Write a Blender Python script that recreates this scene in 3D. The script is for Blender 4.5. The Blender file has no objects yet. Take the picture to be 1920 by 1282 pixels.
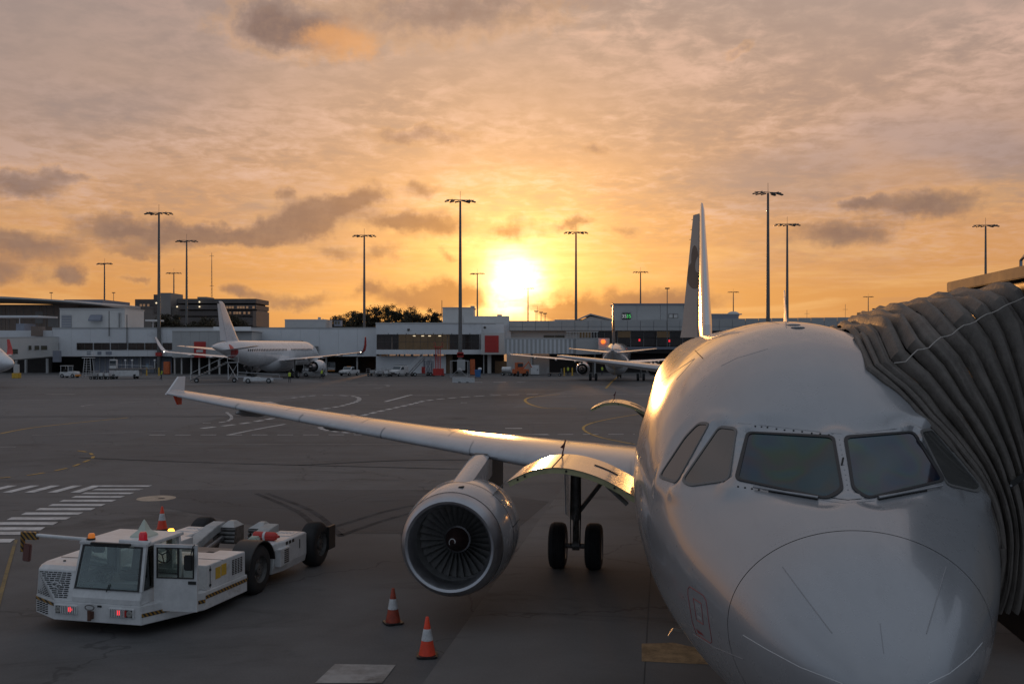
import bpy, bmesh, math, random
import numpy as np
from mathutils import Vector, Matrix, noise
from mathutils.bvhtree import BVHTree

random.seed(7)
R = math.radians
sc = bpy.context.scene
COL = sc.collection

# ------------------------------------------------------------------ camera
F, YH, H = 1832.0, 647.0, 5.70          # focal length and horizon of the photograph (1920 px frame), eye height
cam_d = bpy.data.cameras.new('camera')
cam = bpy.data.objects.new('camera', cam_d)
COL.objects.link(cam)
cam.location = (0, 0, H)
cam.rotation_euler = (R(90), 0, 0)
cam_d.sensor_width = 36.0
cam_d.lens = 36.0 * F / 1920.0
cam_d.shift_y = (YH - 641.0) / 1920.0
cam_d.clip_start = 0.1
cam_d.clip_end = 5000
sc.camera = cam
sc.view_settings.view_transform = 'Standard'
sc.view_settings.look = 'None'
sc.view_settings.gamma = 1.0
sc.view_settings.exposure = 0.22
sc.render.engine = 'CYCLES'
sc.cycles.use_denoising = True
sc.cycles.max_bounces = 6
sc.cycles.diffuse_bounces = 3
sc.cycles.glossy_bounces = 4
sc.cycles.transmission_bounces = 4
sc.cycles.caustics_reflective = False
sc.cycles.caustics_refractive = False

# ------------------------------------------------------------------ sun
SUN_EL, SUN_AZ = R(2.45), R(-0.8)
GLOW_EL, GLOW_AZ = R(3.6), R(0.1)                 # brightest part of the veil of cloud above the sun
sun_dir = Vector((math.sin(SUN_AZ) * math.cos(SUN_EL), math.cos(SUN_AZ) * math.cos(SUN_EL), math.sin(SUN_EL)))
glow_dir = Vector((math.sin(GLOW_AZ) * math.cos(GLOW_EL), math.cos(GLOW_AZ) * math.cos(GLOW_EL), math.sin(GLOW_EL)))
sl = bpy.data.lights.new('sun', 'SUN')
sl.energy = 1.2
sl.angle = R(2.5)
sl.color = (1.0, 0.45, 0.13)
so = bpy.data.objects.new('sun', sl)
COL.objects.link(so)
so.rotation_euler = (-sun_dir).to_track_quat('-Z', 'Y').to_euler()

# ------------------------------------------------------------------ world: sunset sky with clouds
world = bpy.data.worlds.new('World')
sc.world = world
world.use_nodes = True
NT = world.node_tree
NT.nodes.clear()


class G:
    """tiny helper to write node graphs"""
    def __init__(s, nt): s.nt = nt
    def node(s, t, **kw):
        n = s.nt.nodes.new(t)
        for k, v in kw.items(): setattr(n, k, v)
        return n
    def put(s, sock, v):
        if isinstance(v, bpy.types.NodeSocket): s.nt.links.new(v, sock)
        elif v is not None:
            if sock.type == 'RGBA' and not isinstance(v, (int, float)) and len(v) == 3: v = (*v, 1)
            sock.default_value = v
    def m(s, op, a, b=None, c=None, clamp=False):
        n = s.node('ShaderNodeMath', operation=op); n.use_clamp = clamp
        for i, v in enumerate((a, b, c)):
            if v is not None: s.put(n.inputs[i], v)
        return n.outputs[0]
    def v(s, op, a, b=None, c=None):
        n = s.node('ShaderNodeVectorMath', operation=op)
        s.put(n.inputs[0], a)
        if b is not None: s.put(n.inputs[3] if op == 'SCALE' else n.inputs[1], b)
        if c is not None: s.put(n.inputs[2], c)
        return n.outputs['Value'] if op in ('DOT_PRODUCT', 'LENGTH', 'DISTANCE') else n.outputs[0]
    def xyz(s, x, y, z):
        n = s.node('ShaderNodeCombineXYZ')
        for i, q in enumerate((x, y, z)): s.put(n.inputs[i], q)
        return n.outputs[0]
    def sep(s, a):
        n = s.node('ShaderNodeSeparateXYZ'); s.put(n.inputs[0], a)
        return n.outputs
    def noise(s, vec, scale, detail=4, rough=.5, dist=0.0):
        n = s.node('ShaderNodeTexNoise')
        s.put(n.inputs['Vector'], vec); n.inputs['Scale'].default_value = scale
        n.inputs['Detail'].default_value = detail; n.inputs['Roughness'].default_value = rough
        n.inputs['Distortion'].default_value = dist
        return n.outputs
    def smooth(s, x, a, b, lo=0.0, hi=1.0):
        n = s.node('ShaderNodeMapRange', interpolation_type='SMOOTHSTEP')
        s.put(n.inputs[0], x)
        for i, q in enumerate((a, b, lo, hi)): s.put(n.inputs[i + 1], q)
        return n.outputs[0]
    def mix(s, f, a, b, mode='MIX'):
        n = s.node('ShaderNodeMix', data_type='RGBA', blend_type=mode)
        n.clamp_factor = True
        s.put(n.inputs[0], f); s.put(n.inputs[6], a); s.put(n.inputs[7], b)
        return n.outputs[2]
    def ramp(s, f, stops):
        n = s.node('ShaderNodeValToRGB'); s.put(n.inputs[0], f)
        e = n.color_ramp.elements
        while len(e) < len(stops): e.new(0.5)
        for el, (p, c) in zip(e, stops):
            el.position = p; el.color = (*c, 1)
        return n.outputs[0]


def build_world():
    g = G(NT)
    D = g.v('NORMALIZE', g.node('ShaderNodeTexCoord').outputs['Generated'])
    x, y, z = g.sep(D)
    zc = g.m('MAXIMUM', z, 0.0)
    az = g.m('ARCTAN2', x, y)
    el = g.m('ARCSINE', z)
    V = g.xyz(az, el, 0.0)
    cs = g.v('DOT_PRODUCT', D, tuple(glow_dir))
    gs = g.m('ARCCOSINE', g.m('MINIMUM', g.v('DOT_PRODUCT', D, tuple(sun_dir)), 0.99999))
    gam = g.m('ARCCOSINE', g.m('MINIMUM', cs, 0.99999))
    # clear-sky colour by height, warm on the sun's side and blue-grey behind
    elr = g.m('MULTIPLY', zc, 2.0)
    warm = g.ramp(elr, [(0.0, (.70, .325, .115)), (.10, (.73, .335, .108)), (.22, (.69, .34, .145)), (.42, (.545, .345, .25)),
                        (.66, (.455, .345, .30)), (1.0, (.365, .31, .295))])
    cool = g.ramp(elr, [(0.0, (.185, .215, .27)), (.25, (.235, .285, .365)), (.6, (.295, .345, .425)), (1.0, (.345, .385, .45))])
    side = g.smooth(cs, .12, .93)
    base = g.mix(side, cool, warm)
    # high rippled cloud sheet, seen in perspective
    inv = g.m('DIVIDE', 1.0, g.m('ADD', zc, .13))
    pl = g.xyz(g.m('MULTIPLY', x, inv), g.m('MULTIPLY', y, inv), 0.0)
    n1 = g.noise(pl, 1.15, 6, .58, .5)[0]
    n2 = g.noise(pl, 12.0, 5, .62, .25)[0]
    n3 = g.noise(g.v('ADD', pl, (7.3, 2.1, 0)), .55, 4, .5, .4)[0]
    sheet = g.m('ADD', g.m('MULTIPLY', n1, .54), g.m('MULTIPLY', n2, .46))
    hi = g.smooth(sheet, .46, .62)
    amt = g.m('MULTIPLY', g.smooth(el, .03, .16), g.smooth(g.noise(g.v('ADD', pl, (3.7, 9.1, 0)), 1.7, 3, .5)[0], .30, .62, .35, 1.15))
    lit = g.mix(g.m('MULTIPLY', hi, g.m('MULTIPLY', amt, .74)), base, g.mix(side, (.34, .41, .51), (.79, .515, .405)))
    dk = g.smooth(sheet, .52, .39)
    lit = g.mix(g.m('MULTIPLY', dk, g.m('MULTIPLY', amt, .50)), lit, g.mix(side, (.18, .22, .28), (.33, .24, .22)))
    grey = g.smooth(n3, .45, .64)
    lit = g.mix(g.m('MULTIPLY', grey, g.m('MULTIPLY', amt, .62)), lit, g.mix(side, (.20, .24, .30), (.335, .255, .25)))
    # greyer towards the left and the top of the western sky
    lf = g.m('MULTIPLY', g.m('MULTIPLY', g.smooth(az, -.05, -.55), g.smooth(el, .06, .26)), side)
    lit = g.mix(g.m('MULTIPLY', lf, .45), lit, (.33, .27, .255))
    # thin streaks low down
    st = g.noise(g.xyz(g.m('MULTIPLY', az, 3.0), g.m('MULTIPLY', el, 26.0), 3.0), 1.5, 6, .6, .6)[0]
    low = g.smooth(el, .20, .04)
    lit = g.mix(g.m('MULTIPLY', g.m('MULTIPLY', g.smooth(st, .50, .68), low), g.m('MULTIPLY', side, .38)), lit, (.98, .58, .24))
    lit = g.mix(g.m('MULTIPLY', g.m('MULTIPLY', g.smooth(st, .48, .34), low), g.m('MULTIPLY', side, .32)), lit, (.52, .27, .14))
    # glow of the veiled sun
    def glow(width, k): return g.m('MULTIPLY', g.m('POWER', 2.71828, g.m('MULTIPLY', gam, -1.0 / width)), k)
    e1 = glow(.135, 1.0); e2 = glow(.040, 1.0)
    lit = g.mix(1.0, lit, g.v('SCALE', (.95, .45, .06), e1), 'ADD')
    brk = g.smooth(g.m('ADD', g.m('MULTIPLY', st, .65), g.m('MULTIPLY', g.noise(V, 22, 5, .6, .5)[0], .35)), .36, .62, .45, 1.25)
    e2 = g.m('MULTIPLY', e2, brk)
    lit = g.mix(1.0, lit, g.v('SCALE', (2.6, 1.5, .48), e2), 'ADD')
    core = g.m('POWER', 2.71828, g.m('MULTIPLY', g.m('MULTIPLY', gam, gam), -1 / (.026 ** 2)))
    lit = g.mix(1.0, lit, g.v('SCALE', (4.6, 3.8, 2.5), g.m('MULTIPLY', core, brk)), 'ADD')
    spot = g.m('POWER', 2.71828, g.m('MULTIPLY', g.m('MULTIPLY', gs, gs), -1 / (.012 ** 2)))
    # separate dark cumulus, each given by azimuth, height and size in the western sky
    def ae(px, py):
        a = math.atan((px - 960) / F)
        return a, math.atan((YH - py) / F * math.cos(a))
    blobs = [(600, 405, 62, 26, 1), (655, 385, 32, 17, .9), (545, 428, 60, 18, .9), (430, 440, 90, 14, .8), (300, 443, 90, 13, .75), (210, 415, 62, 22, .75),
             (270, 470, 55, 9, .6), (735, 420, 30, 15, .8), (810, 425, 52, 22, .95), (960, 428, 52, 18, .8), (1065, 415, 22, 9, .75),
             (785, 552, 75, 20, .95), (870, 565, 55, 20, .85), (690, 538, 24, 12, .9), (548, 556, 65, 12, .75), (455, 545, 30, 12, .75),
             (1570, 438, 72, 22, .95), (1745, 378, 78, 24, 1), (1620, 368, 36, 11, .7), (40, 350, 70, 22, .85), (130, 330, 44, 10, .5), (40, 458, 80, 20, .85),
             (130, 512, 28, 15, .9), (18, 517, 40, 20, .8), (265, 522, 24, 7, .6), (540, 72, 75, 28, .62), (500, 32, 66, 30, .78), (630, 70, 46, 24, .35),
             (790, 252, 105, 15, .62), (1120, 276, 32, 12, .6), (1040, 578, 60, 17, .85), (1150, 578, 105, 24, .8), (1270, 560, 80, 20, .7), (625, 482, 55, 13, .7),
             (540, 352, 22, 14, .7), (790, 348, 34, 16, .7), (700, 362, 30, 18, .7), (1165, 432, 34, 8, .6), (832, 484, 20, 7, .7), (720, 475, 26, 12, .6),
             (850, 20, 190, 46, .62), (1380, 85, 38, 10, .5)]
    dn = g.noise(V, 13, 5, .6)[1]
    dn2 = g.noise(V, 48, 4, .6)[1]
    Vd = g.v('ADD', V, g.v('MULTIPLY', g.v('SUBTRACT', dn, (.5, .5, .5)), (.085, .042, 0)))
    Vd = g.v('ADD', Vd, g.v('MULTIPLY', g.v('SUBTRACT', dn2, (.5, .5, .5)), (.028, .018, 0)))
    acc = None
    for (px, py, rx, ry, k) in blobs:
        a, e = ae(px, py)
        q = g.v('MULTIPLY', g.v('SUBTRACT', Vd, (a, e, 0)), (F / (rx * 1.22), F / (ry * 1.30), 0))
        t = g.m('MULTIPLY', g.m('POWER', 2.71828, g.m('MULTIPLY', g.v('DOT_PRODUCT', q, q), -1.0)), k)
        acc = t if acc is None else g.m('ADD', acc, t)
    # the same kind of clouds all round the rest of the sky
    gen = g.noise(g.xyz(g.m('MULTIPLY', az, 2.4), g.m('MULTIPLY', el, 7.0), 0.0), 1.6, 7, .55, .3)[0]
    gen = g.m('MULTIPLY', g.smooth(gen, .54, .72), g.smooth(g.m('ABSOLUTE', az), .50, .62))
    fine = g.noise(V, 60, 6, .65)[0]
    dens = g.m('ADD', g.m('ADD', acc, gen), g.m('MULTIPLY', g.m('SUBTRACT', fine, .5), .55))
    mask = g.smooth(dens, .14, .98)
    near = g.m('POWER', 2.71828, g.m('MULTIPLY', gam, -1 / .12))
    ccol = g.mix(side, (.13, .155, .20), (.20, .138, .130))
    ccol = g.mix(g.smooth(fine, .40, .66, 0.0, .42), ccol, g.mix(side, (.22, .26, .33), (.36, .23, .17)))
    ccol = g.mix(g.m('MULTIPLY', near, 1.1), ccol, (.62, .235, .045))
    rim = g.m('MULTIPLY', g.smooth(dens, .12, .36), g.smooth(dens, .60, .34))
    lit = g.mix(g.m('MULTIPLY', g.m('MULTIPLY', rim, side), .22), lit, (1.0, .52, .2))
    lit = g.mix(g.m('MULTIPLY', mask, .84), lit, ccol)
    lit = g.mix(1.0, lit, g.v('SCALE', (3.0, 1.9, .7), g.m('MULTIPLY', spot, g.smooth(fine, .30, .62))), 'ADD')
    # orange flank of the tall cloud at the top, lit from below
    a, e = ae(640, 76)
    q = g.v('MULTIPLY', g.v('SUBTRACT', Vd, (a, e, 0)), (F / 82, F / 36, 0))
    fl = g.m('POWER', 2.71828, g.m('MULTIPLY', g.v('DOT_PRODUCT', q, q), -1.0))
    lit = g.mix(g.m('MULTIPLY', g.smooth(g.m('ADD', fl, g.m('MULTIPLY', g.m('SUBTRACT', fine, .5), .9)), .10, 1.0), .75), lit, (.90, .42, .16))
    # a little of the physical sky under it all
    sky = g.node('ShaderNodeTexSky', sky_type='NISHITA', sun_disc=False, sun_elevation=SUN_EL, sun_rotation=SUN_AZ, dust_density=3.0)
    b1 = g.node('ShaderNodeBackground'); g.put(b1.inputs[0], g.mix(1.0, sky.outputs[0], (.10, .10, .10), 'MULTIPLY')); b1.inputs[1].default_value = .05
    below = g.smooth(z, -.02, .0)
    b2 = g.node('ShaderNodeBackground'); g.put(b2.inputs[0], g.mix(below, (.10, .09, .085), lit)); b2.inputs[1].default_value = .75
    add = g.node('ShaderNodeAddShader')
    NT.links.new(b1.outputs[0], add.inputs[0]); NT.links.new(b2.outputs[0], add.inputs[1])
    out = g.node('ShaderNodeOutputWorld')
    NT.links.new(add.outputs[0], out.inputs[0])
build_world()
world.cycles.sampling_method = 'MANUAL'
world.cycles.sample_map_resolution = 1024

# ------------------------------------------------------------------ helpers: pixels to places
def GP(px, py, z=0.0):
    """the point at height z seen at a pixel"""
    Y = F * (H - z) / (py - YH)
    return Vector(((px - 960) / F * Y, Y, z))
def AT(px, py, Y):
    return Vector(((px - 960) / F * Y, Y, H - (py - YH) / F * Y))
def ZP(py, Y): return H - (py - YH) / F * Y
def XP(px, Y): return (px - 960) / F * Y

# ------------------------------------------------------------------ helpers: materials
MATS = {}
def mat(name, col, rough=.5, metal=0.0, var=.0, vscale=4.0, bump=0.0, bscale=40.0, coat=0.0, emit=None, estr=0.0, spec=.5, stain=None, streak=False):
    if name in MATS: return MATS[name]
    M = bpy.data.materials.new(name); M.use_nodes = True
    nt = M.node_tree; g = G(nt)
    b = nt.nodes['Principled BSDF']
    b.inputs['Base Color'].default_value = (*col, 1)
    b.inputs['Roughness'].default_value = rough
    b.inputs['Metallic'].default_value = metal
    b.inputs['Specular IOR Level'].default_value = spec
    b.inputs['Coat Weight'].default_value = coat
    b.inputs['Coat Roughness'].default_value = .06
    if var > 0:
        tc = g.node('ShaderNodeTexCoord').outputs['Object']
        if streak: tc = g.v('MULTIPLY', tc, (1.0, 1.0, .12))
        n = g.noise(tc, vscale, 7, .62, .2)[0]
        n2 = g.noise(tc, vscale * 7.3, 4, .6)[0]
        k = g.m('ADD', g.m('MULTIPLY', n, .7), g.m('MULTIPLY', n2, .3))
        c = g.mix(g.smooth(k, .36, .64), tuple(q * (1 - var) for q in col), tuple(min(1, q * (1 + var)) for q in col))
        if stain:
            s_ = g.noise(tc, vscale * .6, 8, .7, .8)[0]
            c = g.mix(g.smooth(s_, .56, .72), c, stain)
        nt.links.new(c, b.inputs['Base Color'])
        r = g.m('ADD', rough, g.m('MULTIPLY', g.m('SUBTRACT', k, .5), min(.35, rough)))
        nt.links.new(r, b.inputs['Roughness'])
    if bump > 0:
        tc = g.node('ShaderNodeTexCoord').outputs['Object']
        bn = g.node('ShaderNodeBump'); bn.inputs['Strength'].default_value = bump; bn.inputs['Distance'].default_value = .02
        nt.links.new(g.noise(tc, bscale, 5, .6)[0], bn.inputs['Height'])
        nt.links.new(bn.outputs[0], b.inputs['Normal'])
    if emit:
        b.inputs['Emission Color'].default_value = (*emit, 1); b.inputs['Emission Strength'].default_value = estr
    MATS[name] = M
    return M

def aircraft_paint(name, belly=None, red=False):
    M = mat(name, (.71, .715, .73), .28, var=.025, vscale=.5, coat=1.0)
    nt = M.node_tree; g = G(nt); b = nt.nodes['Principled BSDF']
    tc = g.node('ShaderNodeTexCoord').outputs['Object']
    src = b.inputs['Base Color'].links[0].from_socket
    # faint grime running aft, rivet-line tone
    st = g.noise(g.v('MULTIPLY', tc, (3.0, .35, 2.2)), 2.4, 7, .65, .3)[0]
    c = g.mix(g.m('MULTIPLY', g.smooth(st, .52, .74), .10), src, (.42, .40, .38))
    if red:
        for (cs_, cz, rs, rz, rot) in ((33.2, 4.55, 1.1, .42, .9), (32.4, 3.9, .5, .9, .2), (31.0, 2.6, .9, .3, .7)):
            q = g.v('SUBTRACT', tc, (0, cs_, cz)); X, Y, Z = g.sep(q)
            a = g.m('ADD', g.m('MULTIPLY', Y, math.cos(rot)), g.m('MULTIPLY', Z, math.sin(rot)))
            d = g.m('SUBTRACT', g.m('MULTIPLY', Z, math.cos(rot)), g.m('MULTIPLY', Y, math.sin(rot)))
            r2 = g.m('ADD', g.m('POWER', g.m('DIVIDE', a, rs), 2.0), g.m('POWER', g.m('DIVIDE', d, rz), 2.0))
            c = g.mix(g.m('LESS_THAN', r2, 1.0), c, (.5, .03, .03))
    nt.links.new(c, b.inputs['Base Color'])
    bn = g.node('ShaderNodeBump'); bn.inputs['Strength'].default_value = .035; bn.inputs['Distance'].default_value = .02
    h = g.noise(tc, 1.6, 3, .5)[0]
    nt.links.new(h, bn.inputs['Height']); nt.links.new(bn.outputs[0], b.inputs['Normal'])
    return M

def fin_paint():
    return mat('fin_paint', (.60, .60, .61), .22, var=.04, vscale=.8, coat=.4)
def rudder_paint():
    """pale rudder with a dark rounded emblem and its cut-out"""
    M = mat('rudder_paint', (.34, .32, .30), .4, var=.05, vscale=.8)
    nt = M.node_tree; g = G(nt); b = nt.nodes['Principled BSDF']
    tc = g.node('ShaderNodeTexCoord').outputs['Object']
    src = b.inputs['Base Color'].links[0].from_socket
    def ell(x, z, rx, rz, shear=0.0):
        X, Y, Z = g.sep(g.v('SUBTRACT', tc, (x, 0, z)))
        X = g.m('SUBTRACT', X, g.m('MULTIPLY', Z, shear))
        return g.m('LESS_THAN', g.m('ADD', g.m('POWER', g.m('DIVIDE', X, rx), 2.0), g.m('POWER', g.m('DIVIDE', Z, rz), 2.0)), 1.0)
    c = g.mix(ell(-.27, 8.68, .33, .62), src, (.055, .05, .048))
    c = g.mix(ell(-.27, 9.25, .15, .72, -.02), c, (.055, .05, .048))
    c = g.mix(ell(-.13, 9.12, .13, .36, .10), c, (.36, .34, .32))
    c = g.mix(ell(0.0, 7.30, .20, .68), c, (.055, .05, .048))
    nt.links.new(c, b.inputs['Base Color'])
    return M

def stripes(name, ca, cb, period, axis='DIAG'):
    M = mat(name, ca, .5)
    nt = M.node_tree; g = G(nt); b = nt.nodes['Principled BSDF']
    X, Y, Z = g.sep(g.node('ShaderNodeTexCoord').outputs['Object'])
    t = g.m('ADD', g.m('ADD', X, Y), Z)
    f = g.m('LESS_THAN', g.m('FRACT', g.m('DIVIDE', t, period)), .5)
    nt.links.new(g.mix(f, ca, cb), b.inputs['Base Color'])
    return M

P_WHITE = aircraft_paint('white_aircraft_paint')
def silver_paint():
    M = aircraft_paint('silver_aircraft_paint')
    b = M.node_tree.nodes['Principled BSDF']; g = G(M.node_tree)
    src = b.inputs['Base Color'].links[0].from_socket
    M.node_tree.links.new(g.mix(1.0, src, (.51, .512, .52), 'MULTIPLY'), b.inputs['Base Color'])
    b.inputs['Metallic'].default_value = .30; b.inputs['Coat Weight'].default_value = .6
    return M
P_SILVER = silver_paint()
P_RED = aircraft_paint('white_aircraft_paint_red_mark', red=True)
P_FIN = fin_paint()
P_RUD = rudder_paint()
DARK = mat('dark_rubber', (.018, .017, .017), .75, var=.3, vscale=9)
TYRE = mat('tyre_rubber', (.02, .02, .021), .8, var=.35, vscale=6, bump=.3, bscale=30)
STEEL = mat('bare_steel', (.34, .34, .35), .38, 1.0, var=.15, vscale=5)
LIPM = mat('polished_inlet_lip', (.46, .46, .48), .42, 1.0, var=.08, vscale=3)
GEARM = mat('gear_metal', (.16, .155, .15), .45, .3, var=.3, vscale=6)
GLASSD = mat('cockpit_glass', (.018, .026, .032), .06, spec=.7, coat=.6)
GREYP = mat('grey_paint', (.38, .38, .385), .42, var=.08, vscale=2)
PRIMER = mat('green_primer', (.42, .40, .22), .5, var=.12, vscale=5)
REDP = mat('red_paint', (.50, .035, .028), .42, var=.12, vscale=3)
ORANGE = mat('orange_plastic', (.88, .075, .03), .5, var=.14, vscale=6)
WHITEP = mat('white_vehicle_paint', (.66, .66, .655), .36, var=.10, vscale=2.2, coat=.1, stain=(.42, .39, .36))
WHITEB = mat('white_band', (.72, .72, .70), .55, var=.2, vscale=8)
BLACKP = mat('black_plastic', (.02, .02, .02), .45, var=.2, vscale=8)
REFLW = mat('reflective_band', (.62, .62, .62), .4, var=.2, vscale=10)
HAZ = stripes('hazard_stripe', (.36, .19, .035), (.03, .028, .026), .115)
YELLOW = mat('yellow_paint', (.66, .40, .05), .5, var=.15, vscale=4)

# ------------------------------------------------------------------ helpers: meshes
class MB:
    def __init__(s): s.v = []; s.f = []
    def add(s, vs, fs):
        o = len(s.v); s.v += [tuple(q) for q in vs]; s.f += [tuple(i + o for i in f) for f in fs]; return s
    def box(s, c, d, rot=None):
        c = Vector(c); h = [q / 2 for q in d]
        vs = [Vector((a * h[0], b * h[1], e * h[2])) for e in (-1, 1) for b in (-1, 1) for a in (-1, 1)]
        if rot is not None: vs = [rot @ q for q in vs]
        return s.add([q + c for q in vs], [(0, 2, 3, 1), (4, 5, 7, 6), (0, 1, 5, 4), (2, 6, 7, 3), (0, 4, 6, 2), (1, 3, 7, 5)])
    def bb(s, x0, x1, y0, y1, z0, z1):
        return s.box(((x0 + x1) / 2, (y0 + y1) / 2, (z0 + z1) / 2), (abs(x1 - x0), abs(y1 - y0), abs(z1 - z0)))
    def prism(s, pts, z0, z1):
        """plan outline (counter-clockwise) between two heights"""
        n = len(pts)
        vs = [(p[0], p[1], z0) for p in pts] + [(p[0], p[1], z1) for p in pts]
        return s.add(vs, [tuple(range(n))[::-1], tuple(range(n, 2 * n))] + [(i, (i + 1) % n, n + (i + 1) % n, n + i) for i in range(n)])
    def extrude(s, pts3, off):
        n = len(pts3); off = Vector(off)
        vs = [Vector(p) for p in pts3] + [Vector(p) + off for p in pts3]
        return s.add(vs, [tuple(range(n))[::-1], tuple(range(n, 2 * n))] + [(i, (i + 1) % n, n + (i + 1) % n, n + i) for i in range(n)])
    def tube(s, path, r, n=8, caps=True):
        path = [Vector(p) for p in path]
        rs = r if isinstance(r, (list, tuple)) else [r] * len(path)
        rings = []
        for i, p in enumerate(path):
            t = (path[min(i + 1, len(path) - 1)] - path[max(i - 1, 0)])
            t = t.normalized() if t.length > 1e-9 else Vector((0, 0, 1))
            a = t.cross(Vector((0, 0, 1)))
            if a.length < 1e-3: a = t.cross(Vector((0, 1, 0)))
            a.normalize(); b = t.cross(a)
            rings.append([p + (a * math.cos(2 * math.pi * k / n) + b * math.sin(2 * math.pi * k / n)) * rs[i] for k in range(n)])
        return s.loft(rings, caps)
    def loft(s, rings, caps=True, closed=True):
        n = len(rings[0]); vs = [q for r in rings for q in r]; fs = []
        for i in range(len(rings) - 1):
            for k in range(n if closed else n - 1):
                k2 = (k + 1) % n
                fs.append((i * n + k, i * n + k2, (i + 1) * n + k2, (i + 1) * n + k))
        if caps: fs += [tuple(range(n))[::-1], tuple(range((len(rings) - 1) * n, len(rings) * n))]
        return s.add(vs, fs)
    def lathe(s, prof, c, axis='y', n=32, caps=False):
        c = Vector(c); rings = []
        for (t, r) in prof:
            ring = []
            for k in range(n):
                a = 2 * math.pi * k / n; u, w = r * math.cos(a), r * math.sin(a)
                ring.append(c + (Vector((u, t, w)) if axis == 'y' else Vector((u, w, t)) if axis == 'z' else Vector((t, u, w))))
            rings.append(ring)
        return s.loft(rings, caps)
    def sphere(s, c, r, n=12, m=8, sc_=(1, 1, 1)):
        c = Vector(c); rings = []
        for i in range(1, m):
            a = math.pi * i / m
            rings.append([c + Vector((r * math.sin(a) * math.cos(2 * math.pi * k / n) * sc_[0], r * math.sin(a) * math.sin(2 * math.pi * k / n) * sc_[1], r * math.cos(a) * sc_[2])) for k in range(n)])
        return s.loft(rings, True)
    def quad(s, a, b, c, d): return s.add([a, b, c, d], [(0, 1, 2, 3)])
    def poly(s, pts): return s.add(pts, [tuple(range(len(pts)))])
    def build(s, name, m, parent=None, smooth=False, fix=True, bevel=0.0):
        me = bpy.data.meshes.new(name); me.from_pydata(s.v, [], s.f)
        if fix:
            bm = bmesh.new(); bm.from_mesh(me); bmesh.ops.recalc_face_normals(bm, faces=bm.faces)
            if bevel > 0:
                bmesh.ops.bevel(bm, geom=[e for e in bm.edges if e.calc_face_angle(0) > .6], offset=bevel, segments=2, affect='EDGES', clamp_overlap=True)
            bm.to_mesh(me); bm.free()
        me.materials.append(m)
        if smooth:
            me.polygons.foreach_set('use_smooth', [True] * len(me.polygons))
            try: me.set_sharp_from_angle(angle=R(38))
            except Exception: pass
        me.update()
        o = bpy.data.objects.new(name, me); COL.objects.link(o)
        if parent is not None: o.parent = parent
        return o

def empty(name, loc=(0, 0, 0), rz=0.0):
    o = bpy.data.objects.new(name, None); COL.objects.link(o)
    o.location = loc; o.rotation_euler = (0, 0, rz); o.empty_display_size = .3
    return o
def tag(o, label, cat, group=None):
    o['label'] = label; o['category'] = cat
    if group: o['group'] = group
    return o
def thing(name, label, cat, loc=(0, 0, 0), rz=0.0, group=None):
    return tag(empty(name, loc, rz), label, cat, group)
def struct(o, kind='structure'):
    o['kind'] = kind; return o
def link_copy(o, parent):
    c = o.copy(); COL.objects.link(c); c.parent = parent; return c
def copy_tree(o, parent=None):
    c = link_copy(o, parent)
    for ch in list(o.children): copy_tree(ch, c)
    return c

# ------------------------------------------------------------------ the ground
def asphalt(name, ca, cb, rough=.82, seed=0.0, bump=.25):
    M = bpy.data.materials.new(name); M.use_nodes = True
    nt = M.node_tree; g = G(nt); b = nt.nodes['Principled BSDF']
    tc = g.v('ADD', g.node('ShaderNodeTexCoord').outputs['Object'], (seed, seed * 1.7, 0))
    big = g.noise(g.v('MULTIPLY', tc, (.7, 1.4, 1)), .035, 6, .6, .7)[0]
    mid = g.noise(tc, .45, 7, .65, .4)[0]
    fine = g.noise(tc, 22.0, 4, .7)[0]
    k = g.m('ADD', g.m('ADD', g.m('MULTIPLY', big, .5), g.m('MULTIPLY', mid, .33)), g.m('MULTIPLY', fine, .17))
    c = g.mix(g.smooth(k, .38, .62), ca, cb)
    # oil and rubber stains, long scrapes
    st = g.noise(g.v('MULTIPLY', tc, (.35, 1.0, 1)), .30, 7, .72, 1.2)[0]
    c = g.mix(g.m('MULTIPLY', g.smooth(st, .54, .70), .60), c, tuple(q * .45 for q in ca))
    sp = g.noise(tc, 1.7, 6, .7)[0]
    c = g.mix(g.m('MULTIPLY', g.smooth(sp, .66, .76), .35), c, tuple(min(1, q * 1.8) for q in cb))
    vo = g.node('ShaderNodeTexVoronoi', feature='DISTANCE_TO_EDGE'); vo.inputs['Scale'].default_value = .11
    nt.links.new(g.v('ADD', tc, g.v('SCALE', g.noise(tc, .5, 4, .6)[1], 2.2)), vo.inputs['Vector'])
    c = g.mix(g.m('MULTIPLY', g.smooth(vo.outputs[0], .006, .001), .5), c, tuple(q * .4 for q in ca))
    nt.links.new(c, b.inputs['Base Color'])
    nt.links.new(g.m('ADD', rough - .10, g.m('MULTIPLY', mid, .2)), b.inputs['Roughness'])
    b.inputs['Specular IOR Level'].default_value = .32
    bn = g.node('ShaderNodeBump'); bn.inputs['Strength'].default_value = bump; bn.inputs['Distance'].default_value = .012
    nt.links.new(g.noise(tc, 45.0, 3, .7)[0], bn.inputs['Height']); nt.links.new(bn.outputs[0], b.inputs['Normal'])
    return M
ASPH = asphalt('apron_asphalt', (.088, .086, .085), (.148, .144, .142))
ASPH_L = asphalt('worn_asphalt', (.118, .117, .118), (.165, .163, .163), seed=31.0)
ASPH_D = asphalt('fresh_asphalt', (.066, .065, .067), (.105, .104, .106), seed=57.0)
CONC = [asphalt('slab_concrete_%s' % k, tuple(q * f for q in (.128, .123, .119)), tuple(q * f for q in (.184, .177, .171)), seed=90.0 + i * 13, bump=.15) for i, (k, f) in enumerate((('a', 1.0), ('b', .88), ('c', 1.1)))]

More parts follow.
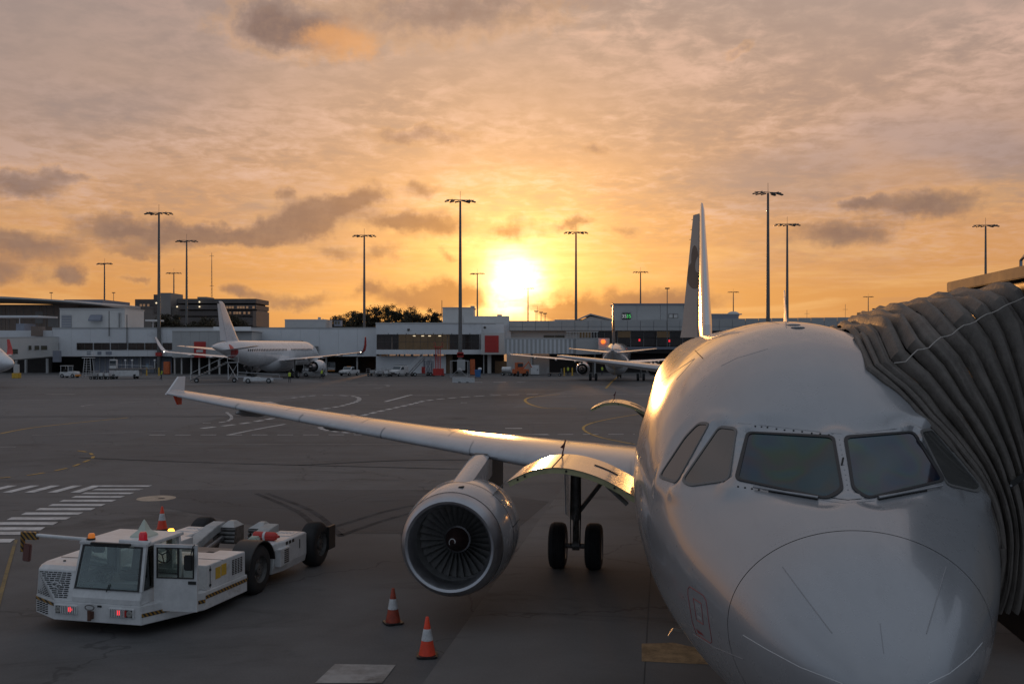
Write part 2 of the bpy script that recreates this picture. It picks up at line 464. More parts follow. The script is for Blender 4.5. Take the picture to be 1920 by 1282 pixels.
m = MB(); n = 40
xs = [-1500 + 3000 * i / n for i in range(n + 1)]; ys = [-400 + 3400 * i / n for i in range(n + 1)]
m.add([(x, y, 0) for y in ys for x in xs], [(j * (n + 1) + i, j * (n + 1) + i + 1, (j + 1) * (n + 1) + i + 1, (j + 1) * (n + 1) + i) for j in range(n) for i in range(n)])
apron = struct(m.build('apron', ASPH, fix=False))

def sheet(name, pts, m_, z):
    return MB().poly([(p[0], p[1], z) for p in pts]).build(name, m_, apron, fix=False)
def gsheet(name, pix, m_, z=.004): return sheet(name, [GP(*p) for p in pix], m_, z)

# large differently laid areas of pavement, as seen between the markings
gsheet('pavement_or_sun_patch', [(-700, 812), (-500, 742), (330, 742), (420, 752), (560, 742), (430, 780), (235, 826), (0, 834)], ASPH_L, .004)
gsheet('pavement_or_sun_patch', [(-400, 716), (-300, 703), (490, 703), (620, 716), (330, 722), (90, 727)], ASPH_L, .0045)
gsheet('pavement_or_sun_patch', [(1010, 742), (1120, 722), (1700, 722), (1800, 764), (960, 764)], ASPH_L, .005)
gsheet('pavement_or_sun_patch', [(300, 918), (860, 918), (1030, 940), (960, 1000), (560, 1000), (300, 950)], ASPH_D, .0055)

# aircraft stand: concrete slabs in line with the parked aircraft
TH = .1544
NOSE = Vector((2.66, 6.88, 0))
AV = Vector((math.sin(TH), math.cos(TH), 0)); RV = Vector((math.cos(TH), -math.sin(TH), 0))
def LW(x, s): return NOSE + RV * x + AV * s
def to_local(P):
    d = Vector(P) - NOSE
    return Vector((d.dot(RV), d.dot(AV), P[2]))
rows = [-14, -8.5, -3, 2.5, 8, 13.4, 17.6, 23.2, 28.8, 34.4]
cols = [-5.6, -1.9, 1.8, 5.5, 9.2, 12.9, 16.6]
for i in range(len(cols) - 1):
    for j in range(len(rows) - 1):
        q = .012
        pts = [LW(cols[i] + q, rows[j] + q), LW(cols[i + 1] - q, rows[j] + q), LW(cols[i + 1] - q, rows[j + 1] - q), LW(cols[i] + q, rows[j + 1] - q)]
        sheet('concrete_slab', pts, random.choice(CONC), .008)
gsheet('pavement_or_sun_patch', [(778, 912), (905, 851), (1010, 851), (1062, 905)], CONC[1], .0065)

PAINT_W = mat('white_line_paint', (.56, .55, .54), .7, var=.22, vscale=1.4, stain=(.16, .15, .145))
PAINT_F = mat('faded_line_paint', (.27, .26, .25), .7, var=.3, vscale=1.0, stain=(.10, .095, .09))
PAINT_Y = mat('yellow_line_paint', (.46, .27, .055), .7, var=.25, vscale=1.2, stain=(.15, .11, .06))
ZL = .013
def line(pix, w, m_, dash=None, name='painted_line', z=ZL):
    """a painted line along pixels on the ground, w metres wide, optionally dashed (on, off) in metres"""
    P = [GP(*p) for p in pix]
    Q = []                                        # smooth it
    for i in range(len(P) - 1):
        p0, p1, p2, p3 = P[max(i - 1, 0)], P[i], P[i + 1], P[min(i + 2, len(P) - 1)]
        k = max(2, int((p2 - p1).length / 1.0)) if len(P) > 2 else 1
        for j in range(k):
            t = j / k
            Q.append(.5 * ((2 * p1) + (p2 - p0) * t + (2 * p0 - 5 * p1 + 4 * p2 - p3) * t * t + (3 * p1 - p0 - 3 * p2 + p3) * t ** 3))
    Q.append(P[-1])
    def strip(pts):
        L, Rr = [], []
        for i, p in enumerate(pts):
            t = (pts[min(i + 1, len(pts) - 1)] - pts[max(i - 1, 0)]); t.z = 0; t.normalize()
            nrm = Vector((-t.y, t.x, 0)) * w / 2
            L.append((p.x + nrm.x, p.y + nrm.y, z)); Rr.append((p.x - nrm.x, p.y - nrm.y, z))
        mb = MB()
        for i in range(len(pts) - 1): mb.quad(L[i], L[i + 1], Rr[i + 1], Rr[i])
        mb.build(name, m_, apron, fix=False)
    if not dash: strip(Q); return
    acc, seg, on = 0.0, [Q[0]], True
    for i in range(1, len(Q)):
        a, b = Q[i - 1], Q[i]; L = (b - a).length; pos = 0.0
        while L - pos > 1e-6:
            need = (dash[0] if on else dash[1]) - acc
            st = min(need, L - pos); pos += st; acc += st
            p = a + (b - a) * (pos / L)
            if on: seg.append(p)
            if acc >= (dash[0] if on else dash[1]) - 1e-6:
                if on and len(seg) > 1: strip(seg)
                on = not on; acc = 0.0; seg = [p] if on else []
    if on and len(seg) > 1: strip(seg)

line([(215, 834), (640, 833), (1190, 832)], .16, PAINT_F)
line([(280, 815.5), (700, 815), (1190, 814)], .22, PAINT_W, (1.0, .62), 'painted_dash')
line([(60, 816), (200, 812), (325, 807.5)], .20, PAINT_F)
line([(0, 751), (200, 748), (420, 747)], .35, PAINT_F)
line([(85, 739), (140, 739)], .8, PAINT_F)
line([(155, 762), (170, 759), (295, 751)], .3, PAINT_F, (3, 3), 'painted_dash')
line([(350, 825), (432, 825)], .10, PAINT_F)
line([(430, 815), (480, 805), (535, 795)], .22, PAINT_W)
line([(378, 803), (440, 796), (480, 790), (512, 784), (590, 769), (640, 761), (672, 751), (668, 744), (640, 741.5), (590, 741.5), (540, 747)], .45, PAINT_W, (1.3, .8), 'painted_dash')
line([(425, 773), (434, 781), (430, 788), (412, 792), (380, 793)], .25, PAINT_W, (.9, .6), 'painted_dash')
line([(600, 801), (612, 807), (660, 812), (700, 814)], .35, PAINT_W, (.7, .45), 'painted_dash')
line([(680, 779), (712, 771), (770, 758), (800, 751), (860, 745), (930, 741), (1010, 739)], .45, PAINT_W, (1.5, .9), 'painted_dash')
line([(722, 753), (772, 740)], .35, PAINT_W)
line([(480, 745), (620, 741), (760, 741), (900, 741)], .5, PAINT_F, (4.5, 4.0), 'painted_dash')
line([(650, 718), (700, 720), (728, 722), (720, 726), (690, 728)], .5, PAINT_F, (2.5, 2), 'painted_dash')
line([(480, 713), (600, 712), (740, 712)], .6, PAINT_F)
line([(880, 716.5), (985, 716)], .7, PAINT_W, (2.0, 1.7), 'painted_dash')
line([(920, 739), (960, 738), (1240, 739)], .5, PAINT_F)
line([(1040, 744), (1100, 741), (1215, 738)], .3, PAINT_F, (6, 3), 'painted_dash')
line([(947, 803), (979, 803)], .45, PAINT_W)
line([(980, 814.5), (1030, 815)], .18, PAINT_W)
line([(1000, 793), (1190, 791)], .12, PAINT_F)
line([(864, 755), (876, 755)], .9, PAINT_F)
line([(1050, 739), (1000, 744), (985, 749), (990, 756), (1010, 763), (1030, 765.5), (1080, 766)], .28, PAINT_Y)
line([(1200, 776), (1150, 784), (1110, 793), (1094, 801), (1100, 810), (1130, 821), (1190, 833)], .18, PAINT_Y)
line([(1163, 703), (1150, 713), (1136, 728)], .3, PAINT_Y)
line([(0, 813), (60, 802), (150, 792), (240, 783)], .22, PAINT_Y)
line([(146, 845), (160, 847), (170, 850), (175, 856), (170, 861), (155, 867), (135, 875), (105, 882), (60, 890), (0, 896)], .16, PAINT_Y, (.95, .7), 'painted_dash')
line([(30, 1012), (12, 1075), (-8, 1150)], .09, mat('faded_yellow_paint', (.20, .145, .06), .75, var=.3, vscale=1.2, stain=(.11, .10, .085)))
line([(0, 838), (30, 838)], .2, PAINT_F)
line([(640, 862), (480, 868), (280, 868)], .05, PAINT_F)

MARK = mat('tyre_rubber_mark', (.060, .059, .060), .92, var=.4, vscale=.8, spec=.15, stain=(.10, .099, .10))
for pts in ([(480, 925), (560, 960), (600, 1000)], [(500, 925), (585, 958), (640, 1005)], [(620, 990), (760, 950), (900, 935)], [(640, 1003), (770, 962), (905, 945)], [(0, 783), (300, 781), (700, 786)], [(0, 781), (300, 779), (700, 783.5)],
            [(560, 872), (800, 862), (1100, 866)], [(150, 858), (420, 868), (900, 880)]):
    line(pts, .20, MARK, None, 'tyre_mark', .0105)
# the hatched walkway at the left: two ladders of white bars
bars = [(575, 858, 633), (540, 808, 653), (480, 757, 674), (425, 705, 694), (358, 655, 716), (295, 595, 740), (225, 538, 763), (145, 468, 788), (65, 398, 816), (-12, 327, 844), (-75, 255, 873), (-150, 178, 898), (-240, 85, 1014 - 700 + 626)]
for (a, b, yy) in bars:
    yy = 700 + yy / 3
    hh = .95 + (yy - 910) * .019
    a /= 3; b /= 3
    sk = (b - a) * .05 + 4
    gsheet('walkway_bar', [(a - sk, yy + hh * 1.25), (b - sk, yy + hh * 1.25), (b, yy - hh * 1.05), (a, yy - hh * 1.05)], PAINT_W, .012)
for (x0, x1) in ((395, 520), (265, 410), (137, 285), (10, 170), (-120, 45), (-250, -80)):
    gsheet('walkway_bar', [(x0 / 3, 923.3), (x0 / 3 + 18, 923.3), (x1 / 3 + 18, 910.2), (x1 / 3, 910.2)], PAINT_W, .012)
gsheet('painted_block', [(628, 1245), (742, 1247), (716, 1281), (590, 1281)], PAINT_F, .012)
# sun spot on the apron, painted in as a warm disc with dark centre
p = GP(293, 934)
MB().lathe([(0.011, .01), (0.013, .62), (.013, .66), (.006, .70)], (p.x, p.y, 0), 'z', 32).build('sun_spot_disc', mat('sun_spot_tint', (.42, .34, .26), .7, var=.25, vscale=2), apron)
MB().lathe([(0.014, .01), (0.018, .12), (.016, .13)], (p.x + .22, p.y - .08, 0), 'z', 16).build('spot_centre', DARK, apron)
gsheet('pavement_or_sun_patch', [(1203, 1207), (1262, 1205), (1330, 1220), (1330, 1246), (1203, 1240)], mat('sun_patch_tint', (.34, .22, .115), .75, var=.35, vscale=3, stain=(.07, .055, .045)), .012)  # orange sun patch on the slab, its warm light put into the colour

# ------------------------------------------------------------------ airliners
def pchip(xs, ys):
    xs = np.array(xs, float); ys = np.array(ys, float); h = np.diff(xs); d = np.diff(ys) / h
    mm = np.zeros(len(xs)); mm[0] = d[0]; mm[-1] = d[-1]
    for i in range(1, len(xs) - 1):
        if d[i - 1] * d[i] > 0:
            w1 = 2 * h[i] + h[i - 1]; w2 = h[i] + 2 * h[i - 1]
            mm[i] = (w1 + w2) / (w1 / d[i - 1] + w2 / d[i])
    def f(x):
        i = min(max(int(np.searchsorted(xs, x)) - 1, 0), len(h) - 1); t = (x - xs[i]) / h[i]; t = min(max(t, 0), 1)
        return float((1 + 2 * t) * (1 - t) ** 2 * ys[i] + t * (1 - t) ** 2 * h[i] * mm[i] + t * t * (3 - 2 * t) * ys[i + 1] + t * t * (t - 1) * h[i] * mm[i + 1])
    return f
ZC = 3.96                                       # height of the fuselage axis
_r = lambda v: math.sqrt(v)
WS = [0, .5, .8, 1.0, 1.25, 1.5, 2, 2.5, 3, 3.5, 4, 5, 6, 7, 24, 28, 32, 36, 37.57]
fW = pchip([_r(s) for s in WS], [0, .68, .87, .97, 1.08, 1.18, 1.37, 1.53, 1.66, 1.77, 1.85, 1.94, 1.97, 1.975, 1.975, 1.78, 1.15, .42, .16])
US = [0, .25, .5, 1, 1.5, 2, 2.5, 3, 3.5, 4, 5, 6, 7, 30, 33, 36, 37.57]
fU = pchip([_r(s) for s in US], [-.8, -.37, -.17, .14, .36, .56, .88, 1.25, 1.56, 1.78, 1.99, 2.05, 2.07, 2.07, 1.97, 1.66, 1.32])
LS = [0, .25, .5, 1, 2, 3, 4, 5, 23, 26, 30, 34, 37.57]
fL = pchip([_r(s) for s in LS], [-.8, -1.13, -1.28, -1.5, -1.8, -1.97, -2.05, -2.07, -2.07, -1.85, -1.05, -.02, .98])
MS = [0, .5, 1, 2, 3, 4, 5, 26, 30, 34, 37.57]
fM = pchip([_r(s) for s in MS], [-.8, -.72, -.62, -.40, -.22, -.1, 0, 0, .35, .82, 1.14])
def section(s, phi):
    q = math.sqrt(max(s, 0)); w, u, l, mz = fW(q), fU(q), fL(q), fM(q)
    c = math.cos(phi)
    return Vector((w * math.sin(phi), s, ZC + mz + (u - mz if c > 0 else mz - l) * c))

def airfoil(n=14, t=.12):
    up = []
    for i in range(n + 1):
        x = .5 * (1 - math.cos(math.pi * i / n))
        y = 5 * t * (.2969 * math.sqrt(x) - .126 * x - .3516 * x * x + .2843 * x ** 3 - .1036 * x ** 4)
        up.append((x, y))
    cam_ = lambda x: .018 * math.sin(math.pi * x)
    return [(x, y + cam_(x)) for x, y in reversed(up)] + [(x, -y * .85 + cam_(x)) for x, y in up[1:-1]]
def wing_stations(sd):
    """span x, leading edge s, chord, leading edge z, thickness"""
    def st(x):
        s0 = 13.0 + (x - 1.9) * .53
        ch = (19.3 - s0) if x < 6.4 else (19.3 - (13.0 + 4.5 * .53)) + (x - 6.4) * (1.45 - 3.915) / (16.7 - 6.4)
        z = 2.85 + (x - 1.9) * .080 + .0008 * (x - 1.9) ** 2
        th = .108 - .006 * min(1, (x - 1.9) / 6)
        return x * sd, s0, ch, z, th
    return st
def wing_ring(st, x, n=14, twist=0.0):
    X, s0, ch, z, th = st(x)
    return [Vector((X, s0 + ch * a, z + ch * b - ch * a * twist)) for a, b in airfoil(n, th)]

def gear_leg(root, x, s, top, rs=.584, hw=.21, spread=.46, sd=-1, name='main_gear', detail=True):
    leg = MB().tube([(x, s, rs), (x, s, 1.3)], .085, 12).tube([(x, s, 1.25), (x, s, top)], .135, 14).tube([(x - spread, s, rs), (x + spread, s, rs)], .07, 10)
    leg.lathe([(-.09, .12), (.09, .12)], (x, s, rs), 'x', 12, True)
    g_ = leg.build(name, GEARM, root, True)
    if detail:
        MB().tube([(x, s + .05, 1.35), (x - sd * 1.15, s + .1, top - .25)], .06, 8).build('side_brace', GEARM, g_, True)
        MB().tube([(x, s - .16, .75), (x, s - .30, 1.05), (x, s - .16, 1.35)], .032, 8).tube([(x, s + .16, .75), (x, s + .34, 1.05), (x, s + .16, 1.35)], .04, 8).build('torque_link', GEARM, g_, True)
        MB().tube([(x + .11, s - .1, .6), (x + .13, s - .13, 1.4), (x + .10, s - .13, top - .2)], .018, 6).tube([(x - .12, s - .1, .6), (x - .13, s - .13, 1.5), (x - .10, s - .13, top - .2)], .014, 6).build('hydraulic_line', DARK, g_, True)
        d = MB().extrude([(x + sd * .20, s - .42, 1.45), (x + sd * .20, s + .42, 1.25), (x + sd * .24, s + .42, top), (x + sd * .24, s - .42, top)], (sd * .03, 0, 0))
        d.build('gear_door', P_WHITE, root)
    for q in (-1, 1):
        c = (x + q * spread, s, rs)
        pr = [(-hw, rs * .58), (-hw, rs * .80), (-hw * .86, rs * .93), (-hw * .55, rs * .99)]
        if detail:
            for k in (-.4, -.14, .14, .4): pr += [(hw * (k - .035), rs), (hw * (k - .025), rs - .013), (hw * (k + .025), rs - .013), (hw * (k + .035), rs)]
        pr += [(hw * .55, rs * .99), (hw * .86, rs * .93), (hw, rs * .80), (hw, rs * .58)]
        w = MB().lathe(pr, c, 'x', 40 if detail else 18).build('tyre', TYRE, g_, True)
        MB().lathe([(-hw * .8, .02), (-hw * .95, rs * .25), (-hw * .75, rs * .45), (-hw * .98, rs * .6), (hw * .98, rs * .6), (hw * .75, rs * .45), (hw * .95, rs * .25), (hw * .8, .02)], c, 'x', 20).build('rim', GREYP, w, True)
    return g_

def engine(root, sd, s0, cx, cz, detail=True, paint=None):
    """turbofan in its nacelle; s0 is the front of the inlet lip"""
    paint = paint or P_WHITE
    c = (cx, s0, cz); N = 72 if detail else 28
    nac = MB().lathe([(.28, 1.035), (.5, 1.085), (.9, 1.13), (1.5, 1.145), (2.1, 1.10), (2.7, .99), (3.1, .885), (3.12, .86), (2.6, .86)], c, 'y', N).build('nacelle', paint, root, True)
    MB().lathe([(.275, 1.033), (.14, .995), (.05, .95), (0, .895), (.02, .845), (.10, .80), (.25, .775), (.45, .772)], c, 'y', N).build('inlet_lip', LIPM, nac, True)
    MB().lathe([(.45, .773), (.6, .785), (.78, .80), (1.0, .80)], c, 'y', N).build('inlet_duct', mat('inlet_liner', (.20, .20, .20), .5, var=.15, vscale=4), nac, True)
    MB().lathe([(1.0, .80), (1.01, .02)], c, 'y', N).build('fan_backplate', DARK, nac)
    sp = MB().lathe([(.36, .012), (.42, .06), (.54, .12), (.68, .20), (.78, .245)], c, 'y', 32).build('spinner', mat('spinner_dark', (.05, .028, .026), .4, var=.2), nac, True)
    if detail:
        sw = [Vector((cx + math.cos(t) * r, s0 + .335 + (r - .01) * 1.72, cz + math.sin(t) * r)) for t, r in [(k * .28, .035 + .006 * k) for k in range(14)]]
        MB().tube(sw, .011, 6).build('spiral_mark', WHITEB, sp, True)
        MB().lathe([(.78, .246), (.80, .28), (.9, .285)], c, 'y', 32).build('hub', STEEL, nac, True)
        nb = 30; first = None
        for k in range(nb):
            if first is None:
                rings = []
                for j in range(7):
                    t = j / 6; r = .265 + t * .525; ch = .10 + .055 * t; pitch = R(28 + 34 * t)
                    u = Vector((math.sin(pitch), math.cos(pitch), 0)); nn = Vector((math.cos(pitch), -math.sin(pitch), 0))
                    rings.append([Vector((0, .06 * math.sin(t * 2.2), r)) + u * ch * a + nn * .012 * b for a, b in ((-1, 0), (-.4, .7), (.3, .9), (1, 0), (.3, .2), (-.4, .1))])
                first = MB().loft(rings).build('fan_blade', mat('titanium_blade', (.33, .325, .32), .38, .6, var=.1), nac, True)
                b = first
            else: b = link_copy(first, nac)
            b.location = (cx, s0 + .86, cz); b.rotation_euler = (0, 2 * math.pi * k / nb, 0)
        # nacelle strake, hatch, cowl joints
        a = R(38); ex, ez = math.sin(a) * -sd, math.cos(a)
        pts = []
        for (s_, r_) in ((.95, 1.12), (2.0, 1.10), (1.95, 1.38), (1.75, 1.36)):
            pts.append((cx + ex * r_, s0 + s_, cz + ez * r_))
        MB().extrude(pts, (.012, 0, .012)).build('strake', paint, nac)
        for s_, r_ in ((.285, 1.04), (1.02, 1.139)):
            MB().lathe([(s_ - .006, r_), (s_ - .004, r_ + .004), (s_ + .004, r_ + .004), (s_ + .006, r_)], c, 'y', N).build('cowl_joint', DARK, nac, True)
        MB().box((cx + .12, s0 + .62, cz + 1.098), (.10, .13, .02), Matrix.Rotation(R(-7), 3, 'Y')).build('inlet_scoop', DARK, nac)
        for sd2 in (-1, 1):
            MB().tube([(cx + sd2 * math.sin(R(78)) * 1.143, s0 + s_, cz + math.cos(R(78)) * 1.143) for s_ in (1.05, 1.5, 2.0)], .008, 6).build('latch_line', DARK, nac)
    MB().lathe([(2.9, .62), (3.6, .56), (4.2, .42), (4.22, .36)], c, 'y', 32).build('core_cowl', STEEL, nac, True)
    MB().lathe([(4.0, .30), (4.6, .16), (4.95, .03)], c, 'y', 24).build('exhaust_cone', STEEL, nac, True)
    return nac

def blade_surface(rings_def, n=12):
    """lifting surface from (leading edge point, chord, thickness, normal axis)"""
    rings = []
    for (p, ch, th, ax) in rings_def:
        p = Vector(p); ax = Vector(ax)
        rings.append([p + Vector((0, ch * a, 0)) + ax * (ch * b) for a, b in [(a, b - .018 * math.sin(math.pi * a)) for a, b in airfoil(n, th)]])
    return rings

def fin_parts(root, mat_, detail=True, rudder=0.0):
    """fixed fin and hinged rudder; rudder is its deflection"""
    def prof(th, a0, a1):
        pr = [(a, b - .018 * math.sin(math.pi * a)) for a, b in airfoil(26, th)]
        up = [q for q in pr if q[1] >= 0 and a0 <= q[0] <= a1]; lo = [q for q in pr if q[1] < 0 and a0 <= q[0] <= a1]
        return sorted(up, key=lambda q: -q[0]) + sorted(lo, key=lambda q: q[0])
    rd = [(29.3, 5.80, 5.85, .085), (30.0, 6.45, 5.25, .10), (34.05, 11.35, 2.05, .10), (34.55, 11.66, 1.6, .08), (34.95, 11.74, 1.1, .05)]
    f = MB().loft([[Vector((b * ch, s0 + a * ch, z)) for a, b in prof(th, 0, .68)] for s0, z, ch, th in rd]).build('fin', mat_, root, True)
    rings = []
    for s0, z, ch, th in [(29.45, 6.02, 5.75, .085)] + rd[1:3]:
        hs = s0 + ch * .69
        ring = []
        for a, b in prof(th, .70, 1.0):
            y_, x_ = (a - .69) * ch, b * ch
            ring.append(Vector((x_ * math.cos(rudder) - y_ * math.sin(rudder), hs + y_ * math.cos(rudder) + x_ * math.sin(rudder), z)))
        rings.append(ring)
    rud = MB().loft(rings).build('rudder', P_RUD if detail else mat_, root, True)
    if detail:
        tl, bl = max(rings[2], key=lambda q: -q.x), max(rings[1], key=lambda q: -q.x)
        for k in (.04, .13, .22):
            p = tl + (bl - tl) * k
            MB().tube([p, p + Vector((-.05, .09, 0))], .012, 5).build('static_wick', DARK, rud)
        le = []
        for s0, z, ch, th in rd[1:4]:
            pr = sorted([q for q in prof(th, 0, .09)], key=lambda q: q[1])
            le.append([Vector((q[1] * ch * 1.02, s0 + q[0] * ch - .006, z)) for q in pr])
        MB().loft(le, False, False).build('fin_leading_edge', mat('polished_edge', (.62, .62, .63), .16, 1.0), f, True, False)
    return f

def tailplane(root, mat_, sd):
    rd = [((sd * .6, 31.6, 4.62), 4.1, .10, (0, 0, 1)), ((sd * 1.2, 32.0, 4.68), 3.75, .10, (0, 0, 1)), ((sd * 6.0, 35.1, 5.20), 1.6, .09, (0, 0, 1)), ((sd * 6.22, 35.5, 5.22), 1.0, .06, (0, 0, 1))]
    return MB().loft(blade_surface(rd)).build('tailplane', mat_, root, True)

def fuselage_mesh(ss, nphi):
    vs = []
    for s in ss:
        for k in range(nphi): vs.append(section(s, 2 * math.pi * k / nphi))
    fs = []
    for i in range(len(ss) - 1):
        for k in range(nphi):
            k2 = (k + 1) % nphi
            fs.append((i * nphi + k, i * nphi + k2, (i + 1) * nphi + k2, (i + 1) * nphi + k))
    return vs, fs

WIN_SY = [6.6 + .533 * k for k in range(44)]
def window_patch(s, z, sd, w=.115, h=.165, off=.006):
    pts = []
    for k in range(12):
        a = 2 * math.pi * k / 12
        ds = w * math.copysign(abs(math.cos(a)) ** .6, math.cos(a)); dz = h * math.copysign(abs(math.sin(a)) ** .6, math.sin(a))
        zz = z + dz; ss = s + ds
        q = math.sqrt(ss); c = (zz - ZC - fM(q)) / max(.01, fU(q) - fM(q)); c = max(-1, min(1, c))
        x = fW(q) * math.sqrt(1 - c * c)
        pts.append((sd * (x + off), ss, zz))
    return pts

def simple_airliner(name, label, loc, rz, paint, finmat, winglet='split_red', group=None, scale=1.0):
    """a parked airliner far across the apron (nose towards local -y)"""
    root = thing(name, label, 'airliner', loc, rz, group)
    ss = [.002, .05, .15, .35, .7, 1.2, 1.8, 2.5, 3.3, 4.2, 5.5, 7, 12, 18, 24, 26, 28, 30, 32, 34, 36, 37, 37.57]
    vs, fs = fuselage_mesh(ss, 36)
    MB().add(vs, fs).add(vs[-36:], [tuple(range(36))]).build('fuselage', paint, root, True)
    wr = MB()
    for sd in (-1, 1):
        for s in WIN_SY:
            if 14.8 < s < 16.2: continue
            wr.poly(window_patch(s, ZC + .62, sd, .13, .19, .012))
    struct(wr.build('cabin_window_row', DARK, root, fix=False), 'stuff')
    for sd in (-1, 1):
        MB().poly([section(s, sd * ph) + Vector((sd * .012, 0, .012)) for s, ph in ((1.95, R(8)), (2.7, R(10)), (2.75, R(42)), (2.25, R(47)))]).poly([section(s, sd * ph) + Vector((sd * .012, 0, .012)) for s, ph in ((2.8, R(44)), (3.3, R(58)), (2.9, R(66)), (2.35, R(50)))]).build('cockpit_window', GLASSD, root, fix=False)
        MB().poly(window_patch(5.0, ZC + .1, sd, .42, .92, .010)).build('cabin_door', GREYP, root, fix=False)
        st = wing_stations(sd)
        w = MB().loft([wing_ring(st, x, 10) for x in (1.2, 1.9, 4, 6.4, 10, 14, 16.7)]).build('wing', paint, root, True)
        X, s0, ch, z, th = st(16.7)
        if winglet in ('split_red', 'red'):
            r0 = [(X, s0, z), (X + sd * .5, s0 + .5, z + .35), (X + sd * .85, s0 + 1.1, z + 1.1), (X + sd * 1.15, s0 + 2.05, z + 2.4)]
            chs = [1.45, 1.2, .95, .5]
            for nm, off, mt in (('winglet', 0.0, REDP if winglet == 'red' else paint), ('winglet_outer_face', sd * .05, REDP)):
                rg = []
                for (p, c_) in zip(r0, chs):
                    p = Vector(p) + Vector((off, 0, -abs(off) * .3)); t_ = .035 if nm == 'winglet' else .012
                    rg.append([p + Vector((-sd * t_, 0, t_ * .5)) + Vector((0, .0, 0)), p + Vector((-sd * t_, c_, t_ * .5)), p + Vector((sd * t_, c_, -t_ * .5)), p + Vector((sd * t_, 0, -t_ * .5))])
                MB().loft(rg).build(nm, mt, w, nm == 'winglet')
            MB().sphere((X + sd * .1, s0 + 1.5, z + .05), .07, 8, 6).build('tip_light', mat('white_light', (.9, .9, .9), .3, emit=(1, .9, .72), estr=8), w)
        else:
            MB().extrude([(X, s0, z), (X, s0 + 1.4, z), (X + sd * .05, s0 + 1.7, z + .55), (X + sd * .05, s0 + 1.2, z + .55)], (sd * .04, 0, 0)).extrude([(X, s0 + .3, z), (X, s0 + 1.4, z), (X, s0 + 1.5, z - .4), (X, s0 + 1.2, z - .4)], (sd * .03, 0, 0)).build('wing_fence', paint, w)
        for xf in (6.6, 9.6, 12.8):
            _, sf, cf, zf, _t = st(xf)
            MB().lathe([(-1.2, .02), (-.6, .16), (.3, .2), (1.0, .12), (1.5, .02)], (sd * xf, sf + cf * .82, zf - .12), 'y', 10).build('flap_track_fairing', paint, w, True)
        engine(root, sd, 11.6, sd * 5.75, 1.78, False, paint)
        MB().loft([[Vector((sd * 5.75 + a, s_, z_)) for a, s_, z_ in ((-.14, f, b), (.14, f, b), (.14, r_, b), (-.14, r_, b))] for f, r_, b in ((12.6, 16.2, 2.7), (14.2, 17.5, 3.45))]).build('pylon', paint, root)
        gear_leg(root, sd * 3.795, 17.71, 3.1, detail=False)
        tailplane(root, paint, sd)
    gear_leg(root, 0, 5.07, 2.2, .38, .12, .25, name='nose_gear', detail=False)
    MB().lathe([(9.8, .4), (11.2, 1.5), (13, 1.9), (19, 1.9), (21, 1.5), (23, .4)], (0, 0, 2.85), 'y', 24).build('belly_fairing', paint, root, True)
    fin_parts(root, finmat, False)
    if scale != 1.0: root.scale = (scale,) * 3
    return root

# ------------------------------------------------------------------ the airliner in the foreground
air = thing('airliner', 'large white airliner parked nose-on at right with the bellows of the boarding bridge on it', 'airliner', NOSE, -TH)

def cam_ray_local(px, py):
    d = Vector(((px - 960) / F, 1.0, -(py - YH) / F)).normalized()
    o = Vector((0, 0, H)) - NOSE
    return Vector((o.dot(RV), o.dot(AV), o.z)), Vector((d.dot(RV), d.dot(AV), d.z))

S_SEAM = 1.16
s_nose = [.0008, .004, .012, .03] + [.06 + (S_SEAM - .06) * (i / 44) for i in range(45)]
s_fus = [S_SEAM + .008] + [S_SEAM + .008 + (5.6 - S_SEAM) * (i / 170) for i in range(1, 171)] + [5.9, 6.3, 6.8, 7.4] + [8 + .8 * i for i in range(20)] + [24.4 + .6 * i for i in range(22)] + [37.3, 37.57]
NPH = 264
vsN, fsN = fuselage_mesh(s_nose, NPH)
vsF, fsF = fuselage_mesh(s_fus, NPH)
bvh0 = BVHTree.FromPolygons([tuple(v) for v in vsN] + [tuple(v) for v in vsF], fsN + [tuple(i + len(vsN) for i in f) for f in fsF])

W1 = [(1402, 806), (1562, 825), (1578, 918), (1549, 928), (1384, 904)]
W2 = [(1347, 799), (1383, 807), (1367, 893), (1359, 900), (1296, 909), (1281, 902)]
W3 = [(1309, 794), (1333, 797), (1267, 902), (1241, 895), (1243, 886), (1282, 817)]
def cast(bv, px, py):
    o, d = cam_ray_local(px, py); loc, nrm, idx, dist = bv.ray_cast(o, d)
    return loc
W1R = [(1714, 806), (1584, 825), (1600, 917), (1629, 928), (1765, 905)]
panes = []
for W in (W1, W2, W3):
    pts = [cast(bvh0, *p) for p in W]
    for sd in (-1, 1):
        q = [Vector((p.x if sd < 0 else -p.x + .03, p.y, p.z)) for p in pts]
        if W is W1 and sd > 0: q = [cast(bvh0, *p) for p in W1R]
        c = sum(q, Vector()) / len(q)
        A_ = np.array([list(p - c) for p in q]); nn = Vector(np.linalg.svd(A_)[2][2])
        if nn.y > 0: nn = -nn
        q = [p - nn * (p - c).dot(nn) for p in q]
        ux = (q[1] - q[0]).normalized(); uy = nn.cross(ux)
        panes.append((q, c, nn, ux, uy))
print('PANES mirrored:', [[(round(960 + F * w.x / w.y), round(YH + F * (H - w.z) / w.y)) for w in [LW(p.x, p.y) + Vector((0, 0, p.z)) for p in pn[0]]] for pn in panes])
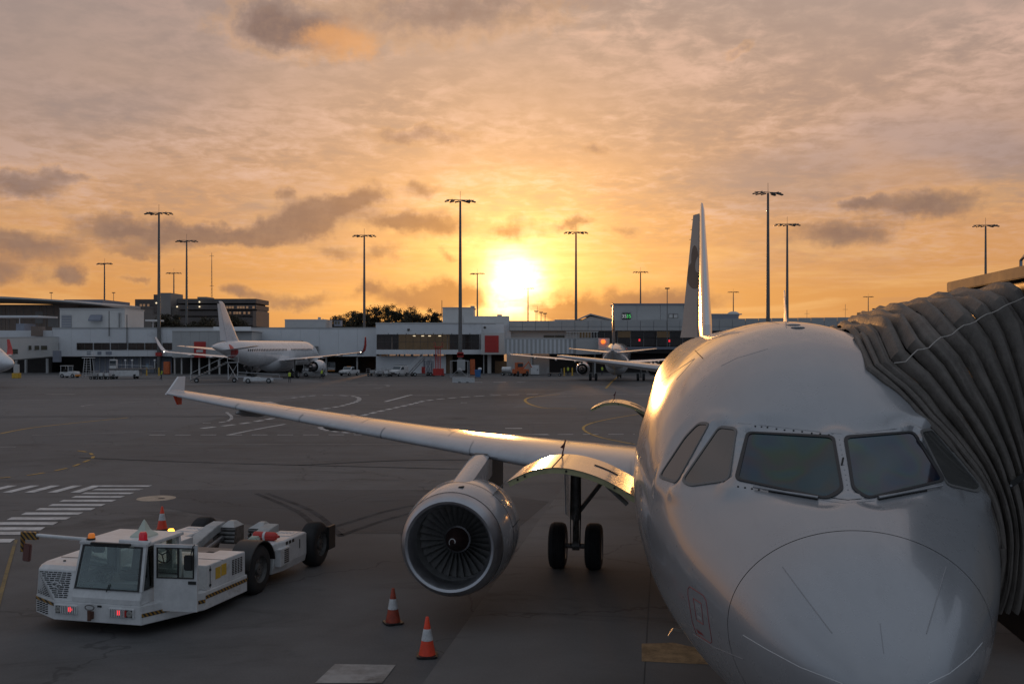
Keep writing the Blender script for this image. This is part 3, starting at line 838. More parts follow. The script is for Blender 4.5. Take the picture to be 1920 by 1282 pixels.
def poly_sd(P, pts):
    d = 1e9; inside = False; n_ = len(pts)
    for i in range(n_):
        a, b = pts[i], pts[(i + 1) % n_]
        e = (b[0] - a[0], b[1] - a[1]); w = (P[0] - a[0], P[1] - a[1])
        t = max(0, min(1, (w[0] * e[0] + w[1] * e[1]) / (e[0] ** 2 + e[1] ** 2)))
        d = min(d, math.hypot(w[0] - e[0] * t, w[1] - e[1] * t))
        if (a[1] > P[1]) != (b[1] > P[1]) and P[0] < e[0] * (P[1] - a[1]) / e[1] + a[0]: inside = not inside
    return -d if inside else d
p2d = [[((p - c).dot(ux), (p - c).dot(uy)) for p in q] for (q, c, nn, ux, uy) in panes]
def facet(v):
    """flatten the nose where the flat cockpit panes sit"""
    if v.y > 5.2 or v.z < ZC - .3: return v
    tot = Vector(); sw = 0.0
    for (q, c, nn, ux, uy), pp in zip(panes, p2d):
        r = v - c
        dn = r.dot(nn)
        if abs(dn) > .45 or r.length > 1.7: continue
        d = poly_sd((r.dot(ux), r.dot(uy)), pp)
        w = 1.0 if d < .038 else max(0.0, 1 - (d - .038) / .22) * min(1.0, max(0.0, (.45 - abs(dn)) / .15))
        if w <= 0: continue
        w = w * w * (3 - 2 * w)
        if d < .038: return v - nn * dn
        tot += -nn * dn * w; sw += w
    return v + tot / max(1.0, sw)
vsF = [facet(v) for v in vsF]
vsN = [facet(v) if v.y > .8 else v for v in vsN]
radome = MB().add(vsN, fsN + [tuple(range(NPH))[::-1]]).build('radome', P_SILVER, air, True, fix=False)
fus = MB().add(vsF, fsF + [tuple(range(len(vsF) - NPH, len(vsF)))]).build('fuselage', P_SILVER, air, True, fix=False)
bvh = BVHTree.FromPolygons([tuple(v) for v in vsN] + [tuple(v) for v in vsF], fsN + [tuple(i + len(vsN) for i in f) for f in fsF])
MB().lathe([(S_SEAM - .02, .5), (S_SEAM + .02, .5)], (0, 0, ZC - .4), 'y', 12, True).build('bulkhead', DARK, air)

def grow(pp, k):
    cx_ = sum(p[0] for p in pp) / len(pp); cy_ = sum(p[1] for p in pp) / len(pp)
    return [(p[0] + (p[0] - cx_) / math.hypot(p[0] - cx_, p[1] - cy_) * k, p[1] + (p[1] - cy_) / math.hypot(p[0] - cx_, p[1] - cy_) * k) for p in pp]
def rounded(pp, r=.05, n_=4):
    out = []
    for i in range(len(pp)):
        a, b, c = [Vector((*pp[(i + k) % len(pp)], 0)) for k in (-1, 0, 1)]
        la, lc = min(r, (a - b).length * .4), min(r, (c - b).length * .4)
        p0, p1 = b + (a - b).normalized() * la, b + (c - b).normalized() * lc
        for k in range(n_ + 1):
            t = k / n_; q = (1 - t) ** 2 * p0 + 2 * t * (1 - t) * b + t * t * p1
            out.append((q.x, q.y))
    return out
GASKET = mat('window_gasket', (.03, .03, .032), .5)
SIDEGL = mat('side_window_glass', (.05, .052, .05), .08, spec=.8, coat=.8)
def windshield_glass():
    M = mat('windshield_glass', (.02, .03, .036), .04, spec=.5, coat=.8)
    nt = M.node_tree; g = G(nt); b = nt.nodes['Principled BSDF']
    tc = g.node('ShaderNodeTexCoord').outputs['Object']
    n_ = g.noise(tc, 1.9, 2, .4, .6)[0]
    c = g.ramp(n_, [(.30, (.005, .010, .035)), (.42, (.006, .032, .036)), (.50, (.018, .032, .010)), (.57, (.032, .016, .018)), (.68, (.006, .020, .040))])
    nt.links.new(c, b.inputs['Base Color'])
    b.inputs['Specular Tint'].default_value = (.62, .88, 1.0, 1)
    nt.links.new(g.smooth(g.noise(tc, 1.3, 2, .4, .8)[0], .3, .7, 330.0, 450.0), b.inputs['Thin Film Thickness'])
    b.inputs['Thin Film IOR'].default_value = 1.45
    return M
WSG = windshield_glass()
def surf_ring(c, nn, ux, uy, pp, off): return [c + ux * a + uy * b + nn * off for a, b in pp]
for i, ((q, c, nn, ux, uy), pp) in enumerate(zip(panes, p2d)):
    big = i < 2
    inner = rounded(grow(pp, -.012), .055); outer = rounded(grow(pp, .030 if big else .022), .07)
    fr = MB(); n_ = len(inner)
    a_ = surf_ring(c, nn, ux, uy, outer, .001); b_ = surf_ring(c, nn, ux, uy, outer, .012); d_ = surf_ring(c, nn, ux, uy, inner, .012); e_ = surf_ring(c, nn, ux, uy, inner, .004)
    fr.loft([a_, b_, d_, e_], False)
    frame = fr.build('window_frame', GASKET if big else mat('window_trim', (.16, .155, .15), .5), fus, fix=False)
    MB().extrude(surf_ring(c, nn, ux, uy, inner, .0035), -nn * .002).build('cockpit_window', WSG if big else SIDEGL, frame)

def surf_line(pix, r, m_, name, parent=fus, off=.002, per=6, smooth_=True):
    P = []
    for i in range(len(pix) - 1):
        for k in range(per):
            t = k / per
            a = cast(bvh, pix[i][0] + (pix[i + 1][0] - pix[i][0]) * t, pix[i][1] + (pix[i + 1][1] - pix[i][1]) * t)
            if a is not None: P.append(a)
    a = cast(bvh, *pix[-1])
    if a is not None: P.append(a)
    if len(P) > 1: return MB().tube(P, r, 6).build(name, m_, parent, smooth_)
SEAM = mat('seam_sealant', (.30, .30, .31), .6)
surf_line([(1467, 1062), (1510, 1120), (1560, 1186)], .0045, SEAM, 'lightning_strip', radome)
surf_line([(1774, 1062), (1757, 1120), (1737, 1187)], .0045, SEAM, 'lightning_strip', radome)
surf_line([(1650, 1168), (1657, 1224)], .003, SEAM, 'lightning_strip', radome)
PALE = mat('pale_edge', (.62, .62, .62), .4)
surf_line([(1393, 1190), (1440, 1218), (1500, 1250), (1580, 1281)], .0035, PALE, 'edge_trim', radome)
surf_line([(1842, 1204), (1820, 1230), (1780, 1262), (1740, 1281)], .0035, PALE, 'edge_trim', radome)
surf_line([(1300, 1188), (1340, 1213), (1394, 1235)], .004, SEAM, 'panel_joint')
REDL = mat('red_outline', (.30, .03, .035), .5)
hatch = surf_line([(1290, 1103), (1293, 1099), (1318, 1115), (1324, 1125), (1330, 1170), (1335, 1202), (1332, 1205), (1306, 1188), (1298, 1165), (1290, 1115), (1290, 1103)], .004, REDL, 'service_hatch_outline')
surf_line([(1300, 1121), (1315, 1131), (1319, 1170), (1306, 1161), (1300, 1121)], .004, REDL, 'hatch_marking', hatch)
def surf_patch(pix, m_, name, parent, off=.004):
    P = [cast(bvh, *p) for p in pix]
    o_, d_ = cam_ray_local(*pix[0])
    return MB().poly([p - d_ * off for p in P]).build(name, m_, parent, fix=False)
surf_patch([(1303, 1127), (1313, 1134), (1316, 1163), (1308, 1157)], GREYP, 'hatch_plate', hatch)
surf_patch([(1305, 1178), (1316, 1186), (1321, 1193), (1309, 1186)], REDL, 'hatch_label', hatch)
# rivets and screws round the windshield
dots = [(1416, 799), (1428, 800), (1439, 801), (1456, 804), (1471, 806), (1488, 807), (1504, 809), (1522, 812), (1538, 813), (1554, 815)]
dots += [(1384, 912), (1397, 914), (1410, 916), (1423, 918)]
for px, py in dots:
    p = cast(bvh, px, py); MB().sphere(p, .010, 8, 5).build('screw_head', DARK, fus)
for k in range(11):
    p = cast(bvh, 1574 + k * 1.6, 824 + k * 9.4); MB().sphere(p, .006, 8, 5).build('screw_head', SEAM, fus)
surf_line([(1384, 793), (1430, 797), (1560, 812), (1583, 813), (1620, 811), (1714, 799)], .0025, SEAM, 'panel_joint', per=4)
surf_line([(1430, 918), (1545, 938), (1583, 943), (1640, 938)], .0025, SEAM, 'panel_joint', per=4)
surf_line([(1560, 933), (1590, 937), (1622, 934)], .004, DARK, 'hose', per=3)
surf_line([(1578, 872), (1581, 858)], .009, DARK, 'temperature_probe', per=2)
for pix in ([(1412, 914), (1470, 924), (1533, 934)], [(1765, 912), (1710, 922), (1646, 934)]):
    P = [cast(bvh, *p) + Vector((0, -.03, .015)) for p in pix]
    MB().tube([P[0] + (P[1] - P[0]) * k / 4 for k in range(5)] + [P[2]], .012, 6).build('wiper_arm', STEEL, fus, True)
    P2 = [p + Vector((0, .015, -.02)) for p in P]
    MB().tube([P2[0] + (P2[2] - P2[0]) * .25, P2[2]], .014, 6).build('wiper_blade', DARK, fus, True)
# skin joints down the fuselage, overwing and crown panels
for ph_ in (-72, -38, 38, 72, -105, -130):
    MB().tube([section(4.6 + .25 * k, R(ph_)) for k in range(4, 100)], .0022, 5, False).build('skin_joint', SEAM, fus, True)
for s_ in (5.9, 8.9, 12.3, 22.6, 26.2, 30.1):
    MB().tube([section(s_, 2 * math.pi * k / 72) for k in range(73)], .0028, 5, False).build('skin_joint', SEAM, fus, True)
surf_line([(1240, 715), (1275, 690), (1303, 672)], .004, SEAM, 'panel_joint')
surf_line([(1303, 657), (1318, 672)], .007, DARK, 'panel_joint', per=3)
surf_line([(1303, 672), (1285, 693), (1268, 712)], .0035, SEAM, 'panel_joint', per=3)
surf_line([(1352, 686), (1380, 672), (1440, 654)], .003, SEAM, 'panel_joint', per=4)
for s_ in WIN_SY[:40]:
    if 7.0 < s_ < 35: MB().poly(window_patch(s_, ZC + .62, -1)).build('cabin_window', GLASSD, fus, fix=False)
# blade antenna and fittings on the crown
a0 = section(6.0, 0)
MB().loft([[Vector((xx * k, a0.y + yy * k2, zz)) for xx, yy in ((0, -.14), (.016, 0), (0, .16), (-.016, 0))] for k, k2, zz in ((1.4, 1.3, a0.z - .02), (1.0, .75, a0.z + .12))] + [[Vector((xx * .6, a0.y + .10 + yy * .28, a0.z + .41)) for xx, yy in ((0, -.14), (.016, 0), (0, .16), (-.016, 0))]]).build('antenna', WHITEB, air, True)
for px, py in ((1488, 609), (1496, 614)):
    p = cast(bvh, px, py); MB().sphere(p, .07, 12, 6, (1.2, 1.0, .22)).build('crown_fitting', GREYP, air, True)
p = cast(bvh, 1306, 1188) + Vector((-.02, 0, -.05))
pb = [cast(bvh, 1285, 1190), cast(bvh, 1280, 1182)]
pq = next((q_ for q_ in pb if q_ is not None), p)
MB().tube([pq, pq + Vector((-.10, -.06, .03)), pq + Vector((-.15, -.20, .0))], [.014, .012, .008], 8).build('pitot_probe', mat('probe_metal', (.65, .58, .50), .4, .6), air, True)

# wings
SLATS = {-1: [2.25, 5.35, 6.05, 8.6, 11.3, 13.7, 16.2], 1: [2.25, 5.35, 6.05, 8.6, 11.3, 13.7, 16.2]}
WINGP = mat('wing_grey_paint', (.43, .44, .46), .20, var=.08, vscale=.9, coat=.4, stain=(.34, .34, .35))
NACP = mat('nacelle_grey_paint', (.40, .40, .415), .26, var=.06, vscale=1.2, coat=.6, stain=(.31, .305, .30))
for sd in (-1, 1):
    st = wing_stations(sd)
    xs_ = [1.0, 1.9, 3, 4.2, 5.4, 6.4, 8, 9.6, 11.2, 12.8, 14.4, 16, 16.7]
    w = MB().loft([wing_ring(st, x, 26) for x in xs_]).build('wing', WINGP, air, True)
    for a, b in zip(SLATS[sd][:-1], SLATS[sd][1:]):
        if abs(a - 5.35) < .01: continue
        rings = []
        for k in range(7):
            x = a + .02 + (b - a - .04) * k / 6
            X, s0, ch, z, th = st(x)
            pr = [(q_, r_) for q_, r_ in airfoil(40, th) if q_ < .16]
            up = sorted([q_ for q_ in pr if q_[1] >= .018 * math.sin(math.pi * q_[0])], key=lambda t: -t[0]); lo_ = sorted([q_ for q_ in pr if q_[1] < .018 * math.sin(math.pi * q_[0])], key=lambda t: t[0])
            rings.append([Vector((X, s0 + ch * q_ - .022, z + ch * r_ + (.008 if r_ > 0 else -.008))) for q_, r_ in up + lo_])
        MB().loft(rings, False, False).build('slat', WINGP, w, True, False)
    X, s0, ch, z, th = st(16.7)
    # wing tip fence: pale upper blade, orange lower blade
    MB().loft([[Vector((X + o, a, b)) for o, a, b in ((-.03, f, zz), (.03, f, zz), (.03, r_, zz), (-.03, r_, zz))] for f, r_, zz in ((s0 - .05, s0 + 1.12, z - .03), (s0 + .12, s0 + 1.12, z + .08), (s0 + .74, s0 + 1.18, z + .50))]).build('wing_fence', P_WHITE, w, bevel=.012)
    MB().loft([[Vector((X + o, a, b)) for o, a, b in ((-.03, f, zz), (.03, f, zz), (.03, r_, zz), (-.03, r_, zz))] for f, r_, zz in ((s0 + .45, s0 + .95, z - .05), (s0 + .72, s0 + .93, z - .38))]).build('wing_fence', ORANGE, w)['label'] = 'orange lower blade of the wing tip fence'
    for xf in (8.0, 10.6, 13.6):
        _, sf, cf, zf, _t = st(xf)
        MB().lathe([(-1.9, .015), (-1.3, .13), (-.4, .22), (.5, .20), (1.1, .10), (1.5, .02)], (sd * xf, sf + cf * .78, zf - .13), 'y', 18).build('flap_track_fairing', GREYP, w, True)
    for x in (6.8, 9.4, 12.0, 14.6):                          # spoiler and panel joints on the upper skin
        A = wing_ring(st, x, 26); MB().tube([p + Vector((0, 0, .002)) for p in A[1:27]], .0035, 5).build('panel_joint', SEAM, w)
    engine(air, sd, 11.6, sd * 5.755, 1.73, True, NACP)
    # pylon from the nacelle up and back to the wing
    cx = sd * 5.755
    prof = [(12.1, 2.72, .05), (12.25, 2.79, .16), (12.7, 2.87, .205), (13.5, 2.99, .215), (14.3, 3.11, .22), (14.9, 3.19, .21), (15.4, 3.21, .17), (16.2, 3.10, .13)]
    rings = []
    for (s_, zt, hw) in prof:
        rings.append([Vector((cx + a * hw, s_, zz)) for a, zz in ((-1, 2.62), (-1, zt - .06), (-.80, zt - .03), (-.4, zt), (.4, zt), (.80, zt - .03), (1, zt - .06), (1, 2.62))])
    py_ = MB().loft(rings).build('pylon', NACP, air, True)
    MB().bb(cx - .16, cx + .16, 14.9, 17.2, 2.1, 3.2).build('pylon_rear', GEARM, py_)
    gear_leg(air, sd * 3.795, 17.71, 3.1, sd=sd)
    tailplane(air, WINGP, sd)
gear_leg(air, 0, 5.07, 2.2, .38, .12, .25, name='nose_gear', detail=False)
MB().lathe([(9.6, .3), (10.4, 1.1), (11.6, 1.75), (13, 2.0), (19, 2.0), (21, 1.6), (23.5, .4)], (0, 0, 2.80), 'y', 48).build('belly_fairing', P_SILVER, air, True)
fin_parts(air, P_FIN, True, R(30))

# rows of rivets round the nose section
rv = MB()
for s_, ph0, ph1, n_ in ((1.22, -125, 125, 120), (4.35, -120, 60, 110), (4.42, -120, 60, 110)):
    for k in range(n_):
        p_ = facet(section(s_, R(ph0 + (ph1 - ph0) * k / n_)))
        if all(poly_sd(((p_ - c).dot(ux), (p_ - c).dot(uy)), pp) > .05 or abs((p_ - c).dot(nn)) > .2 for (q, c, nn, ux, uy), pp in zip(panes, p2d)): rv.box(p_, (.0035, .0035, .0035))
struct(rv.build('rivet_rows', SEAM, fus), 'stuff')
# open cargo doors on the far-left flank: curved panels swung up
def cargo_door(s0, s1, arc, name='cargo_door'):
    t = .085; n_ = 18
    P = []
    for i in range(n_ + 1):
        u = i / n_ * (len(arc) - 1); k = min(int(u), len(arc) - 2); f = u - k
        a, b, c, d = [Vector((q[0], 0, q[1])) for q in (arc[max(k - 1, 0)], arc[k], arc[k + 1], arc[min(k + 2, len(arc) - 1)])]
        P.append(.5 * ((2 * b) + (c - a) * f + (2 * a - 5 * b + 4 * c - d) * f * f + (3 * b - a - 3 * c + d) * f ** 3))
    def rib(off): return [P[i] + off * Vector((-(P[min(i + 1, n_)] - P[max(i - 1, 0)]).z, 0, (P[min(i + 1, n_)] - P[max(i - 1, 0)]).x)).normalized() for i in range(n_ + 1)]
    up = rib(0.0)
    sgn = 1 if (Vector((-(P[1] - P[0]).z, 0, (P[1] - P[0]).x))).z > 0 else -1
    dn = rib(-sgn * t); skin = rib(sgn * .006)
    V0, V1 = Vector((0, s0, 0)), Vector((0, s1, 0))
    body = MB().loft([[p + V0 for p in up] + [p + V0 for p in reversed(dn)], [p + V1 for p in up] + [p + V1 for p in reversed(dn)]]).build(name, PRIMER, air)
    lo_, hi_ = V0 - Vector((0, .02, 0)), V1 + Vector((0, .02, 0))
    MB().loft([[p + lo_ for p in skin] + [p + lo_ - Vector((0, 0, .004)) for p in reversed(skin)], [p + hi_ for p in skin] + [p + hi_ - Vector((0, 0, .004)) for p in reversed(skin)]]).build('door_skin', P_SILVER, body, True)
    for fx in (.06, .14, .45, .78):
        p = up[int((1 - fx) * n_)]
        MB().lathe([(-.004, .018), (.002, .018)], p + V0 + Vector((0, -.012, -sgn * 0 - t * .5)), 'y', 10, True).build('latch', DARK, body)
    k = int(.62 * n_); p = skin[k]
    MB().tube([p + (V0 + V1) * .5 + Vector((0, (s1 - s0) * .3, 0)), p + (V0 + V1) * .5 + Vector((.06, (s1 - s0) * .3, .28))], .013, 6).extrude([p + (V0 + V1) * .5 + Vector((.03, (s1 - s0) * .3, .13)), p + (V0 + V1) * .5 + Vector((.055, (s1 - s0) * .3, .25)), p + (V0 + V1) * .5 + Vector((-.03, (s1 - s0) * .3, .15))], (0, .01, 0)).build('door_handle', mat('dark_red_handle', (.10, .02, .02), .5), body)
    MB().tube([skin[k] + V0 + (V1 - V0) * q + Vector((0, 0, .004)) for q in (0, .3, .7, 1)], .007, 6).build('door_joint', DARK, body)
    k2 = int(.22 * n_)
    MB().tube([skin[k2 + j] + V0 + (V1 - V0) * .58 + Vector((0, 0, .004)) for j in (0, 1, 2, 3)], .014, 6).build('handle_slot', DARK, body)
    for q in (.15, .5, .85):
        MB().tube([dn[n_ // 4] + V0 + (V1 - V0) * q, dn[n_ // 4] + V0 + (V1 - V0) * q + Vector((.35, 0, -.32))], .035, 8).build('door_strut', GEARM, body)
    return body
arc = [(-1.97, 3.42), (-2.5, 3.70), (-3.03, 3.84), (-3.5, 3.81), (-3.93, 3.62)]
cargo_door(7.5, 9.3, arc)
cargo_door(24.5, 26.3, arc)
# dark cargo openings under the doors
for s0, s1 in ((7.5, 9.3), (24.5, 26.3)):
    rg = []
    for k in range(9):
        ph = -R(100 + (142 - 100) * k / 8) ; rg.append([section(s0, ph) * 1.0 + Vector((-.010, 0, 0)), section(s1, ph) + Vector((-.010, 0, 0))])
    MB().loft(rg, False, False).build('cargo_opening', DARK, fus, True, False)

# ------------------------------------------------------------------ boarding bridge at the right, its bellows against the aircraft
bridge = thing('boarding_bridge', 'dark boarding bridge at the right edge, its pleated bellows pressed on the airliner', 'boarding bridge', NOSE, -TH)
def bellows_cloth():
    M = mat('bellows_fabric', (.140, .122, .107), .62, var=.22, vscale=3.0, spec=.35)
    nt = M.node_tree; g = G(nt); b = nt.nodes['Principled BSDF']
    tc = g.node('ShaderNodeTexCoord').outputs['Object']
    bn = g.node('ShaderNodeBump'); bn.inputs['Strength'].default_value = .55; bn.inputs['Distance'].default_value = .03
    w = g.noise(g.v('MULTIPLY', tc, (6.0, 3.0, .9)), 2.2, 6, .62, .8)[0]
    nt.links.new(g.m('ADD', w, g.m('MULTIPLY', g.noise(tc, 90, 2, .5)[0], .10)), bn.inputs['Height'])
    nt.links.new(bn.outputs[0], b.inputs['Normal'])
    return M
CLOTH = bellows_cloth()
K1, K2 = 22, 12
LIP_Z = [2.6, 3.0, 3.6, 4.2, 4.58, 4.94, 5.18, 5.32, 5.46, 5.60, 5.76]
LIP_S = [3.1, 3.0, 2.9, 2.88, 2.90, 3.05, 3.28, 3.39, 3.56, 3.85, 4.25]
def lip_point(ph):
    s_ = 3.4
    for _ in range(12): s_ = float(np.interp(section(s_, ph).z, LIP_Z, LIP_S)) * .5 + s_ * .5
    return section(s_, ph)
def hoop(t):
    """points of one hoop of the bellows: up the near side, across the top, down the far side"""
    P0, P1 = [], []
    for k in range(K1):
        u = k / (K1 - 1)
        ph = R(112 - (112 - 19.5) * u); p = lip_point(ph); n_ = Vector((math.sin(ph), 0, math.cos(ph)))
        P0.append(p + n_ * .02)
        z = 3.15 + (6.27 - 3.15) * u
        s_ = 3.05 + .80 * u + .10 * max(0, (u - .86) / .14) ** 2
        P1.append(Vector((2.32 - .10 * max(0, (u - .9) / .1), s_, z)))
    for k in range(1, K2):
        u = k / K2
        p = section(4.1 + (6.7 - 4.1) * u, R(19.5)); P0.append(p + Vector((.0, 0, .03)))
        P1.append(Vector((2.22, 3.95 + (6.65 - 3.95) * u, 6.27 + .05 * math.sin(math.pi * u))))
    for k in range(K1):
        u = 1 - k / (K1 - 1)
        ph = R(112 - (112 - 19.5) * u); p = section(6.7, ph); P0.append(p + Vector((math.sin(ph), 0, math.cos(ph))) * .02)
        P1.append(Vector((2.32, 6.75 - .1 * max(0, (u - .86) / .14), 3.15 + (6.27 - 3.15) * u)))
    out = []
    for i, (a, b) in enumerate(zip(P0, P1)):
        q = a.lerp(b, t)
        top = max(0.0, min(1.0, (a.z - 4.6) / 1.2))
        q.z += .05 * math.sin(math.pi * min(1, t)) * top
        out.append(q)
    return out
NF = 10
tt = [0, .05, .12, .22, .31, .43, .53, .66, .76, .89, 1.0]
for i in range(NF):
    rows_ = []
    for j in range(15):
        f = j / 14; t = tt[i] + (tt[i + 1] - tt[i]) * f
        hp = hoop(t); bul = (.115 if i > 1 else .05) * math.sin(math.pi * f) ** .75 - .035
        ring = []
        for k, p in enumerate(hp):
            d = Vector((0, p.y - 5.35, (p.z - 4.7) * 1.0)); d = d.normalized() if d.length > 0 else Vector((0, 0, 1))
            if K1 <= k < K1 + K2: d = Vector((0, 0, 1))
            nz = noise.noise(Vector((p.x * 2.2 + i * 3.1, p.y * 1.3, p.z * .9))) * .040 + noise.noise(Vector((p.x * 5 + i, p.y * 4, p.z * 2.4 + i * 5))) * .022 + abs(noise.noise(Vector((f * 3.0 + i * 7, k * .16, i)))) * .04
            sag = -.05 * math.sin(k * .9 + i * 1.7) * (1 if K1 - 3 < k < K1 + K2 else .25)
            ring.append(p + d * (bul * (1 - .35 * (k < 5)) + nz + sag * .4))
        rows_.append(ring)
    MB().loft(rows_, False, False).build('bellows_fold', CLOTH, bridge, True, False)
# lip of rubber that seals against the skin
hp = hoop(0.0)
MB().tube([p + Vector((-.03, -.02, .0)) for p in hp[:K1 + 2]], [.035 + .012 * math.sin(k * 1.3) for k in range(K1 + 2)], 8).build('bellows_seal', CLOTH, bridge, True)
MB().tube([p + Vector((-.01, -.05, .01)) for p in hoop(.03)[:K1 + 2]], .03, 8).build('bellows_seal', CLOTH, bridge, True)
# rope over the folds and the strap across them
ROPE = mat('pale_rope', (.50, .46, .42), .7)
rp = []
for i in range(0, 25):
    t = .03 + .95 * i / 24
    p = hoop(t)[K1 - 2] + Vector((0, -.10, .13 + .03 * math.cos(i * 1.6) * (1 - t)))
    rp.append(p)
MB().tube(rp, .0055, 6).build('rope', ROPE, bridge, True)
sp_ = [hoop(t)[int(K1 * q)] + Vector((0, -.17, 0)) for t, q in ((.25, .46), (.4, .47), (.55, .475), (.7, .48), (.85, .485), (1.0, .49))]
st_ = MB()
for a, b in zip(sp_[:-1], sp_[1:]): st_.extrude([a + Vector((0, 0, -.035)), b + Vector((0, 0, -.035)), b + Vector((0, 0, .035)), a + Vector((0, 0, .035))], (0, -.012, 0))
strap = st_.build('strap', BLACKP, bridge)
for p in sp_[::2]: MB().lathe([(-.02, .012), (.0, .012)], p + Vector((0, -.015, 0)), 'y', 8, True).build('strap_stud', STEEL, strap)
# cab behind the bellows
CABM = mat('bridge_grey_panel', (.17, .165, .16), .5, var=.12, vscale=1.2, stain=(.10, .095, .09))
TANM = mat('tan_mesh_panel', (.24, .17, .10), .7, var=.25, vscale=30)
RAIL = mat('bridge_dark_steel', (.06, .058, .056), .5, .4, var=.2)
rf = MB().bb(2.26, 6.2, 2.2, 6.95, 6.425, 6.56).build('cab_roof', mat('cab_roof_grey', (.10, .098, .097), .7, var=.1, vscale=1), bridge, bevel=.01)
MB().bb(2.40, 6.1, 2.3, 6.85, 6.30, 6.424).build('roof_soffit', RAIL, rf)
MB().tube([(2.5, 4.6, 6.55), (2.5, 4.6, 6.68), (2.5, 4.72, 6.72), (2.5, 4.84, 6.68), (2.5, 4.84, 6.55)], .018, 8).build('lifting_eye', STEEL, rf, True)
MB().bb(2.40, 2.52, 3.95, 6.7, 3.2, 6.3).build('cab_front_frame', RAIL, bridge)
for k in range(6): MB().bb(2.55 + .6 * k, 3.12 + .6 * k, 3.74, 3.80, 3.22, 6.28).build('cab_side_panel', CABM, bridge)
MB().bb(2.53, 6.1, 3.82, 6.85, 3.22, 6.29).build('cab_body', CABM, bridge)
MB().bb(2.1, 6.2, 3.3, 7.0, 2.98, 3.18).build('cab_floor', RAIL, bridge)
for k in range(8):
    MB().bb(2.20 + .42 * k, 2.58 + .42 * k, 3.40, 3.43, 3.2, 4.35).build('mesh_panel', TANM, bridge)
MB().bb(2.2, 6.0, 3.28, 7.0, 2.55, 2.97).build('floor_beam', mat('bridge_brown_steel', (.12, .075, .05), .6, var=.25), bridge)
MB().tube([(4.9, 5.6, 0.55), (4.9, 5.6, 2.6)], .22, 14).tube([(6.9, 5.6, .55), (6.9, 5.6, 2.6)], .22, 14).build('support_column', CABM, bridge, True)
MB().bb(4.5, 7.3, 5.3, 5.9, .5, .9).build('drive_bogie', RAIL, bridge)
for xx in (4.6, 5.25, 6.6, 7.25):
    w = MB().lathe([(-.16, .25), (-.16, .42), (-.11, .5), (.11, .5), (.16, .42), (.16, .25)], (xx, 5.6, .5), 'x', 24).build('tyre', TYRE, bridge, True)
    MB().lathe([(-.15, .02), (-.13, .26), (.13, .26), (.15, .02)], (xx, 5.6, .5), 'x', 14).build('rim', GREYP, w, True)
MB().bb(6.1, 22.0, 4.0, 6.5, 3.2, 5.9).build('tunnel', CABM, bridge)
for k in range(9): MB().bb(6.3 + 1.75 * k, 6.42 + 1.75 * k, 3.93, 6.57, 3.1, 6.0).build('tunnel_rib', RAIL, bridge)

# ------------------------------------------------------------------ traffic cones
def cone(px, py, label, dirty=False, h=.72):
    p = GP(px, py)
    o = thing('traffic_cone', label, 'traffic cone', (p.x, p.y, 0.009 if px > 780 else .006), random.uniform(0, .6), 'orange cones on the apron')
    cm = mat('dull_orange_plastic', (.36, .06, .03), .6, var=.25, vscale=8, stain=(.10, .05, .04)) if dirty else ORANGE
    MB().prism([(-.19, -.14), (-.14, -.19), (.14, -.19), (.19, -.14), (.19, .14), (.14, .19), (-.14, .19), (-.19, .14)], 0, .035).build('base', BLACKP if True else cm, o, bevel=.006)
    MB().lathe([(.036, .155), (.06, .150), (.27, .108), (.5, .066), (h - .01, .030), (h, .022), (h, .004)], (0, 0, 0), 'z', 28).build('cone_body', cm, o, True)
    MB().lathe([(.295, .1075), (.30, .1075), (.50, .0715), (.505, .0705)], (0, 0, 0), 'z', 28).build('reflective_collar', REFLW, o, True)
cone(801, 1230, 'bright orange traffic cone with white collar, nearest to the camera')
cone(737, 1168, 'dull dark orange traffic cone standing just left of the engine', True)
cone(304, 993, 'orange traffic cone half hidden behind the tow tractor')

# ------------------------------------------------------------------ the towbarless tow tractor
tug = thing('tow_tractor', 'white towbarless aircraft tow tractor with its cab door open and hazard-striped sill', 'tow tractor', (-8.17, 19.22, .0), R(-13))
WV = WHITEP
# chassis
ch = MB().prism([(-.97, 0), (.98, 0), (1.60, 1.30), (1.68, 2.92), (-1.68, 2.92), (-1.70, .40)], .25, .62).build('chassis', WV, tug, bevel=.012)
MB().prism([(-.90, .12), (.92, .12), (1.5, 1.4), (1.4, 6.0), (-1.4, 6.0), (-1.55, .6)], .21, .26).build('underbody', DARK, ch)
def strip_between(a, b, z0, z1, off, name, m_, parent):
    a, b = Vector((*a, 0)), Vector((*b, 0)); t = (b - a).normalized(); n_ = Vector((t.y, -t.x, 0))
    MB().extrude([a + n_ * .001 + Vector((0, 0, z0)), b + n_ * .001 + Vector((0, 0, z0)), b + n_ * .001 + Vector((0, 0, z1)), a + n_ * .001 + Vector((0, 0, z1))], n_ * off).build(name, m_, parent)
strip_between((.985, .01), (1.60, 1.30), .40, .475, .006, 'hazard_strip', HAZ, ch)
strip_between((1.603, 1.31), (1.682, 2.92), .47, .545, .006, 'hazard_strip', HAZ, ch)
strip_between((-1.70, .40), (-.97, 0), .52, .58, .006, 'hazard_strip', HAZ, ch)
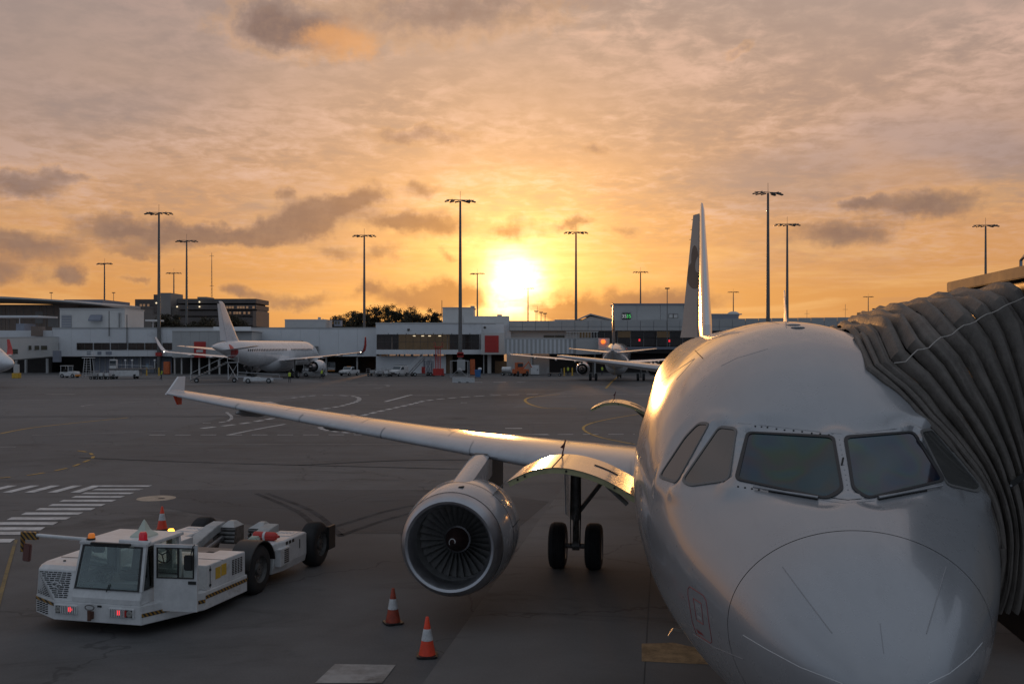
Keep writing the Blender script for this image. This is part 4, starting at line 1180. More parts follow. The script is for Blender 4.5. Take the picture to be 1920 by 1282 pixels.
# bumper lamp clusters
def lamp_cluster(u0, u1, flip):
    c = MB().bb(u0, u1, -.035, .02, .385, .56).build('lamp_cluster', WV, ch, bevel=.008)
    MB().bb(u0 + .03, u1 - .03, -.041, -.034, .40, .545).build('lamp_recess', BLACKP, c)
    n_ = 9; lo = u0 + (.16 if not flip else .04); hi = u1 - (.04 if not flip else .20)
    for k in range(n_):
        u = lo + (hi - lo) * k / (n_ - 1); MB().bb(u - .009, u + .009, -.055, -.04, .40, .545).build('guard_bar', WV, c)
    ur = u0 + (u1 - u0) * (.70 if not flip else .42)
    MB().lathe([(-.048, .005), (-.048, .05), (-.03, .055)], (ur, 0, .485), 'y', 16).build('red_lamp', mat('red_lamp_lit', (.5, .01, .02), .3, emit=(1.0, .03, .04), estr=1.1), c, True)
    uh = u0 + .085 if not flip else u1 - .09
    MB().lathe([(-.03, .07), (-.046, .062), (-.05, .045), (-.042, .01)], (uh, 0, .47), 'y', 18).build('headlight', mat('headlight_glass', (.45, .45, .42), .15, .5), c, True)
    if flip: MB().bb(u1 - .22, u1 - .15, -.05, -.04, .41, .54).build('reflector', REDP, c)
lamp_cluster(-.93, -.42, False)
lamp_cluster(.28, .84, True)
hk = MB().bb(-.16, -.06, -.07, .0, .33, .47).tube([(-.11, -.08, .30), (-.11, -.08, .50)], .035, 10).build('tow_pin', mat('rusty_steel', (.14, .07, .05), .7, .3, var=.3, vscale=20), ch)
MB().tube([(-.11 + .10 * math.cos(a), -.07, .555 + .05 * math.sin(a)) for a in [2 * math.pi * k / 16 for k in range(17)]], .012, 6, False).build('tow_ring', GEARM, ch, True)
MB().bb(.02, .11, -.012, .0, .555, .59).build('number_plate', BLACKP, ch)
# engine box at the left with its perforated grilles
eb = MB().loft([[Vector(p) for p in ((-1.70, .42, z0), (-.97, .03, z0), (-.56, .03, z0), (-.56, 3.0, z0), (-1.66, 3.0, z0))] for z0 in (.62,)] + [[Vector(p) for p in ((-1.66, .50, 1.20), (-1.45, .16, 1.20), (-.60, .16, 1.20), (-.60, 3.0, 1.22), (-1.62, 3.0, 1.22))], [Vector(p) for p in ((-1.60, .62, 1.26), (-1.42, .28, 1.26), (-.60, .28, 1.26), (-.60, 3.0, 1.30), (-1.58, 3.0, 1.30))]]).build('engine_box', WV, tug, bevel=.008)
MB().bb(-1.5, -.7, .9, .905, 1.275, 1.285).build('lid_joint', BLACKP, eb)
MB().bb(-1.45, -.75, 1.5, 2.7, 1.305, 1.36).build('engine_lid', WV, eb, bevel=.01)
for u, v in ((-1.2, .62), (-.8, .85), (-.72, .6)): MB().lathe([(1.262, .03), (1.285, .028), (1.29, .005)], (u, v, 0), 'z', 10).build('lid_catch', BLACKP, eb)
gl = MB()                                       # slots of the front grille: trapezoid that narrows downwards
for r_ in range(13):
    f = r_ / 12; z_ = 1.15 - f * .46; v_ = .143 - (.143 - .035) * (1.2 - z_) / .58 if True else 0
    v_ = .16 - (.16 - .03) * (1.20 - z_) / .58
    uL, uR = -1.40 + f * .42, -.66 - f * .02
    n_ = max(3, int((uR - uL) / .105)); du = (uR - uL) / n_
    for k in range(n_):
        u = uL + du * (k + (.5 if r_ % 2 else .35))
        gl.box((u, v_ - .003, z_), (du * .78, .012, .021), Matrix.Rotation(R(-12.6), 3, 'X'))
struct(gl.build('grille_slots', BLACKP, eb), 'stuff')
gl2 = MB()
for r_ in range(13):
    f = r_ / 12; z_ = 1.12 - f * .44
    n_ = 5
    for k in range(n_):
        t = .12 + .76 * (k + .5) / n_
        lo_, up_ = Vector((-1.70, .42, .62)).lerp(Vector((-.97, .03, .62)), t), Vector((-1.66, .50, 1.20)).lerp(Vector((-1.45, .16, 1.20)), t)
        p = lo_.lerp(up_, (z_ - .62) / .58)
        if p.x > -1.72 + .0 and not (t > .55 and z_ < .75 and False):
            gl2.box((p.x - .004, p.y - .005, z_), (.012, .07 * (.55 + .45 * (1 - (z_ - .62) / .58)), .018), Matrix.Rotation(R(-60), 3, 'Z'))
struct(gl2.build('grille_slots', BLACKP, eb), 'stuff')
gl3 = MB()
for r_ in range(5):
    for k in range(4):
        t = .18 + .16 * k; p = Vector((-1.70, .40, 0)).lerp(Vector((-.97, 0, 0)), t)
        gl3.box((p.x - .003, p.y - .004, .32 + r_ * .045), (.012, .075, .022), Matrix.Rotation(R(-61), 3, 'Z'))
struct(gl3.build('bumper_slots', BLACKP, ch), 'stuff')
# emblem in the grille
MB().tube([(-.98 + .09 * math.cos(a), .065, .93 + .05 * math.sin(a)) for a in [R(40 + 30 * k) for k in range(9)]], .012, 6).tube([(-.90 + .07 * math.cos(a), .06, .90 + .045 * math.sin(a)) for a in [R(20 + 30 * k) for k in range(9)]], .012, 6).build('emblem', REFLW, eb)
# cab
cab = MB().loft([[Vector(p) for p in ((-.58, .02, z_), (.95, .02, z_), (.95, 1.55, z_), (-.58, 1.55, z_))] for z_ in (.62, .72)] + [[Vector(p) for p in ((-.58, .08, .88), (.95, .08, .88), (.95, 1.55, .88), (-.58, 1.55, .88))]]).build('cab', WV, tug, bevel=.012)
PIL = [((-.56, .09, .88), (-.50, .27, 1.73)), ((.92, .09, .88), (.90, .27, 1.73)), ((-.56, 1.5, .88), (-.52, 1.42, 1.73)), ((.92, 1.5, .88), (.90, 1.42, 1.73)), ((.93, .62, .62), (.905, .55, 1.73))]
for a, b in PIL:
    a, b = Vector(a), Vector(b)
    MB().loft([[p + Vector((x_, y_, 0)) for x_, y_ in ((-.035, -.03), (.035, -.03), (.035, .04), (-.035, .04))] for p in (a, b)]).build('cab_pillar', WV, cab)
roof = MB().prism([(-.56, .22), (.96, .22), (.96, 1.55), (-.56, 1.55)], 1.725, 1.79).build('cab_roof', WV, cab, bevel=.012)
CLEAR = bpy.data.materials.new('cab_glass'); CLEAR.use_nodes = True
_nt = CLEAR.node_tree; _g = G(_nt); _nt.nodes.remove(_nt.nodes['Principled BSDF'])
_t = _g.node('ShaderNodeBsdfTransparent'); _t.inputs[0].default_value = (.80, .86, .84, 1)
_gl = _g.node('ShaderNodeBsdfGlossy'); _gl.inputs['Roughness'].default_value = .03; _gl.inputs[0].default_value = (.9, .95, .95, 1)
_fr = _g.node('ShaderNodeFresnel'); _fr.inputs[0].default_value = 1.5
_mx = _g.node('ShaderNodeMixShader'); _nt.links.new(_g.m('ADD', _fr.outputs[0], .04), _mx.inputs[0]); _nt.links.new(_t.outputs[0], _mx.inputs[1]); _nt.links.new(_gl.outputs[0], _mx.inputs[2])
_nt.links.new(_mx.outputs[0], _nt.nodes['Material Output'].inputs[0])
MATS['cab_glass'] = CLEAR
def framed_pane(pts, w, name, parent, gm=CLEAR, fm=BLACKP, d=.02):
    pts = [Vector(p) for p in pts]; c = sum(pts, Vector()) / len(pts); n_ = (pts[1] - pts[0]).cross(pts[2] - pts[1]).normalized()
    inn = [p + (c - p).normalized() * w * 1.4 for p in pts]
    fr_ = MB().loft([[p + n_ * d / 2 for p in pts], [p + n_ * d / 2 for p in inn], [p - n_ * d / 2 for p in inn], [p - n_ * d / 2 for p in pts], [p + n_ * d / 2 for p in pts]], False).build(name, fm, parent)
    MB().extrude([p for p in inn], n_ * .004).build('pane', gm, fr_)
    return fr_
framed_pane([(-.55, .055, .885), (.90, .055, .885), (.87, .235, 1.715), (-.48, .235, 1.715)], .035, 'windscreen', cab)
framed_pane([(.955, .13, .9), (.955, .56, .9), (.93, .53, 1.70), (.93, .30, 1.70)], .02, 'quarter_window', cab)
framed_pane([(-.575, .14, .9), (-.575, 1.45, .9), (-.545, 1.4, 1.70), (-.53, .30, 1.70)], .02, 'side_window', cab)
framed_pane([(.90, 1.53, .9), (-.55, 1.53, .9), (-.52, 1.44, 1.70), (.88, 1.44, 1.70)], .02, 'rear_window', cab)
# inside the cab
SEATM = mat('seat_cloth', (.055, .035, .035), .8, var=.2)
for u in (.18,):
    sx = MB().box((u, 1.0, .98), (.48, .46, .14)).build('seat_cushion', SEATM, cab, bevel=.03)
    MB().box((u, 1.27, 1.27), (.46, .13, .55), Matrix.Rotation(R(-12), 3, 'X')).build('seat_back', SEATM, sx, bevel=.04)
def wheel_ring(c, r, tilt, name):
    rot = Matrix.Rotation(tilt, 3, 'X')
    mb = MB().tube([Vector(c) + rot @ Vector((r * math.cos(a), 0, r * math.sin(a))) for a in [2 * math.pi * k / 24 for k in range(25)]], .016, 8, False)
    for k in range(3): mb.tube([Vector(c), Vector(c) + rot @ Vector((r * math.cos(2.1 * k + .5), 0, r * math.sin(2.1 * k + .5)))], .013, 6)
    return mb.build(name, BLACKP, cab, True)
wheel_ring((.66, 1.22, 1.36), .19, R(20), 'steering_wheel')
wheel_ring((-.12, .45, 1.10), .17, R(-35), 'steering_wheel')
MB().bb(-.5, .88, .14, .42, .86, .93).build('dashboard', mat('dash_grey', (.20, .24, .25), .6), cab)
MB().tube([(-.12, .35, .9), (-.12, .45, 1.08)], .03, 8).build('steering_column', BLACKP, cab)
MB().box((-.32, .5, 1.0), (.16, .18, .16)).build('control_box', BLACKP, cab, bevel=.02)
MB().box((-.2, .35, 1.62), (.22, .12, .14)).build('roof_console', BLACKP, cab, bevel=.02)
for u in (-.42, -.22, .22): MB().sphere((u, .13, .935), .05, 10, 6, (1, .5, .5)).build('air_vent', BLACKP, cab)
MB().tube([(.2, .045, .90), (.2, .02, .86), (.24, .05, 1.0)], .012, 6).build('wiper', BLACKP, cab)
# open door swung forward of the sill
dr = empty('door'); dr.parent = tug
dr.location = (1.0, .42, 0); dr.rotation_euler = (0, 0, R(6))
D0, D1 = .0, .90
dp = MB().bb(D0, D1, -.025, .025, .44, 1.10).bb(D0, D0 + .07, -.025, .025, 1.10, 1.76).bb(D1 - .07, D1, -.025, .025, 1.10, 1.76).bb(D0 + .07, D1 - .07, -.025, .025, 1.69, 1.76)
dp.build('door_panel', WV, dr)
framed_pane([(D0 + .06, -.028, 1.09), (D1 - .06, -.028, 1.09), (D1 - .06, -.028, 1.70), (D0 + .06, -.028, 1.70)], .025, 'door_window', dr)
MB().bb(.49, .52, -.035, .0, 1.11, 1.69).build('window_divider', BLACKP, dr)
MB().bb(.72, .88, -.045, -.025, .985, 1.045).build('door_handle', BLACKP, dr)
mi = MB().bb(.68, .86, -.16, -.08, 1.28, 1.58).build('side_mirror', BLACKP, dr, bevel=.02)
MB().tube([(.80, -.10, 1.56), (.84, -.08, 1.74), (.84, 0, 1.76)], .012, 6).build('mirror_stalk', BLACKP, mi)
# lamps and fittings on the cab roof
def beacon(u, v, z0, col, lit, name, r=.055, h=.1):
    b = MB().lathe([(z0, r * 1.1), (z0 + .04, r * 1.1), (z0 + .04, r)], (u, v, 0), 'z', 16).build('beacon_base', BLACKP, roof, True)
    m_ = mat(name, col, .25, coat=.5, emit=col if lit else None, estr=lit)
    MB().lathe([(z0 + .04, r), (z0 + .04 + h * .7, r * .95), (z0 + .04 + h, r * .7), (z0 + .045 + h, .005)], (u, v, 0), 'z', 16).build('beacon_lens', m_, b, True)
beacon(-.38, .36, 1.79, (.75, .20, .02), 0.25, 'amber_lens', .07, .09)
beacon(.76, .40, 1.79, (.55, .015, .03), .12, 'red_lens', .085, .16)
beacon(.55, 1.72, 1.66, (1.0, .42, .03), 5.0, 'amber_lens_lit', .07, .1)
MB().bb(.48, .62, 1.65, 1.79, 1.0, 1.66).build('beacon_post', WV, tug)
MB().bb(-.26, .62, .15, .22, 1.735, 1.785).build('light_bar', BLACKP, roof, bevel=.008)
MB().loft([[Vector((.42 + a * k, .95 + b * k, z_)) for a, b in ((-1, -1), (1, -1), (1, 1), (-1, 1))] for k, z_ in ((.20, 1.79), (.19, 1.82), (.09, 1.92), (.02, 2.10), (.004, 2.13))]).build('antenna_cone', mat('pale_green_plastic', (.50, .55, .47), .5), roof)
arm = MB().tube([(-.45, .32, 1.80), (-1.63, .34, 1.83)], .038, 10).build('mirror_arm', WV, tug, True)
MB().tube([(.30, .30, 1.815), (.98, .32, 1.80)], .03, 8).build('roof_rail', WV, roof, True)
MB().bb(-1.99, -1.63, .30, .40, 1.74, 1.89).build('striped_bracket', HAZ, arm)
MB().bb(-2.0, -1.95, .31, .39, 1.48, 1.80).build('striped_bracket', HAZ, arm)
MB().box((-1.86, .34, 1.47), (.17, .08, .36), Matrix.Rotation(R(6), 3, 'Y')).build('wide_mirror', mat('dull_red_plastic', (.16, .07, .06), .5), arm, bevel=.02)
# right-hand compartment with decal and vent
cp = MB().prism([(1.02, 1.42), (1.56, 1.42), (1.64, 2.90), (1.02, 2.90)], .62, 1.13).build('side_compartment', WV, tug, bevel=.012)
MB().bb(1.03, 1.6, 2.0, 2.012, 1.128, 1.136).build('lid_joint', BLACKP, cp)
a_, b_ = Vector((1.563, 1.45, 0)), Vector((1.643, 2.9, 0))
def side_quad(t0, t1, z0, z1, off, name, m_, par):
    p, q = a_.lerp(b_, t0), a_.lerp(b_, t1); n_ = Vector((1, -.055, 0)).normalized()
    MB().extrude([p + Vector((0, 0, z0)), q + Vector((0, 0, z0)), q + Vector((0, 0, z1)), p + Vector((0, 0, z1))], n_ * off).build(name, m_, par)
side_quad(.20, .33, .78, 1.02, .006, 'amber_label', YELLOW, cp)
side_quad(.35, .48, .80, 1.04, .006, 'amber_label', YELLOW, cp)
side_quad(.06, .07, .65, 1.1, .006, 'door_joint', BLACKP, cp)
for z_ in (.68, 1.0): side_quad(.045, .075, z_, z_ + .05, .02, 'hinge', BLACKP, cp)
vt = MB()
for r_ in range(9):
    for k in range(4):
        p = a_.lerp(b_, .66 + .075 * k); vt.box((p.x + .004, p.y, .74 + r_ * .037), (.012, .07, .019))
struct(vt.build('vent_slots', BLACKP, cp), 'stuff')
MB().bb(-.55, 1.0, 1.58, 3.0, .62, .98).build('centre_deck', WV, tug, bevel=.012)
MB().bb(-.3, .9, 1.7, 2.9, .985, 1.06).build('deck_hatch', WV, tug, bevel=.012)
MB().bb(-.5, .95, 3.0, 4.3, .45, .86).build('centre_deck', GEARM, tug)
MB().bb(.4, .95, 2.95, 3.5, .86, .95).build('deck_grating', DARK, tug)
# wheels and mudguards
def tug_wheel(u, v, r, hw):
    w = MB().lathe([(-hw, r * .55), (-hw, r * .82), (-hw * .85, r * .94), (-hw * .6, r), (hw * .6, r), (hw * .85, r * .94), (hw, r * .82), (hw, r * .55)], (u, v, r), 'x', 40).build('tyre', TYRE, tug, True)
    MB().lathe([(-hw * .9, .02), (-hw * .8, r * .3), (-hw * .95, r * .56), (hw * .95, r * .56), (hw * .6, r * .48), (hw * .55, r * .25), (hw * .8, r * .2), (hw * .8, .02)], (u, v, r), 'x', 24).build('rim', mat('dusty_rim', (.09, .085, .08), .6, var=.3), w, True)
    for k in range(8):
        a = 2 * math.pi * k / 8; MB().lathe([(hw * .55, .022), (hw * .64, .02), (hw * .64, .002)], (u, v + r * .36 * math.cos(a), r + r * .36 * math.sin(a)), 'x', 6).build('wheel_nut', STEEL, w)
for u in (-1.42, 1.42): tug_wheel(u, 3.68, .56, .20)
for u in (-1.58, 1.58): tug_wheel(u, 6.66, .56, .22)
def guard(u0, u1, v, z, r, a0, a1):
    rg = []
    for k in range(15):
        a = R(a0 + (a1 - a0) * k / 14)
        rg.append([Vector((x_, v + rr * math.cos(a), z + rr * math.sin(a))) for x_, rr in ((u0, r), (u1, r), (u1, r + .03), (u0, r + .03))])
    MB().loft(rg).build('mudguard', BLACKP, tug, True)
guard(1.12, 1.66, 3.68, .56, .62, 10, 170); guard(-1.66, -1.12, 3.68, .56, .62, 10, 170)
# rear side boxes
for sd in (-1, 1):
    bx_ = MB().loft([[Vector((sd * u, v, z_)) for u, v in o_] for z_, o_ in ((.27, ((.95, 4.36), (1.52, 4.36), (1.62, 4.8), (1.62, 6.02), (.95, 6.02))), (.45, ((.95, 4.36), (1.58, 4.36), (1.66, 4.8), (1.66, 6.02), (.95, 6.02))), (.97, ((.95, 4.36), (1.58, 4.36), (1.66, 4.8), (1.66, 6.02), (.95, 6.02))), (1.0, ((.97, 4.4), (1.56, 4.4), (1.62, 4.8), (1.62, 5.95), (.97, 5.95))))]).build('rear_box', WV, tug, bevel=.01)
    MB().bb(sd * 1.05, sd * 1.55, 5.3, 5.9, 1.0, 1.012).build('rear_hatch', WV, bx_)
    for k in range(4): MB().bb(sd * (1.1 + .1 * k), sd * (1.16 + .1 * k), 5.6, 5.75, 1.012, 1.022).build('anti_slip_strip', REFLW, bx_)
    v_ = MB().bb(sd * 1.60, sd * 1.74, 4.40, 4.95, .45, .86).build('side_vent', WV, bx_, bevel=.01)
    for k in range(7): MB().bb(sd * 1.735, sd * 1.747, 4.62, 4.86, .50 + .048 * k, .527 + .048 * k).build('vent_slot', BLACKP, v_)
    for k in range(3): MB().bb(sd * 1.645, sd * 1.665, 4.86 + .17 * k, 4.97 + .17 * k, .88, .96).build('switch_box', BLACKP, bx_)
    MB().bb(sd * 1.655, sd * 1.668, 5.6, 5.64, .66, .88).build('grab_slot', BLACKP, bx_)
    # slanted lifting arm with its bundle of rollers
    a = MB().loft([[Vector((sd * u, v, z_)) for u, v, z_ in ((.58, v0, zt - .20), (.92, v0, zt - .20), (.92, v0, zt), (.58, v0, zt))] for v0, zt in ((4.25, .72), (4.7, .88), (5.6, 1.12), (6.0, 1.16))]).build('lifting_arm', mat('arm_grey', (.42, .42, .41), .5, var=.12), tug, bevel=.012)
    rl = None
    for k in range(4):
        z_ = .70 + .10 * k
        MB().lathe([(-.24, .02), (-.24, .055), (-.10, .05), (.10, .05), (.24, .055), (.24, .02)], (sd * .42, 5.75 + .02 * k, z_), 'x', 14).build('roller', GEARM, a, True)
    MB().bb(sd * .20, sd * .60, 5.85, 6.25, .62, 1.05).build('gripper_plate', GEARM, a)
    MB().loft([[Vector((sd * u, v, z_)) for u, v in ((.2, 5.75), (.6, 5.75), (.6, 6.25), (.2, 6.25))] for z_ in (1.055, 1.06)] + [[Vector((sd * u, v, 1.18)) for u, v in ((.35, 6.0), (.5, 6.0), (.5, 6.15), (.35, 6.15))]]).build('gripper_cap', mat('arm_grey', (.42, .42, .41)), a)
    MB().tube([(sd * .5, 4.3, .55), (sd * .5, 5.7, .8)], .07, 10).build('hydraulic_ram', STEEL, tug, True)
MB().bb(-1.6, -.95, 3.0, 4.36, .60, .98).build('rear_deck', WV, tug, bevel=.01)
MB().bb(-.98, -.60, 2.95, 4.5, .55, 1.05).build('rear_deck', WV, tug, bevel=.01)
# fire extinguisher strapped on the right rear box
fe = MB().lathe([(-.33, .02), (-.32, .09), (-.29, .105), (.20, .105), (.26, .08), (.29, .04), (.34, .03)], (1.22, 4.72, 1.105), 'x', 20)
feo = fe.build('fire_extinguisher', REDP, tug, True)
feo.rotation_euler = (0, 0, R(0))
MB().lathe([(-.36, .02), (-.33, .06), (-.30, .06)], (1.22 - .12, 4.72, 1.105), 'x', 12).build('extinguisher_valve', BLACKP, feo, True)
MB().lathe([(-.06, .108), (.0, .108)], (1.22, 4.72, 1.105), 'x', 20).build('extinguisher_label', REFLW, feo, True)
MB().box((1.0, 4.55, 1.06), (.22, .25, .12)).build('tool_bag', mat('pale_green_plastic', (.50, .55, .47)), tug, bevel=.03)
for u in (1.84,): MB().bb(u - .03, u + .03, 6.95, 7.35, .35, .95).build('mud_flap', BLACKP, tug)

# ------------------------------------------------------------------ buildings across the apron
def wallmat(name, col, var=.06, vs=.12, panel=None, rough=.6, stain=None):
    M = mat(name, col, rough, var=var, vscale=vs, stain=stain)
    return M
T_WHITE = mat('white_cladding', (.70, .71, .725), .55, var=.05, vscale=.10, stain=(.50, .51, .52))
T_GREY = mat('grey_cladding', (.42, .42, .415), .6, var=.05, vscale=.12)
T_CREAM = mat('cream_cladding', (.56, .55, .53), .6, var=.05, vscale=.12)
T_SLATE = mat('slate_wall', (.22, .235, .28), .6, var=.10, vscale=.2)
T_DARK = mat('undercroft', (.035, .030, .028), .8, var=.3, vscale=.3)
T_BROWN = mat('brown_cladding', (.22, .165, .135), .6, var=.08, vscale=.15)
T_CONC = mat('carpark_concrete', (.19, .17, .155), .7, var=.10, vscale=.1)
T_CORE = mat('carpark_core', (.26, .245, .235), .7, var=.06, vscale=.1)
T_DECK = mat('carpark_screen', (.115, .10, .095), .6, var=.12, vscale=.3)
T_GLASS = mat('brown_window_glass', (.035, .024, .020), .12, spec=.6, var=.4, vscale=.25)
T_GLASS2 = mat('olive_window_glass', (.10, .09, .065), .15, spec=.6, var=.3, vscale=.3)
T_LIT = mat('lit_lounge_glass', (.06, .04, .028), .12, var=.5, vscale=.5, emit=(1.0, .66, .30), estr=.020)
T_FRAME = mat('window_mullion', (.09, .082, .075), .5)
T_RED = mat('red_sign_panel', (.46, .035, .030), .5, var=.08, vscale=.3)
LAMPW = mat('ceiling_lamp', (.9, .85, .7), .4, emit=(1.0, .80, .50), estr=.9)

def pbox(mb, x0, x1, y0, y1, Y, depth, front=0.0):
    """box whose front face covers a rectangle of the photograph at distance Y"""
    return mb.bb(XP(x0, Y), XP(x1, Y), Y - front, Y + depth, ZP(y1, Y), ZP(y0, Y))
def part(par, name, x0, x1, y0, y1, Y, depth, m_, front=0.0, bevel=0.0):
    return pbox(MB(), x0, x1, y0, y1, Y, depth, front).build(name, m_, par, bevel=bevel)
def window(par, x0, x1, y0, y1, Y, gm=None, fw=.09, mull=0):
    """a framed window proud of the wall at distance Y; mull vertical bars"""
    X0, X1, Z0, Z1 = XP(x0, Y), XP(x1, Y), ZP(y1, Y), ZP(y0, Y)
    f = MB().bb(X0 - fw, X0, Y - .10, Y + .02, Z0 - fw, Z1 + fw).bb(X1, X1 + fw, Y - .10, Y + .02, Z0 - fw, Z1 + fw).bb(X0, X1, Y - .10, Y + .02, Z1, Z1 + fw).bb(X0, X1, Y - .10, Y + .02, Z0 - fw, Z0)
    for k in range(mull):
        u = X0 + (X1 - X0) * (k + 1) / (mull + 1); f.bb(u - .05, u + .05, Y - .09, Y - .045, Z0, Z1)
    o = f.build('window', T_FRAME, par)
    MB().bb(X0, X1, Y - .04, Y - .01, Z0, Z1).build('pane', gm or T_GLASS, o)
    return o
def bldg(name, label, Y, px): return thing(name, label, 'building', (0, 0, 0))

# white concourse on the left with its band of brown windows
YA = 200.0
A_ = bldg('concourse_building', 'long low white concourse with a band of brown windows, behind the white parked airliner', YA, 300)
for k in range(17):
    x0 = 98 + (706 - 98) * k / 17; x1 = 98 + (706 - 98) * (k + 1) / 17
    part(A_, 'wall_panel', x0 + .12, x1 - .12, 616 - (x0 - 98) * .004, 668, YA, .35, T_WHITE)
part(A_, 'upper_storey', 98, 706, 618, 667.6, YA + .3, 22, T_WHITE)
part(A_, 'parapet_cap', 98, 706, 613.6, 616, YA, 1.2, T_GREY, .08)
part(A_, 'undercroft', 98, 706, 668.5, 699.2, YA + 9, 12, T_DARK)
part(A_, 'ground_floor_wall', 175, 322, 668.8, 698.8, YA + 2.0, 6, T_SLATE)
for k in range(14): part(A_, 'ground_floor_rib', 176 + k * 10.4, 177 + k * 10.4, 669.5, 698.5, YA + 1.85, .1, T_GREY)
for x in (212, 262, 610, 668): part(A_, 'column', x, x + 3, 668.5, 699.1, YA + 1.2, .4, T_GREY)
for x0, x1 in ((98.5, 110), (145, 173.5), (177, 205.5), (209, 237.5), (241.5, 270), (273, 299), (306, 322)): window(A_, x0, x1, 643.5, 655, YA, mull=1)
for x0, x1 in ((486, 501), (505, 535), (538.5, 568)): window(A_, x0, x1, 639.5, 650, YA, mull=1)
for x0, x1 in ((163, 170), (183, 190), (198.5, 209.5), (670, 681)): part(A_, 'wall_vent', x0, x1, 659, 664.5, YA, .1, T_SLATE, .09)
vb = part(A_, 'wall_unit', 586, 597, 649, 663, YA, .6, mat('dark_unit', (.09, .088, .085), .6, var=.2), .7)
for k in range(4): part(vb, 'unit_slat', 586.5, 596.5, 650.5 + 3 * k, 651.6 + 3 * k, YA - .72, .02, T_GREY)
for px, y0, y1 in ((204.5, 583, 630), (238, 590, 652)): MB().tube([AT(px, y1, YA - .25), AT(px, y0, YA - .25)], .09, 6).build('downpipe', T_FRAME, A_)
part(A_, 'door', 289, 295, 681, 698.5, YA + 1.9, .08, mat('dark_door', (.05, .045, .045), .5))
part(A_, 'wall_sign', 274, 279, 682, 693, YA + 1.88, .05, mat('pale_blue_sign', (.30, .42, .52), .5))

# plant room on the roof
YP = 208.0
Pl = thing('plant_room', 'grey flat-roofed plant room standing on the white concourse roof at left', 'building')
part(Pl, 'wall', 112, 234, 580, 618, YP, 10.8, T_CREAM); part(Pl, 'roof_cap', 111.5, 234.5, 577.8, 580, YP, 11, T_GREY, .15)
lo = part(Pl, 'louvre', 116, 134, 591, 617.6, YP, .1, T_SLATE, .12)
for k in range(8): part(lo, 'louvre_blade', 116.5, 133.5, 592 + 3.1 * k, 593.2 + 3.1 * k, YP - .16, .05, T_GREY)
p = AT(170, 590, YP); q = AT(192, 602, YP)
MB().extrude([(p.x, YP, p.z), (p.x, YP - 1.3, q.z + .35), (p.x, YP - 1.3, q.z), (p.x, YP, q.z)], (q.x - p.x, 0, 0)).build('vent_hood', T_SLATE, Pl)
part(Pl, 'ladder_rail', 222.5, 223.3, 586, 617, YP, .05, T_GREY, .25); part(Pl, 'ladder_rail', 226.4, 227.2, 586, 617, YP, .05, T_GREY, .25)
for k in range(10): part(Pl, 'ladder_rung', 223.3, 226.4, 587.5 + 3 * k, 588 + 3 * k, YP, .04, T_GREY, .24)
part(Pl, 'canopy', 272, 295, 599, 602, YP + 3, 4, T_CREAM); part(Pl, 'canopy_post', 286, 287.2, 602, 616.5, YP + 4, .2, T_CREAM)

# big brown hall with a curved roof far left
YB = 262.0
Bh = thing('brown_hall', 'brown-clad hall with a long upswept roof at the far left edge', 'building')
for k in range(9): part(Bh, 'wall_panel', -160 + 34 * k + .3, -160 + 34 * (k + 1) - .3, 571, 640, YB, .4, T_BROWN)
part(Bh, 'wall_panel', 146.5, 180, 577, 640, YB, .4, T_BROWN); part(Bh, 'hall_body', -160, 180, 573, 668, YB + .5, 20, T_BROWN)
rg = []
for k in range(25):
    x = -165 + (193 + 165) * k / 24; f = max(0, (x + 20) / 213)
    yt = 555.5 + 15.5 * f ** 1.5; th = 11 - 7.5 * f ** 1.4
    X = XP(x, YB - 6)
    rg.append([Vector((X, YB - 7, ZP(yt, YB - 6))), Vector((X, YB - 7, ZP(yt + th * .35, YB - 6))), Vector((X, YB + 2, ZP(yt + th, YB - 6))), Vector((X, YB + 20, ZP(yt + th * .5, YB - 6))), Vector((X, YB + 20, ZP(yt, YB - 6) + .5))])
MB().loft(rg).build('swept_roof', T_GREY, Bh)
part(Bh, 'roof_monitor', 120, 192, 561.5, 569, YB + 16, 20, T_SLATE)
for x0, x1, y0, y1 in ((66, 80, 584, 606), (90, 110, 592, 612)): part(Bh, 'service_door', x0, x1, y0, y1, YB - .1, .1, T_CORE)
for k in range(8): part(Bh, 'cladding_rail', 2 + 14 * k, 2.6 + 14 * k, 573, 616, YB - .12, .1, T_CORE)

# low angled link building in front of it
Lk = thing('link_building', 'pale angled walkway building at the far left edge with small olive windows', 'building')
def angled(par, name, x0, Y0, x1, Y1, yt0, yb0, yt1, yb1, depth, m_, off=0.0):
    a, b, c, d = AT(x0, yb0, Y0), AT(x1, yb1, Y1), AT(x1, yt1, Y1), AT(x0, yt0, Y0)
    dv = Vector((0, -off, 0))
    return MB().extrude([a + dv, b + dv, c + dv, d + dv], (0, depth, 0)).build(name, m_, par)
angled(Lk, 'wall', -90, 168, 97.5, 197, 636, 684, 633, 668, 6, T_CREAM)
angled(Lk, 'roof_edge', -90, 168, 97.5, 197, 633, 636, 631, 633, 6.3, T_GREY, .1)
for (x0, x1, y0, y1, Yw) in ((0, 7.5, 655, 663, 182.6), (9.5, 33, 655, 663, 184.2), (46.5, 58.5, 648.5, 655.5, 189.4), (60.5, 73, 648.5, 655.5, 191.3), (75, 88, 648.5, 655.5, 193.4)):
    window(Lk, x0, x1, y0, y1, Yw, T_GLASS2, .06)
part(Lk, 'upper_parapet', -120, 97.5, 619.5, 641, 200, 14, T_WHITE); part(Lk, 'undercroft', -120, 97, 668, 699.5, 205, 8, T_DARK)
for x in (28, 46, 86): part(Lk, 'column', x, x + 3.2, 672, 699.5, 198, .5, T_GREY)
rt = part(Lk, 'roof_unit', 30, 45, 606.5, 620, 204, 5, T_SLATE); part(Lk, 'roof_unit', 58, 72, 612, 630, 198, 3, T_BROWN)
